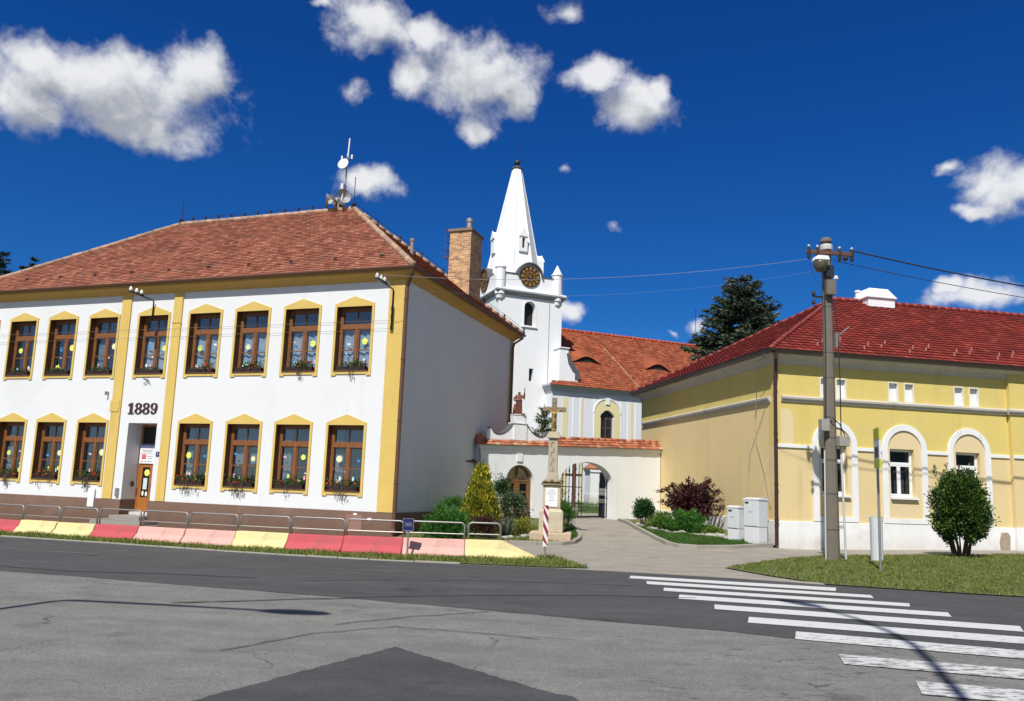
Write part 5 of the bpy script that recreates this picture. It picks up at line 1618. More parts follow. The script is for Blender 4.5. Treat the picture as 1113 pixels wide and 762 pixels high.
# projecting bay at the right
bay = MB().box(8.62, 12.0, -0.14, -0.001, 0.90, BANDZ); bay.build('bay_wall', BEIGE, HOU)
bay = MB().box(8.62, 12.0, -0.14, -0.001, BANDZ + 0.0005, HE - 0.01); bay.build('bay_wall', YELLOW, HOU)
pl = MB()
pl.box(-0.05, HX + 0.05, -0.05, 0.44, -0.4, 0.879)
pl.box(8.60, 12.02, -0.19, -0.0505, -0.4, 0.895)
pl.box(-0.05, 0.44, 0.4405, HY + 0.05, -0.4, 0.879)
pl.build('plinth', PLINTHW, HOU, bevel=0.012)
MB().prism([(8.05, 0.1), (8.42, 0.12), (8.45, 0.6), (8.36, 0.72), (8.1, 0.70), (8.02, 0.4)], -0.056, -0.051).build('bare_patch', mat('bare_masonry', (0.35, 0.28, 0.20), 0.95, 0.35, 9, 0.6, 30), HOU)
MB().prism([(0.18, 3.3), (0.60, 3.3), (0.62, 4.0), (0.56, 4.38), (0.40, 4.45), (0.16, 4.43)], -0.004, -0.001).build('beige_patch', BEIGE2, HOU)
# mouldings
bp = [(-0.001, 4.66), (-0.05, 4.67), (-0.07, 4.73), (-0.11, 4.76), (-0.12, 4.82), (-0.09, 4.84), (-0.001, 4.875)]
m_ = MB().run(0.18, 8.60, bp); m_.v = [(x, y, z) for x, y, z in m_.v]
m2 = MB().run(8.50, 12.1, [(y - 0.14, z) for y, z in bp]); k = len(m_.v); m_.v += m2.v; m_.f += [tuple(i + k for i in f) for f in m2.f]
m_.build('string_course', CORNG, HOU)
m_ = MB().prism([(-y if False else y, z) for y, z in bp], 0.3, 11.9, axis='x')
m_.v = [(y, HY - x if False else x, z) for x, y, z in m_.v]
m_.build('string_course', CORNG, HOU)
cv = [(0.002, 5.88), (0.03, 5.88), (0.05, 5.95), (0.12, 6.05), (0.26, 6.12), (0.30, 6.16), (0.30, 6.277), (0.002, 6.277)]
MB().ring(0, HX, 0, HY, cv).build('cornice', CORNG, HOU)
imx = [(0.02, 1.26), (2.86, 3.75), (5.43, 6.22), (7.86, 8.60)]
for a, b in imx: MB().box(a, b, -0.045, -0.0008, 3.19, 3.30).build('impost_band', TRIMW, HOU, bevel=0.008)
MB().box(8.66, 12.0, -0.19, -0.1405, 3.19, 3.30).build('impost_band', TRIMW, HOU, bevel=0.008)
AR = [(1.26, 2.85), (3.76, 5.42), (6.22, 7.85)]
for a, b in AR:
    r = (b - a) / 2
    o = MB()
    o.prism(arch(a, b, 0.90, 4.13 - r, r, 24), -0.06, -0.0015, [arch(a + 0.20, b - 0.20, 1.06, 4.13 - r, r - 0.20, 24)])
    o.build('arch_surround', TRIMW, HOU, bevel=0.008)
    wa = [q for q in WIN if q[0] > a and q[1] < b][0]
    nn = MB()
    nn.prism(arch(a + 0.202, b - 0.202, 1.062, 4.13 - r, r - 0.202, 24), -0.012, -0.0012, [rect(wa[0] + .001, wa[1] - .001, WZ0 + .001, WZ1 - .001)])
    nn.build('niche', BEIGE2, HOU)
for (a, b) in WIN:
    yo = 0.0 if a < 8.6 else -0.14
    f = MB()
    tz = WZ1 - 0.48
    mx = a + (b - a) * 0.44
    f.prism(rect(a + 0.001, b - 0.001, WZ0 + 0.03, WZ1 - 0.001), 0.13, 0.20, [rect(a + 0.07, b - 0.07, tz + 0.05, WZ1 - 0.08), rect(a + 0.07, mx - 0.03, WZ0 + 0.10, tz - 0.05), rect(mx + 0.04, b - 0.07, WZ0 + 0.10, tz - 0.05)])
    f.box(a + 0.02, b - 0.02, 0.118, 0.1295, tz - 0.035, tz + 0.035)
    f.prism(rect(a + 0.06, mx - 0.02, WZ0 + 0.09, tz - 0.04), 0.115, 0.1298, [rect(a + 0.105, mx - 0.06, WZ0 + 0.14, tz - 0.085)])
    f.prism(rect(mx + 0.03, b - 0.06, WZ0 + 0.09, tz - 0.04), 0.115, 0.1298, [rect(mx + 0.07, b - 0.105, WZ0 + 0.14, tz - 0.085)])
    wo = f.build('window', PVC, HOU)
    MB().box(a + 0.06, b - 0.06, 0.163, 0.167, WZ0 + 0.09, WZ1 - 0.07).build('pane', GLASS_D, wo)
    MB().box(a - 0.02, b + 0.06, -0.12, 0.129, WZ0 - 0.035, WZ0 + 0.029).build('sill', TRIMW, wo)
    curtain(mx + 0.05, b - 0.06, WZ0 + 0.1, tz - 0.22, 0.42, 10).build('curtain', CURTAIN, wo)
    curtain(a + 0.06, mx - 0.02, WZ0 + 0.1, tz - 0.04, 0.44, 6).build('curtain', BLIND, wo)
for a, b in ATT:
    yo = -0.14 if a > 8.6 else 0
    m_ = MB().box(a + 0.001, b - 0.001, 0.10, 0.14, 4.881, 5.509)
    m_.box(a + 0.001, a + 0.015, 0.0, 0.0995, 4.881, 5.509).box(b - 0.015, b - 0.001, 0.0, 0.0995, 4.881, 5.509).box(a + .015, b - .015, 0.0, 0.0995, 5.495, 5.509)
    ao = m_.build('attic_panel', TRIMW, HOU)
    m_ = MB().prism(rect(a - 0.0, b + 0.0, 4.876, 5.53), -0.02, -0.001, [rect(a + 0.02, b - 0.02, 4.90, 5.50)]); m_.build('panel_frame', TRIMW, ao)

# roof
OV = 0.36
HD = HY / 2 + OV
PT = 0.56
RZ = HE + HD * PT
L_ = math.hypot(HD, HD * PT)
ca, sa = HD / L_, HD * PT / L_
e0, e1, f0, f1 = -OV, HX + OV, -OV, HY + OV
rx0, rx1, ry = e0 + HD, e1 - HD, HY / 2
rf = MB()
rf.add([(e0, f0, HE), (e1, f0, HE), (e1, f1, HE), (e0, f1, HE), (rx0, ry, RZ), (rx1, ry, RZ)], [(0, 1, 5, 4), (1, 2, 5), (2, 3, 4, 5), (3, 0, 4), (0, 1, 2, 3)])
HR = rf.build('roof', ROOFBASE, HOU)
t = MB()
wave = [0.016, 0.005, 0.0, 0.005, 0.016]
tiles(t, (e0, f0, HE), (1, 0, 0), (0, ca, sa), (0, 24.0), (HD, 24.0), L_, 0.30, 0.29, 0.05, wave)
tiles(t, (e0, f1, HE), (0, -1, 0), (ca, 0, sa), (0, f1 - f0), (HD, f1 - f0 - HD), L_, 0.30, 0.29, 0.05, wave)
t.build('roof_tiles', TILE_R, HR)
RIDGE_R = mat('red_ridge_tile', (0.20, 0.022, 0.016), 0.6, 0.1, 4, island=0.2)
r = MB()
ridge_run(r, (rx0, ry, RZ + 0.04), (24, ry, RZ + 0.04), 0.12, 0.38)
ridge_run(r, (e0, f0, HE + 0.04), (rx0, ry, RZ + 0.03), 0.085, 0.38)
ridge_run(r, (e0, f1, HE + 0.04), (rx0, ry, RZ + 0.03), 0.085, 0.38)
r.build('ridge_tiles', RIDGE_R, HR, smooth=True)
GUARD = mat('pale_snow_guard', (0.48, 0.20, 0.15), 0.5)
proto_g = MB().box(-0.02, 0.02, -0.012, 0.012, 0.02, 0.15).box(-0.02, 0.02, 0.0, 0.16, 0.045, 0.06).build('snow_guard', GUARD, HR)
n_ = 0
for i in range(26):
    for row in range(2):
        x = 1.6 + i * 0.86 + row * 0.43
        wv = (0.55 if row == 0 else 1.0) + 0.34 * (i % 2)
        if x > 18 or x < e0 + wv * ca + .4: continue
        o = proto_g if n_ == 0 else proto_g.copy()
        if n_: COL.objects.link(o); o.parent = HR
        o.location = (x, f0 + ca * wv, HE + sa * wv + 0.03)
        n_ += 1
gt = MB().ring(e0, e1, f0, f1, [(-0.055, HE - 0.08), (0.05, HE - 0.10), (0.11, HE - 0.06), (0.13, HE + 0.03), (0.11, HE + 0.03), (0.09, HE - 0.03), (0.004, HE - 0.003), (-0.055, HE - 0.004)])
gt.build('gutter', PIPED, HOU)
dp = MB()
dp.tube([(-0.20, -0.40, 6.20), (-0.20, -0.39, 5.98), (-0.06, -0.14, 5.62), (-0.075, -0.12, 5.4), (-0.075, -0.12, 3.0), (-0.085, -0.13, 0.12)], 0.06, 10)
for z in (5.2, 3.6, 2.0, 0.9): dp.lathe([(0.072, -0.025), (0.072, 0.025)], 10, (-0.075, -0.12, z))
dp.build('downpipe', mat('brown_downpipe', (0.05, 0.02, 0.018), 0.4, 0.1, 3), HOU, smooth=False)
# slack cables on the side wall
cb = MB()
cb.tube([(-0.45, -0.3, 6.32), (-0.40, 0.35, 5.8), (-0.13, 1.0, 4.9), (-0.04, 1.25, 4.2), (-0.03, 1.2, 3.4), (-0.03, 0.65, 2.3), (-0.03, 0.35, 1.3)], 0.014, 5)
cb.tube([(-0.03, 0.55, 4.6), (-0.03, 0.95, 4.0), (-0.03, 1.6, 3.1), (-0.03, 1.75, 2.4)], 0.008, 4)
cb.tube([(-0.03, 1.75, 3.6), (-0.03, 1.78, 0.9)], 0.008, 4)
cb.tube([(-0.12, -0.35, 6.28), (-0.35, 0.5, 6.0)], 0.02, 5)
cb.build('slack_cable', mat('pale_cable', (0.36, 0.31, 0.22), 0.7), HOU)
# white sheet-metal ventilator on the ridge
hx = 8.05
v = MB()
v.box(hx - 0.62, hx + 0.62, ry - 0.55, ry + 0.55, RZ - 0.45, RZ + 0.10)
v.box(hx - 0.68, hx + 0.68, ry - 0.62, ry + 0.62, RZ + 0.102, RZ + 0.17)
v.add([(hx - .66, ry - .6, RZ + .172), (hx + .66, ry - .6, RZ + .172), (hx + .66, ry + .6, RZ + .172), (hx - .66, ry + .6, RZ + .172), (hx - .42, ry - .35, RZ + .58), (hx + .45, ry - .35, RZ + .58), (hx + .45, ry + .35, RZ + .58), (hx - .42, ry + .35, RZ + .58)],
      [(0, 1, 5, 4), (1, 2, 6, 5), (2, 3, 7, 6), (3, 0, 4, 7), (4, 5, 6, 7), (0, 3, 2, 1)])
v.build('roof_ventilator', WHITEP, HR, bevel=0.02)
MB().lathe([(0.09, 0), (0.09, 0.28), (0.12, 0.30), (0.12, 0.38)], 10, (hx - 0.75, ry, RZ + 0.12)).build('vent_pipe', WHITEP, HR)


# ================================================================== BARRIER BLOCKS AND RAILINGS
PINK = mat('pink_barrier_paint', (0.66, 0.36, 0.31), 0.75, 0.06, 3, 0.3, 60, dirt=(0.36, 0.25, 0.21), dscale=2.2, damt=0.7, streak=0.8)
REDB = mat('red_barrier_paint', (0.47, 0.070, 0.085), 0.75, 0.06, 3, 0.3, 60, dirt=(0.27, 0.085, 0.08), dscale=2.2, damt=0.7, streak=0.8)
YELB = mat('yellow_barrier_paint', (0.68, 0.575, 0.27), 0.75, 0.06, 3, 0.3, 60, dirt=(0.40, 0.34, 0.20), dscale=2.2, damt=0.7, streak=0.8)
LINE = [(-15.2, 21.45), (-13.9, 20.98), (-12.62, 20.55), (-11.46, 20.18), (-10.32, 19.84), (-9.06, 19.46), (-7.74, 19.06), (-6.40, 18.68), (-5.07, 18.37), (-3.73, 18.16), (-2.34, 18.06), (-0.92, 18.10)]
COLS = ['r', 'r', 'y', 'y', 'r', 'p', 'p', 'y', 'r', 'r', 'p']
BLAB = ['red barrier block running out of the left picture edge', 'red barrier block at the left edge beside the yellow pair', 'left block of the yellow barrier pair below the notice board', 'right block of the yellow barrier pair below the notice board',
        'single red barrier block in front of the school door', 'left block of the pink barrier pair right of the school door', 'right block of the pink barrier pair right of the school door', 'yellow barrier block between the pink pair and the red pair',
        'left block of the red barrier pair near the building corner', 'right block of the red barrier pair near the building corner', 'pink barrier block behind the blue number sign']
RLAB = ['steel hoop railing on the red block leaving the picture', 'steel hoop railing on the red block at the left edge', 'steel hoop railing on the left yellow block of the pair', 'steel hoop railing on the right yellow block of the pair',
        'steel hoop railing on the single red block at the school door', 'steel hoop railing on the left pink block of the pair', 'steel hoop railing on the right pink block of the pair', 'steel hoop railing on the yellow block between pink and red',
        'steel hoop railing on the left red block of the pair', 'steel hoop railing on the right red block with a small tag', 'steel hoop railing behind the blue number sign']
CM = {'r': REDB, 'y': YELB, 'p': PINK}


def hoop(L, tag_=False):
    m_ = MB()
    r, h, d = 0.020, 0.385, 0.09
    pts = [(0.03, 0, 0.0), (0.03, 0, h - d)] + [(0.03 + d - d * math.cos(R(a)), 0, h - d + d * math.sin(R(a))) for a in (20, 45, 70)] + [(0.03 + d, 0, h), (L - 0.03 - d, 0, h)]
    pts += [(L - 0.03 - d + d * math.sin(R(a)), 0, h - d + d * math.cos(R(a))) for a in (20, 45, 70)] + [(L - 0.03, 0, h - d), (L - 0.03, 0, 0)]
    m_.tube(pts, r, 8)
    return m_


for i in range(len(LINE) - 1):
    a, b = Vector(LINE[i] + (0,)), Vector(LINE[i + 1] + (0,))
    L = (b - a).length
    ang = math.atan2((b - a).y, (b - a).x)
    z = zt(*LINE[i])
    k_ = 0.70 + 0.20 * i / 10
    prof = [(0.0, -0.05), (0.0, 0.06 * k_), (0.10, 0.20 * k_), (0.13, 0.215 * k_), (0.19, 0.43 * k_), (0.36, 0.43 * k_), (0.42, -0.05)]
    m_ = MB().run(0.012, L - 0.012, prof)
    o = m_.build('barrier_block', CM[COLS[i]], None, bevel=0.018)
    o.location = (a.x, a.y + rng.uniform(-.015, .015), z + rng.uniform(-.012, .008)); o.rotation_euler = (0, 0, ang + R(rng.uniform(-.6, .6)))
    tag(o, BLAB[i], 'barrier', 'painted concrete barrier blocks along the road')
    hL = L - 0.02
    hb = thing('hoop_railing', RLAB[i], 'railing', (a.x - math.sin(ang) * 0.27 + math.cos(ang) * 0.02, a.y + math.cos(ang) * 0.27, z + 0.43 * k_ - 0.01), ang, 'steel hoop railings along the road')
    hoop(hL).build('hoop', GALV, hb, smooth=True)
    MB().tube([(0.04, 0, 0.13), (hL - 0.04, 0, 0.13)], 0.013, 6).build('lower_rail', GALV, hb)
    if i == 9: MB().box(hL * .36, hL * .43, -0.03, 0.03, 0.38, 0.425).build('tag', WHITEP, hb)
# ramped end block
a = Vector((-0.92, 18.10, 0))
ang = math.atan2(0.08, 1.64)
m_ = MB()
L = 1.72
sec = lambda x, k: [(x, 0.0, -0.05), (x, 0.0, 0.06 * k), (x, 0.10, 0.20 * k), (x, 0.13, 0.215 * k), (x, 0.19, 0.43 * k), (x, 0.36, 0.43 * k), (x, 0.42, -0.05)]
ss = [sec(0.006, .92), sec(0.86, .92), sec(L, 0.06)]
m_.v = [p for s_ in ss for p in s_]
for j in range(2):
    for q in range(7):
        m_.f.append((7 * j + q, 7 * j + (q + 1) % 7, 7 * j + 7 + (q + 1) % 7, 7 * j + 7 + q))
m_.f.append(tuple(range(7))); m_.f.append(tuple(reversed(range(14, 21))))
o = m_.build('barrier_block', YELB, None, bevel=0.01)
o.location = (a.x, a.y, 0); o.rotation_euler = (0, 0, ang)
tag(o, 'yellow ramped end block where the barrier stops at the driveway', 'barrier', 'painted concrete barrier blocks along the road')
hb = thing('hoop_railing', 'short steel hoop railing on the yellow ramped end block', 'railing', (a.x + 0.02, a.y + 0.27, 0.39), ang, 'steel hoop railings along the road')
hoop(0.80).build('hoop', GALV, hb, smooth=True)
MB().tube([(0.04, 0, 0.13), (0.76, 0, 0.13)], 0.013, 6).build('lower_rail', GALV, hb)

# ================================================================== SIGNS AND POSTS
ns = thing('number_sign', 'small blue square plate numbered 380 on a short grey post', 'sign', (-2.18, 17.85, zt(-2.18, 17.85)), R(-8))
MB().tube([(0, 0, -0.05), (0, 0, 0.6)], 0.022, 8).build('post', GALV, ns)
MB().box(-0.125, 0.125, -0.035, -0.022, 0.57, 0.84).build('plate', BLUE, ns, bevel=0.004)
MB().prism(rect(-0.126, 0.126, 0.569, 0.841), -0.0385, -0.0355, [rect(-0.116, 0.116, 0.579, 0.831)]).build('plate_border', GALV, ns)
text('plate_number', '380', 0.12, GALV, ns, (0, -0.037, 0.705))
MB().lathe([(0.045, 0), (0.045, 0.06), (0.03, 0.07)], 8, (0, 0, 0)).build('foot', GALV, ns)

sp_ = thing('marker_post', 'red and white striped marker board on a grey post beside the driveway', 'marker post', (0.90, 18.35, 0.0), R(-5))
MB().tube([(0, 0.03, -0.05), (0, 0.03, 1.2)], 0.02, 8).build('post', GALV, sp_)
MB().box(-0.058, 0.058, -0.005, 0.008, 0.30, 1.23).build('board', GREYL, sp_)
rs = MB()
for k in range(4):
    z0 = 0.28 + k * 0.31
    p_ = [(-0.058, z0 + .16), (0.058, z0 - 0.10), (0.058, z0 + 0.06), (-0.058, z0 + 0.30)]
    p_ = [(x, min(max(z, 0.30), 1.23)) for x, z in p_]
    rs.prism(p_, -0.008, -0.0055)
rs.build('stripe', REDP, sp_)

bs = thing('stop_sign_post', 'tall grey post with narrow yellow ended timetable plate on the lawn', 'sign post', (8.67, 18.57, zt(8.67, 18.57)), R(78))
MB().tube([(0, 0, -0.05), (0, 0, 3.32)], 0.03, 10).build('post', GALV, bs)
MB().box(-0.50, 0.02, 0.036, 0.07, 2.36, 3.28).build('plate', GREYP, bs)
for z0, z1 in ((3.02, 3.281), (2.36, 2.56)):
    MB().box(-0.502, 0.0, 0.0705, 0.075, z0, z1).build('plate_band', SIGNY, bs)
    MB().box(-0.51, -0.5025, 0.034, 0.075, z0, z1).build('plate_band', SIGNY, bs)
MB().box(-0.40, -0.1, 0.0705, 0.074, 2.6, 2.85).build('timetable', BLACKP, bs)

bn = thing('plastic_tube', 'upright pale plastic tube with open rim standing on the lawn', 'tube', (9.86, 21.30, zt(9.86, 21.3)), 0.0)
MB().lathe([(0.155, -0.05), (0.16, 1.15), (0.165, 1.17), (0.150, 1.17), (0.145, 1.0)], 18).build('tube', mat('pale_grey_tube', (0.56, 0.58, 0.60), 0.5, 0.03, 2), bn, smooth=False)
MB().tube([(-0.15, 0, 1.14), (-0.27, -0.02, 1.17)], 0.018, 6).build('handle', GREYL, bn)

# electricity cabinets
def cabinet(name, label, loc, w_, d_, h, rz):
    o = thing(name, label, 'cabinet', loc, rz, 'electricity cabinets by the yellow house')
    MB().box(-w_ / 2, w_ / 2, 0, d_, -0.1, h * 0.40).build('base', GREYL, o, bevel=0.008)
    MB().box(-w_ / 2 - .01, w_ / 2 + .01, -.01, d_ + .01, h * 0.405, h - 0.04).build('body', GREYP, o, bevel=0.008)
    MB().prism([(-0.03, h - 0.04), (d_ + .03, h - .04), (d_ + .03, h), (d_ / 2, h + 0.035), (-.03, h)], -w_ / 2 - .03, w_ / 2 + .03, axis='x').build('lid', GREYL, o)
    for s_ in (-1, 1):
        x0, x1 = (-w_ / 2 + .01, -.008) if s_ < 0 else (.008, w_ / 2 - .01)
        dr_ = MB().box(x0, x1, -0.022, -0.0105, h * 0.42, h - 0.06).build('door', GREYP, o, bevel=0.004)
        MB().lathe([(0.016, 0), (0.016, .012)], 8, (s_ * 0.05, -0.03, h * 0.72)).build('lock', BLACKP, dr_)
    MB().box(-w_ / 2 + .05, -w_ / 2 + .19, -0.026, -0.0225, h - 0.16, h - 0.10).build('plate', BLACKP, o)
    return o
cabinet('electricity_cabinet', 'taller grey two-door electricity cabinet at the house corner', (7.66, 25.0, zt(7.7, 24.9) - 0.02), 0.56, 0.42, 1.46, R(-56))
cabinet('electricity_cabinet', 'lower pale electricity cabinet left of the taller one', (7.26, 25.62, zt(7.2, 25.2) - 0.02), 0.44, 0.28, 1.16, R(-56))

# ================================================================== UTILITY POLE AND WIRES
PX, PY = 8.72, 21.4
po = thing('utility_pole', 'weathered concrete utility pole with crossarm, lamp and meter boxes', 'pole', (PX, PY, zt(PX, PY)), R(6))
pm = MB()
zs = [-0.3, 0.0, 1.5, 3.0, 4.5, 6.0, 7.4, 8.75]
w0, w1 = 0.180, 0.112
prev = None
prof = []
for z in zs:
    k = max(z, 0) / 8.75
    prof.append((w0 + (w1 - w0) * k, z))
pm.lathe([(r * 1.10, z) for r, z in prof], 8, rot=R(22.5), squash=0.9)
POL = pm.build('shaft', CONC, po, bevel=0.015)
for z in (0.8, 1.75, 2.65, 3.25, 3.7, 4.9, 5.6, 6.9):
    pm = MB()
    k = z / 8.75; r = (w0 + (w1 - w0) * k) * 1.13
    pm.lathe([(r, -0.012), (r, 0.012)], 8, (0, 0, z), rot=R(22.5), squash=0.9)
    pm.build('band', mat('pole_strap', (0.10, 0.09, 0.08), 0.6, metal=0.4), po)
MB().lathe([(0.155, 0), (0.17, 0.02), (0.17, 0.13), (0.155, 0.17)], 10, (0, 0, 8.52)).build('collar', mat('pale_collar', (0.50, 0.49, 0.46), 0.7), po)
MB().lathe([(0.150, 0), (0.16, 0.03), (0.15, 0.1), (0.11, 0.13)], 10, (0, 0, 8.76)).build('cap', CONC, po)
MB().box(-0.66, 0.70, -0.21, -0.14, 8.36, 8.46).build('crossarm', RUST, po)
for x, s_ in ((-0.60, 1), (0.30, 1), (0.66, 1), (-0.35, .8)):
    m_ = MB().lathe([(0.02, -0.24), (0.05, -0.22), (0.055, -0.02), (0.05, 0.02), (0.05, 0.06), (0.03, 0.10), (0.02, 0.12)], 9, (x, -0.175, 8.44))
    i_ = m_.build('insulator', mat('dark_insulator', (0.03, 0.02, 0.015), 0.4), po)
    MB().lathe([(0.028, 0.0), (0.038, 0.02), (0.036, 0.04), (0.018, 0.06)], 9, (x, -0.175, 8.55)).build('insulator_cap', INSUL, i_)
MB().lathe([(0.05, 0), (0.08, 0.05), (0.05, 0.12)], 9, (0.47, -0.175, 8.22)).build('insulator', mat('dark_insulator', (0.03, 0.02, 0.015), 0.4), po)
lmp = MB()
lmp.prism([(-0.26, 0.0), (0.12, 0.0), (0.17, -0.13), (-0.33, -0.13)], -0.55, -0.20)
lmp.v = [((x + .1) * .85 - 0.32, y * .85 + .06, z + 8.26) for x, y, z in lmp.v]
LH = lmp.build('lamp_hood', WHITEP, po, bevel=0.03)
lb = MB().lathe([(0.185, 0.0), (0.19, -0.06), (0.17, -0.20), (0.10, -0.30), (0.02, -0.32)], 14, (-0.32, -0.26, 8.128)); lb.build('lamp_glass', mat('dusty_lamp_glass', (0.10, 0.085, 0.06), 0.3, 0.35, 9), LH, smooth=True)
MB().box(-0.12, 0.1, -0.22, -0.12, 7.72, 8.05).build('lamp_bracket', IRON, po)
bx = MB().box(-0.13, 0.13, -0.27, -0.14, 7.2, 7.62); bx.build('junction_box', CONC, po, bevel=0.01)
m_ = MB().lathe([(0.04, 0), (0.07, 0.04), (0.06, 0.10), (0.03, 0.14)], 9, (0.16, -0.2, 7.62)); m_.build('insulator', INSUL, po)
m_ = MB()
m_.box(-0.42, -0.12, -0.02, 0.02, 7.15, 7.2)
for z in (6.95, 7.2): m_.lathe([(0.03, 0), (0.055, 0.03), (0.05, 0.10), (0.02, 0.14)], 8, (-0.40, 0, z))
m_.build('side_bracket', mat('dark_insulator', (0.03, 0.02, 0.015), 0.4), po)
MB().box(-0.36, -0.14, -0.26, -0.05, 3.42, 3.74).build('meter_box', mat('old_grey_box', (0.30, 0.28, 0.25), 0.7, 0.15, 6), po, bevel=0.01)
MB().box(0.08, 0.37, -0.36, -0.14, 3.02, 3.30).build('meter_box', mat('old_grey_box', (0.30, 0.28, 0.25), 0.7, 0.15, 6), po, bevel=0.015)
MB().tube([(-0.275, -0.16, 0.0), (-0.245, -0.15, 2.9)], 0.022, 6).build('conduit', mat('pale_conduit', (0.50, 0.50, 0.49), 0.6), po)
MB().tube([(0.265, -0.20, 0.0), (0.20, -0.18, 3.05)], 0.028, 6).build('conduit', mat('pale_conduit', (0.50, 0.50, 0.49), 0.6), po)
m_ = MB()
for (xa, xb, za, zb) in ((-0.17, -0.22, 8.3, 3.7), (0.02, 0.18, 7.2, 6.2), (0.18, 0.205, 6.2, 3.3)): m_.tube([(xa, -0.19, za), ((xa + xb) / 2 + .02, -0.2, (za + zb) / 2), (xb, -0.20, zb)], 0.016, 5)
m_.tube([(-0.20, -0.1, 3.85), (-0.05, -0.26, 3.78), (0.15, -0.24, 3.62), (0.32, -0.2, 3.30)], 0.014, 5)
m_.build('pole_cable', BLACKP, po)
MB().tube([(0.16, -0.05, 6.0), (0.50, -0.25, 6.32)], 0.022, 5).build('short_bracket', GALV, po)
MB().box(0.12, 0.2, -0.2, -0.1, 5.75, 6.15).build('cable_clamp', GALV, po)


def wire(name, label, a, b, sag, r, m=None, group='overhead wires at the utility pole'):
    a, b = Vector(a), Vector(b)
    pts = []
    for i in range(25):
        t = i / 24
        p = a.lerp(b, t); p.z -= sag * 4 * t * (1 - t)
        pts.append(p)
    o = MB().tube(pts, r, 5).build(name, m or mat('wire_black', (0.03, 0.03, 0.032), 0.6))
    return tag(o, label, 'wire', group)


c6, s6 = math.cos(R(6)), math.sin(R(6))
pw = lambda x, y, z: (PX + x * c6 - y * s6, PY + x * s6 + y * c6, z + zt(PX, PY))
PALEW = mat('wire_pale', (0.24, 0.25, 0.27), 0.5)
# brackets on the school front
def bracket(label, x, ztop, zbot):
    pos = to_world @ Vector((x, -0.055 if x < -5 else -0.06, 0))
    o = thing('wire_bracket', label, 'bracket', pos, R(-19), 'wire brackets on the school front')
    MB().tube([(0, -0.03, zbot), (0, -0.03, ztop), (0, -0.10, ztop + 0.03), (-0.02, -1.12, ztop + 0.10)], 0.026, 7).build('arm', IRON, o)
    m_ = MB().box(-0.06, 0.06, -1.16, -0.55, ztop + 0.06, ztop + 0.11)
    m_.build('bar', IRON, o)
    for y in (-1.08, -0.82, -0.60):
        MB().lathe([(0.03, 0), (0.055, 0.03), (0.06, 0.09), (0.035, 0.15), (0.015, 0.18)], 9, (-0.02, y, ztop + 0.10)).build('insulator', INSUL, o)
    return o
bracket('iron wire bracket with white insulators above the school entrance', -9.86, 7.66, 6.95)
bracket('iron wire bracket with white insulators at the school corner', -0.42, 7.62, 6.35)
bw = to_world @ Vector((-0.44, -1.1, 7.86))
wire('overhead_wire', 'thin pale wire from the pole crossarm to the bracket on the school corner', pw(-0.60, -0.175, 8.2), bw, 0.35, 0.006, PALEW)
wire('overhead_wire', 'thin dark wire leaving the pole leftwards below the crossarm', pw(-0.42, 0, 7.9), (bw.x, bw.y, bw.z - .35), 0.5, 0.002, PALEW)
wire('overhead_wire', 'thick dark cable from the crossarm to the right picture edge', pw(0.66, -0.175, 8.52), (34.0, 26.0, 8.4), 0.75, 0.022)
wire('overhead_wire', 'thinner dark wire below the thick cable right of the pole', pw(0.12, -0.17, 8.2), (34.0, 26.5, 8.35), 0.75, 0.011)
wire('overhead_wire', 'slack loop of wire hanging beside the pole lamp', pw(-0.60, -0.175, 8.1), pw(-0.12, -0.1, 7.5), 0.25, 0.006)

# street lamps standing outside the frame whose shadows fall on the road
def street_lamp(label, base, pts, head, hr):
    o = thing('street_lamp', label, 'street lamp', base, 0.0)
    MB().tube(pts, [0.075] + [0.055] * (len(pts) - 2) + [0.035], 10).build('post', GALV, o, smooth=True)
    m_ = MB().lathe([(0.02, 0.10), (0.17, 0.07), (0.20, 0.0), (0.16, -0.05), (0.02, -0.06)], 12)
    h_ = m_.build('lamp_head', GREYP, o)
    h_.location = head; h_.rotation_euler = (0, 0, hr); h_.scale = (2.4, 0.9, 1)
    return o
sxy = (math.sin(SUN_AZ) / math.tan(SUN_EL), math.cos(SUN_AZ) / math.tan(SUN_EL))
Hh = 7.5
b1 = (-5.53 - sxy[0] * Hh, 10.24 - sxy[1] * Hh)
hx_, hy_ = -2.55 - sxy[0] * Hh - b1[0], 9.95 - sxy[1] * Hh - b1[1]
street_lamp('grey street lamp with long arm standing behind the viewer on the left', (b1[0], b1[1], 0), [(0, 0, -0.1), (0, 0, 7.3), (0.06, 0, 7.46), (0.2, -0.02, 7.5), (hx_ * .5, hy_ * .5, 7.52), (hx_, hy_, 7.5)], (hx_, hy_, 7.48), math.atan2(hy_, hx_))
b2 = (1.66, 0.674)
street_lamp('tall grey street lamp with curved arm standing behind the viewer on the right', (b2[0], b2[1], 0), [(0, 0, -0.1), (0, 0, 5.0), (0, 0, 10.2), (-0.04, 0, 11.2), (-0.2, 0.02, 12.3), (-0.42, 0.3, 13.2), (-0.70, 0.9, 13.75)], (-0.85, 1.2, 13.8), 2.0)

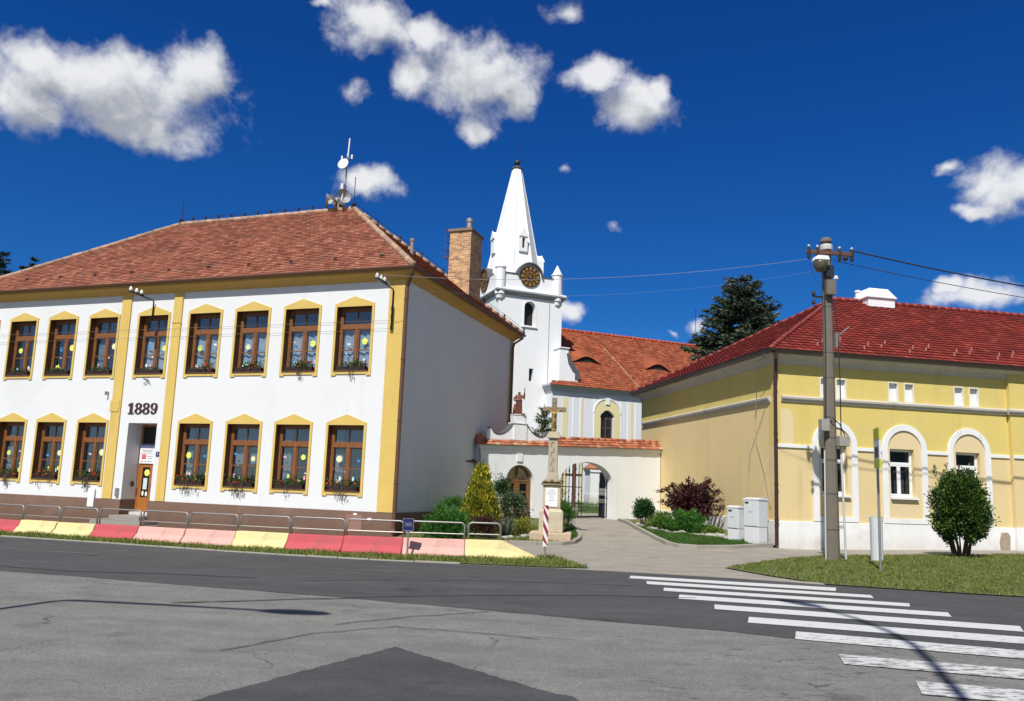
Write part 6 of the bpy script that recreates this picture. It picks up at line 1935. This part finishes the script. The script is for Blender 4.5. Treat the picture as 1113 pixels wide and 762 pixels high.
# ================================================================== ON THE SCHOOL ROOF
def sw(x, y, z): return to_world @ Vector((x, y, z))
ss_ = thing('siren_speakers', 'cluster of grey horn loudspeakers on the school roof ridge', 'loudspeakers', sw(-6.0, 5.2, 12.55), R(-19))
MB().tube([(0, 0, -0.2), (0, 0, 0.75)], 0.05, 8).build('mast', GALV, ss_)
for q, zz, s_ in ((205, 0.45, 1.0), (-35, 0.48, 1.15), (250, 0.38, 0.8), (120, 0.5, 1.0)):
    m_ = MB().lathe([(0.05, 0.0), (0.06, 0.14), (0.09, 0.24), (0.16, 0.36), (0.25, 0.46), (0.26, 0.47), (0.15, 0.40), (0.02, 0.30)], 12)
    mx_ = Matrix.Translation((0, 0, zz)) @ Matrix.Rotation(R(q), 4, 'Z') @ Matrix.Rotation(R(88), 4, 'Y') @ Matrix.Scale(s_, 4)
    m_.v = [tuple(mx_ @ Vector(v)) for v in m_.v]
    m_.build('horn', mat('horn_grey', (0.30, 0.30, 0.29), 0.5), ss_)
am = thing('antenna_mast', 'thin roof mast with white dish and slim aerial on the school ridge', 'antenna', sw(-5.72, 5.2, 12.5), R(-19))
MB().tube([(0, 0, -0.1), (0, 0, 2.5)], 0.03, 7).build('mast', GALV, am)
m_ = MB().lathe([(0.02, 0.0), (0.15, 0.03), (0.24, 0.09), (0.25, 0.10), (0.14, 0.06), (0.02, 0.04)], 16)
mx_ = Matrix.Translation((-0.05, -0.12, 1.95)) @ Matrix.Rotation(R(78), 4, 'X')
m_.v = [tuple(mx_ @ Vector(v)) for v in m_.v]
m_.build('dish', WHITEP, am, smooth=True)
MB().tube([(0.03, 0, 2.35), (0.06, 0, 3.15)], 0.03, 7).build('aerial', WHITEP, am)
for x in (-0.25, 0.22): MB().tube([(x, 0, 2.25), (x, 0, 2.42)], 0.04, 6).build('aerial', WHITEP, am)
MB().box(-0.03, 0.09, -0.3, -0.04, 0.25, 1.1).build('panel', GREYP, am)
MB().tube([(-0.28, 0, 2.28), (0.25, 0, 2.28)], 0.02, 5).build('crosspiece', GALV, am)
for x, h, lab in ((-5.28, 1.35, 'dark lightning rod at the right end of the school ridge'), (-13.92, 1.05, 'dark lightning rod at the left end of the school ridge')):
    o = thing('lightning_rod', lab, 'lightning rod', sw(x, 5.225, 12.6), R(-19), 'lightning rods on the school roof')
    MB().tube([(0, 0, 0), (0, 0, h)], 0.016, 5).build('rod', IRON, o)
    MB().lathe([(0.12, 0), (0.12, 0.05), (0.05, 0.12), (0.12, 0.16), (0.03, 0.22)], 8).build('foot', IRON, o)

# ================================================================== WAYSIDE CROSS
wc = thing('wayside_cross', 'tall weathered sandstone wayside cross with gilt figure and white inscription', 'stone cross', (1.36, 24.35, zt(1.36, 24.3)), R(-6))
MB().box(-0.62, 0.62, -0.55, 0.55, -0.15, 0.26).build('step', mat('pink_sandstone', (0.50, 0.38, 0.26), 0.9, 0.15, 4, 0.5, 35), wc, bevel=0.025)
m_ = MB().box(-0.36, 0.36, -0.34, 0.34, 0.262, 0.86)
m_.add([(-.36, -.34, .862), (.36, -.34, .862), (.36, .34, .862), (-.36, .34, .862), (-.28, -.26, .96), (.28, -.26, .96), (.28, .26, .96), (-.28, .26, .96)], [(0, 1, 5, 4), (1, 2, 6, 5), (2, 3, 7, 6), (3, 0, 4, 7), (4, 5, 6, 7), (0, 3, 2, 1)])
m_.build('pedestal', SAND, wc, bevel=0.015)
MB().box(-0.27, 0.27, -0.25, 0.25, 0.962, 1.66).build('die', SAND, wc, bevel=0.02)
MB().box(-0.185, 0.185, -0.275, -0.2505, 1.02, 1.58).build('inscription_plate', WHITEP, wc, bevel=0.006)
il = MB()
for z, hwid in ((1.52, .08), (1.46, .13), (1.40, .14), (1.34, .06), (1.28, .075), (1.21, .10)):
    x = -hwid
    while x < hwid:
        l = rng.uniform(.012, .03); il.box(x, min(x + l, hwid), -0.278, -0.2755, z - .011, z + .011); x += l + .008
il.build('inscription', mat('grey_ink', (0.22, 0.22, 0.26), 0.7), wc)
m_ = MB().box(-0.33, 0.33, -0.31, 0.31, 1.662, 1.71)
m_.box(-0.29, 0.29, -0.27, 0.27, 1.711, 1.78)
for s_ in (-1, 1): m_.tube([(s_ * .30, -.30, 1.73), (s_ * .2, -.31, 1.80), (s_ * .08, -.31, 1.76), (0, -.32, 1.82)], [.03, .045, .035, .05], 7)
m_.build('carved_cap', mat('dark_sandstone', (0.26, 0.20, 0.12), 0.92, 0.3, 7, 0.6, 30), wc, bevel=0.008)
sf = MB()
pf = [(0.20, 1.78), (0.175, 1.9), (0.145, 2.05), (0.135, 3.0), (0.13, 3.1)]
for k in range(len(pf) - 1):
    (a, z0), (b, z1) = pf[k], pf[k + 1]
    sf.add([(-a, -a, z0), (a, -a, z0), (a, a, z0), (-a, a, z0), (-b, -b, z1), (b, -b, z1), (b, b, z1), (-b, b, z1)], [(0, 1, 5, 4), (1, 2, 6, 5), (2, 3, 7, 6), (3, 0, 4, 7)])
sf.quad((-.15, -.15, 3.1), (.15, -.15, 3.1), (.15, .15, 3.1), (-.15, .15, 3.1))
sf.build('shaft', mat('weathered_sandstone', (0.40, 0.345, 0.25), 0.92, 0.15, 4, 0.5, 35, dirt=(0.15, 0.125, 0.09), dscale=4.0, damt=0.9, streak=1.0), wc)
cvs = MB()
for k in range(10):
    z = 2.08 + k * 0.095
    cvs.tube([(0.05 * math.sin(k * 2.0) - .03, -0.145, z), (0.05 * math.sin(k * 2 + 1.5), -0.142, z + .06)], [.018, .010], 5)
cvs.build('carved_vine', mat('dark_sandstone', (0.26, 0.20, 0.12), 0.92, 0.3, 7, 0.6, 30), wc)
MB().box(-0.20, 0.20, -0.20, 0.20, 3.10, 3.20).box(-0.16, 0.16, -0.16, 0.16, 3.2005, 3.30).build('moulding', SAND, wc, bevel=0.01)
m_ = MB()
m_.box(-0.075, 0.075, -0.07, 0.07, 3.30, 4.36)
m_.box(-0.36, -0.0755, -0.065, 0.065, 3.93, 4.07).box(0.0755, 0.36, -0.065, 0.065, 3.93, 4.07)
for s_ in (-1, 1): m_.lathe([(0.07, 0), (0.075, 0.02), (0.06, 0.05)], 8, (0, 0, 0)) if False else None
m_.build('cross', mat('cross_stone', (0.22, 0.17, 0.11), 0.9, 0.2, 6, 0.5, 30), wc, bevel=0.015)
MB().box(-0.06, 0.06, -0.085, -0.0705, 4.20, 4.28).build('title_plate', mat('dark_sandstone', (0.26, 0.20, 0.12)), wc)
figure('crucified_figure', {'pelvis': (0, -.105, 3.64, .042), 'waist': (0, -.105, 3.74, .034), 'chest': (0, -.115, 3.85, .045), 'neck': (0, -.12, 3.93, .018), 'head': (-.01, -.135, 3.985, .033),
        'shR': (.065, -.11, 3.905, .018), 'elR': (.14, -.095, 3.955, .013), 'haR': (.215, -.085, 4.0, .011), 'shL': (-.065, -.11, 3.905, .018), 'elL': (-.14, -.095, 3.955, .013), 'haL': (-.215, -.085, 4.0, .011),
        'knR': (.028, -.13, 3.52, .028), 'anR': (.012, -.10, 3.38, .018), 'toR': (.012, -.13, 3.33, .015), 'knL': (-.028, -.13, 3.52, .028), 'anL': (-.012, -.10, 3.38, .018), 'toL': (-.012, -.13, 3.33, .015)},
       [('pelvis', 'waist'), ('waist', 'chest'), ('chest', 'neck'), ('neck', 'head'), ('chest', 'shR'), ('shR', 'elR'), ('elR', 'haR'), ('chest', 'shL'), ('shL', 'elL'), ('elL', 'haL'), ('pelvis', 'knR'), ('knR', 'anR'), ('anR', 'toR'), ('pelvis', 'knL'), ('knL', 'anL'), ('anL', 'toL')], GOLD, wc)


# ================================================================== PLANTS
def norm(a): return a / (np.linalg.norm(a, axis=1)[:, None] + 1e-9)


def shrub_points(n, rad, zc, clumps, spread, shell=0.75, flat=1.0, bump=0.12):
    """leaf positions in clumps round an ellipsoid, with outward directions"""
    d = norm(nrng.normal(0, 1, (clumps, 3)))
    d[:, 2] = np.where(d[:, 2] < -0.55, -d[:, 2], d[:, 2])
    k = (shell + (1 - shell) * nrng.random((clumps, 1))) * (1 + nrng.normal(0, bump, (clumps, 1)))
    c = d * k * np.array(rad)
    idx = nrng.integers(0, clumps, n)
    p = c[idx] + nrng.normal(0, spread, (n, 3))
    o = norm(p / np.array(rad))
    p[:, 2] += zc
    return p, o


DIRT_STEM = mat('shrub_stems', (0.075, 0.05, 0.03), 0.95, 0.2, 10)


def stems(parent, n, r, h, lean=0.5, m=None, base=0.12):
    mb = MB()
    for i in range(n):
        a = rng.uniform(0, 6.28); b = rng.uniform(0, base)
        x, y = b * math.cos(a), b * math.sin(a)
        q = rng.uniform(.2, lean)
        mb.tube([(x, y, -0.05), (x + q * .4 * math.cos(a), y + q * .4 * math.sin(a), h * .5), (x + q * math.cos(a), y + q * math.sin(a), h)], [r, r * .7, r * .3], 5)
    return mb.build('stem', m or DIRT_STEM, parent)


# round clipped bush on the lawn
LEAF_B = mat_leaf('bush_leaves', [(0.0, (0.012, 0.032, 0.008)), (0.5, (0.036, 0.085, 0.014)), (0.85, (0.11, 0.18, 0.024)), (1.0, (0.24, 0.28, 0.04))], 0.2)
bu = thing('round_bush', 'dense rounded dark green bush on bare stems on the lawn', 'bush', (13.15, 23.1, zt(13.15, 23.1)), 0.0)
P_, O_ = shrub_points(40000, (0.66, 0.63, 1.16), 1.12, 420, 0.085, 0.60, bump=0.10)
k = P_[:, 2] > 0.12 + 0.25 * nrng.random(len(P_))
P_, O_ = P_[k], O_[k]
tp_ = np.minimum(1.0, 0.40 + 0.60 * P_[:, 2] / 1.0)[:, None]
P_[:, :2] *= tp_
V, Fq = leaf_quads(P_, O_ + np.array([0, 0, 0.5]), np.full(len(P_), .085), np.full(len(P_), .042), 0.6)
bush_V, bush_F = V, Fq
n = 160      # a few long shoots out of the top
b0 = np.stack([nrng.normal(-.25, .25, 14), nrng.normal(0, .25, 14), nrng.uniform(2.15, 2.35, 14)], 1)
ii = nrng.integers(0, 14, 420); tt = nrng.random(420)
C = b0[ii] + np.stack([0.1 * tt * np.sin(ii), 0 * tt, tt * (0.12 + .3 * (ii % 5) / 5)], 1) + nrng.normal(0, .02, (420, 3))
V, Fq = leaf_quads(C, np.tile([0, 0, 1.0], (420, 1)), np.full(420, .07), np.full(420, .03), 0.8)
np_mesh('foliage', np.concatenate([bush_V, V]), np.concatenate([bush_F, Fq + len(bush_V)]), LEAF_B, bu)
stems(bu, 16, 0.028, 1.3, 0.45, None, 0.22)

# golden thuja
LEAF_Y = mat_leaf('golden_thuja_sprays', [(0.0, (0.045, 0.08, 0.012)), (0.42, (0.14, 0.18, 0.018)), (0.68, (0.42, 0.36, 0.02)), (1.0, (0.72, 0.55, 0.04))], 0.2)
th = thing('golden_thuja', 'yellow green conical thuja beside the chapel door', 'conifer', (-0.86, 25.6, zt(-.86, 25.6)), 0.0)
n = 15000
nc = 420
hz = nrng.random(nc) ** 1.25
ang_ = nrng.uniform(0, 6.28, nc)
Rz = lambda t: 0.58 * (1 - t) ** 0.72 * (0.75 + 0.25 * np.minimum(1, t * 6)) + 0.04
rr = Rz(hz) * nrng.uniform(0.72, 1.1, nc)
cc = np.stack([rr * np.cos(ang_), rr * np.sin(ang_), 0.10 + hz * 1.88], 1)
ii = nrng.integers(0, nc, n)
C = cc[ii] + nrng.normal(0, 1, (n, 3)) * np.array([.065, .065, .10])
out = norm(np.stack([C[:, 0], C[:, 1], np.full(n, .55)], 1))
V, Fq = leaf_quads(C, out + np.array([0, 0, .9]), np.full(n, .095), np.full(n, .045), 0.4)
np_mesh('foliage', V, Fq, LEAF_Y, th)
MB().lathe([(0.07, -0.1), (0.05, 1.0), (0.01, 1.8)], 7).build('trunk', BARK, th)

# junipers: spreading mounds of upswept feathery shoots
def juniper(name, label, loc, rad, stops, n, group=None, shoots=90, key='juniper_needles'):
    o = thing(name, label, 'shrub', loc, rng.uniform(0, 6), group)
    m = _M.get(key) or mat_leaf(key, stops, 0.15)
    _M[key] = m
    a = nrng.uniform(0, 6.28, shoots); e = nrng.uniform(0.05, 1.35, shoots)
    tip = np.stack([np.cos(a) * np.cos(e) * rad[0], np.sin(a) * np.cos(e) * rad[1], np.sin(e) * rad[2]], 1) * nrng.uniform(.85, 1.12, (shoots, 1))
    ii = nrng.integers(0, shoots, n); t = nrng.random(n) ** 0.6
    C = tip[ii] * t[:, None]
    C[:, 2] *= 0.55 + 0.45 * t
    C += nrng.normal(0, 1, (n, 3)) * (0.035 + 0.05 * (1 - t))[:, None]
    C[:, 2] = np.abs(C[:, 2]) + 0.02
    D = norm(tip[ii]) + np.array([0, 0, .35])
    V, Fq = leaf_quads(C, D, np.full(n, .085), np.full(n, .026), 0.45)
    np_mesh('foliage', V, Fq, m, o)
    mb = MB()
    for k_ in range(0, shoots, 5): mb.tube([(0, 0, 0), tuple(tip[k_] * .5 + np.array([0, 0, .03])), tuple(tip[k_] * .9)], [.02, .012, .004], 4)
    mb.build('stem', DIRT_STEM, o)
    return o


JG = [(0.0, (0.010, 0.045, 0.008)), (0.5, (0.045, 0.16, 0.02)), (1.0, (0.12, 0.27, 0.04))]
JY = [(0.0, (0.03, 0.07, 0.008)), (0.5, (0.10, 0.19, 0.018)), (1.0, (0.24, 0.30, 0.035))]
juniper('spreading_juniper', 'wide bright green juniper mound in front of the shaded school wall', (-1.72, 23.7, 0.02), (1.15, 0.75, 0.88), JG, 17000, None, 170, 'juniper_green')
juniper('spreading_juniper', 'low green juniper mound in front of the purple barberry', (6.15, 27.45, zt(6.15, 27.45)), (0.95, 0.6, 0.72), JG, 8000, None, 110, 'juniper_green')
juniper('spreading_juniper', 'small yellow green juniper beside the round dark shrublet', (5.35, 27.9, zt(5.35, 27.9)), (0.52, 0.45, 0.58), JY, 4500, None, 70, 'juniper_yellow')
juniper('spreading_juniper', 'flat golden green tuft by the cabinets behind the grass', (6.95, 26.9, zt(6.95, 26.9)), (0.45, 0.3, 0.25), JY, 1800, None, 40, 'juniper_yellow')
juniper('golden_shrub', 'small yellow green shrub tight beside the cross pedestal', (0.52, 25.3, zt(.52, 25.3)), (0.42, 0.4, 0.5), [(0, (0.05, 0.09, 0.01)), (1, (0.40, 0.38, 0.04))], 3000, None, 60, 'golden_shrub_leaves')


def leafy(name, label, loc, rad, zc, stops, n, clumps, sz, key, cat='shrub', spread=.07, trans=.2, trunk=6, th=.6):
    o = thing(name, label, cat, loc, rng.uniform(0, 6))
    m = _M.get(key) or mat_leaf(key, stops, trans)
    _M[key] = m
    P_, O_ = shrub_points(n, rad, zc, clumps, spread, .55, bump=.12)
    P_[:, 2] = np.maximum(P_[:, 2], .03)
    V, Fq = leaf_quads(P_, O_ + np.array([0, 0, .4]), np.full(n, sz), np.full(n, sz * .5), .7)
    np_mesh('foliage', V, Fq, m, o)
    stems(o, trunk, .018, th, rad[0] * .6)
    return o


leafy('clipped_hedge', 'small clipped box hedge against the brown school plinth', (-1.75, 26.0, zt(-1.75, 26)), (0.55, 0.35, 0.42), 0.62, JG, 5000, 150, .05, 'box_leaves', 'hedge', .06)
leafy('round_shrublet', 'small round dark green shrub against the white gate wall', (5.02, 29.3, zt(5.02, 29.3)), (0.30, 0.30, 0.38), 0.48, [(0, (0.01, 0.04, 0.01)), (1, (0.05, 0.13, 0.03))], 6500, 130, .075, 'shrublet_leaves')
leafy('dark_barberry', 'low dark reddish barberry in front of the golden thuja', (-0.68, 23.75, .02), (0.48, 0.35, 0.32), 0.36, [(0, (0.018, 0.008, 0.008)), (.7, (0.06, 0.018, 0.014)), (1, (0.12, 0.04, 0.02))], 3600, 110, .05, 'dark_barberry_leaves')
leafy('variegated_shrub', 'loose grey green shrub with pale tips below the chapel door', (0.20, 26.4, zt(.2, 26.4)), (0.50, 0.45, 0.55), 0.62, [(0, (0.02, 0.045, 0.018)), (.6, (0.07, 0.11, 0.05)), (.9, (0.22, 0.24, 0.14)), (1, (0.45, 0.45, 0.30))], 4200, 130, .075, 'variegated_leaves')
leafy('tall_shrub', 'slender green shrub between thuja and chapel door', (-0.22, 27.2, zt(-.2, 27.2)), (0.28, 0.28, 0.72), 0.9, [(0, (0.015, 0.05, 0.012)), (.8, (0.05, 0.11, 0.03)), (1, (0.28, 0.30, 0.16))], 2600, 80, .07, 'slender_leaves')

# yucca: stiff grey blades
yu = thing('yucca', 'grey green yucca with stiff sword leaves in the left bed', 'plant', (0.0, 24.7, zt(0, 24.7)), 0.0)
n = 150
a = nrng.uniform(0, 6.28, n); e = nrng.uniform(.25, 1.45, n); l = nrng.uniform(.45, .75, n)
D = np.stack([np.cos(a) * np.cos(e), np.sin(a) * np.cos(e), np.sin(e)], 1)
b0 = nrng.normal(0, .07, (n, 3)) * np.array([1, 1, 0]) + np.array([0, 0, .03])
Sd = norm(np.cross(D, np.array([0, 0, 1.0])))
V = np.stack([b0 - Sd * .018, b0 + Sd * .018, b0 + D * (l * .6)[:, None] + Sd * .016, b0 + D * l[:, None] - np.array([0, 0, .05]), b0 + D * (l * .6)[:, None] - Sd * .016], 1).reshape(-1, 3)
Fq = np.concatenate([np.arange(n)[:, None] * 5 + np.array([0, 1, 2, 4]), np.arange(n)[:, None] * 5 + np.array([4, 2, 3, 3])])
yb = MB(); yb.v = [tuple(v) for v in V]; yb.f = [tuple(f) if f[2] != f[3] else tuple(f[:3]) for f in Fq.tolist()]
yb.build('blades', mat_leaf('yucca_blades', [(0, (0.05, 0.075, 0.05)), (1, (0.16, 0.19, 0.13))], .1), yu)

# purple barberry: arching shoots
pb = thing('purple_barberry', 'large spiky purple leaved barberry against the beige house wall', 'shrub', (6.60, 28.4, zt(6.6, 28.4)), 0.0)
sh = MB()
Cs, Ds = [], []
for i in range(260):
    a = rng.uniform(0, 6.28); rch = abs(rng.gauss(.44, .19)); hh = rng.uniform(.5, 1.66) * (1 - .15 * (rch > 1.0))
    if math.cos(a) > .5: hh *= 1.05
    p0 = Vector((rng.gauss(0, .15), rng.gauss(0, .15), 0))
    p1 = p0 + Vector((math.cos(a) * rch * .45, math.sin(a) * rch * .45 * .8, hh * .62))
    p2 = p0 + Vector((math.cos(a) * rch * .85, math.sin(a) * rch * .85 * .8, hh * .98))
    p3 = p0 + Vector((math.cos(a) * rch * 1.32, math.sin(a) * rch * 1.32 * .8, hh * (.86 + rng.uniform(-.1, .25))))
    pts = []
    for q in range(9):
        t = q / 8
        pts.append(p0 * (1 - t) ** 3 + p1 * 3 * t * (1 - t) ** 2 + p2 * 3 * t * t * (1 - t) + p3 * t ** 3)
    sh.tube(pts, [.012 * (1 - k_ / 10) for k_ in range(9)], 4)
    for q in range(2, 9):
        for _ in range(10):
            k_ = min(q, 7); f_ = rng.random()
            p = pts[k_].lerp(pts[k_ + 1], f_) + Vector((rng.gauss(0, .035), rng.gauss(0, .035), rng.gauss(0, .035)))
            Cs.append(p); Ds.append((pts[k_ + 1] - pts[k_]).normalized())
sh.build('stem', mat('purple_stems', (0.06, 0.025, 0.022), .9), pb)
V, Fq = leaf_quads(np.array(Cs), np.array(Ds), np.full(len(Cs), .09), np.full(len(Cs), .042), .6)
np_mesh('foliage', V, Fq, mat_leaf('purple_leaves', [(0, (0.012, 0.006, 0.007)), (.5, (0.050, 0.014, 0.014)), (.85, (0.105, 0.026, 0.022)), (1, (0.15, 0.045, 0.035))], .12), pb)

# stones edging the beds
def stone_row(pts, n, s0, s1):
    mb = MB()
    for i in range(n):
        t = i / max(1, n - 1) * (len(pts) - 1); k_ = min(int(t), len(pts) - 2); f_ = t - k_
        x = pts[k_][0] * (1 - f_) + pts[k_ + 1][0] * f_ + rng.gauss(0, .07); y = pts[k_][1] * (1 - f_) + pts[k_ + 1][1] * f_ + rng.gauss(0, .09)
        s_ = rng.uniform(s0, s1)
        bm = bmesh.new(); bmesh.ops.create_icosphere(bm, subdivisions=2, radius=s_)
        sc_ = (rng.uniform(.8, 1.5), rng.uniform(.7, 1.2), rng.uniform(.5, .85)); ph = rng.uniform(0, 9)
        for v in bm.verts:
            q = 1 + .16 * math.sin(v.co.x / s_ * 3 + ph) * math.cos(v.co.y / s_ * 2.6 + ph) + .1 * math.sin(v.co.z / s_ * 4 + ph * 2)
            v.co = Vector((v.co.x * sc_[0] * q + x, v.co.y * sc_[1] * q + y, v.co.z * sc_[2] * q + zt(x, y) + s_ * .3))
        mb.add([v.co[:] for v in bm.verts], [[v.index for v in f.verts] for f in bm.faces])
        bm.free()
    o = mb.build('bed_stones', ROCK, None, smooth=True)
    return tag(o, kind='stuff')


stone_row([(4.75, 29.2), (5.0, 27.7), (5.6, 26.9), (6.5, 26.6), (7.4, 26.2), (8.0, 26.0)], 46, .07, .15)
stone_row([(-1.2, 24.3), (-0.3, 24.0), (0.35, 24.6), (0.8, 25.2)], 26, .06, .14)
stone_row([(1.95, 25.6), (2.1, 26.6), (2.0, 28)], 12, .06, .13)
grass([(1.8, 24.3), (2.2, 24.9), (2.3, 26.5), (1.9, 28.5), (1.75, 26)], 2600, .14, GRASS_LUSH, None, .03)
leafy('edge_shrub', 'small dark shrub beside the cross at the edge of the drive', (1.98, 27.2, zt(1.98, 27.2)), (.26, .3, .4), .45, JG, 1800, 60, .06, 'box_leaves', 'shrub')


# conifers
def conifer(name, label, loc, H, Rb, whorls, per, m, group=None, cat='tree', gaps=.15, droop=.25, leaf=.42, top_start=.06, dens=1.0, tp=.8):
    o = thing(name, label, cat, loc, rng.uniform(0, 6), group)
    MB().tube([(0, 0, -.3), (.05, 0, H * .5), (0, 0, H)], [H * .016, H * .01, .015], 8).build('trunk', BARK, o)
    Cs, Ds, Ls = [], [], []
    br = MB()
    for w_ in range(whorls):
        t = top_start + (1 - top_start) * (w_ + rng.uniform(-.3, .3)) / whorls        # 0 top .. 1 bottom
        t = min(max(t, .01), 1)
        z = H * (1 - t)
        for b in range(per):
            if rng.random() < gaps: continue
            a = rng.uniform(0, 6.28)
            L = Rb * (t ** tp) * rng.uniform(.65, 1.15) + .12
            up = .35 * (1 - t) - droop * t
            p0 = Vector((0, 0, z)); d = Vector((math.cos(a), math.sin(a), up))
            tip = p0 + d * L + Vector((0, 0, .10 * L))
            br.tube([p0, p0 + d * L * .55, tip], [.03 * t + .012, .02 * t + .008, .004], 4)
            nseg = max(4, int(L * 11 * dens))
            for q in range(nseg):
                f_ = .12 + .88 * q / nseg
                p = p0 + d * L * f_ + Vector((0, 0, .10 * L * f_ * f_))
                for _ in range(4):
                    sd_ = rng.choice((-1, 1)) * rng.uniform(.3, 1)
                    dd_ = Vector((math.cos(a) * .8 - math.sin(a) * sd_, math.sin(a) * .8 + math.cos(a) * sd_, rng.uniform(-.55, .25)))
                    Cs.append(p + Vector((rng.gauss(0, .04), rng.gauss(0, .04), rng.gauss(0, .04)))); Ds.append(dd_); Ls.append(leaf * (.35 + .65 * (1 - f_ * .6)) * min(1, .45 + L * .3))
    br.build('branch', BARK, o)
    V, Fq = leaf_quads(np.array(Cs), norm(np.array(Ds)), np.array(Ls), np.array(Ls) * .26, .25)
    np_mesh('crown', V, Fq, m, o)
    return o


SPRUCE = mat_leaf('spruce_needles', [(0, (0.016, 0.030, 0.018)), (.5, (0.052, 0.078, 0.044)), (.85, (0.11, 0.125, 0.065)), (1, (0.19, 0.16, 0.08))], .08)
conifer('spruce_tree', 'dark blue green spruce rising behind the red roof', (13.2, 45.0, .9), 13.9, 5.6, 44, 14, SPRUCE, None, 'tree', .15, .3, .55, tp=.72)
conifer('young_conifer', 'small green conifer behind the chapel gable beside the cross', (1.55, 36.2, .5), 5.0, 1.0, 30, 12, mat_leaf('young_conifer_needles', [(0, (0.02, 0.05, 0.015)), (.6, (0.07, 0.12, 0.03)), (1, (0.20, 0.21, 0.05))], .15), None, 'tree', .1, -.3, .26, tp=.6, dens=1.4)
FAR = mat_leaf('far_tree_leaves', [(0, (0.008, 0.02, 0.008)), (.6, (0.022, 0.045, 0.014)), (1, (0.06, 0.085, 0.03))], .15)
for (x, y, h, rb, lab) in ((-40.3, 60, 18.6, 2.0, 'tallest dark tree top at the left edge behind the school roof'), (-39.2, 61, 17.8, 1.2, 'second dark tree top from the left edge behind the roof'), (-37.7, 60, 18.2, 1.1, 'slim dark tree top showing right of the second one'), (-36.6, 61, 18.0, 1.0, 'rightmost low dark tree tip above the school roof')):
    conifer('far_conifer', lab, (x, y, 0), h, rb, 34, 9, FAR, 'trees behind the school roof', 'tree', .2, .1, .6, dens=.8, tp=.45, top_start=.01)
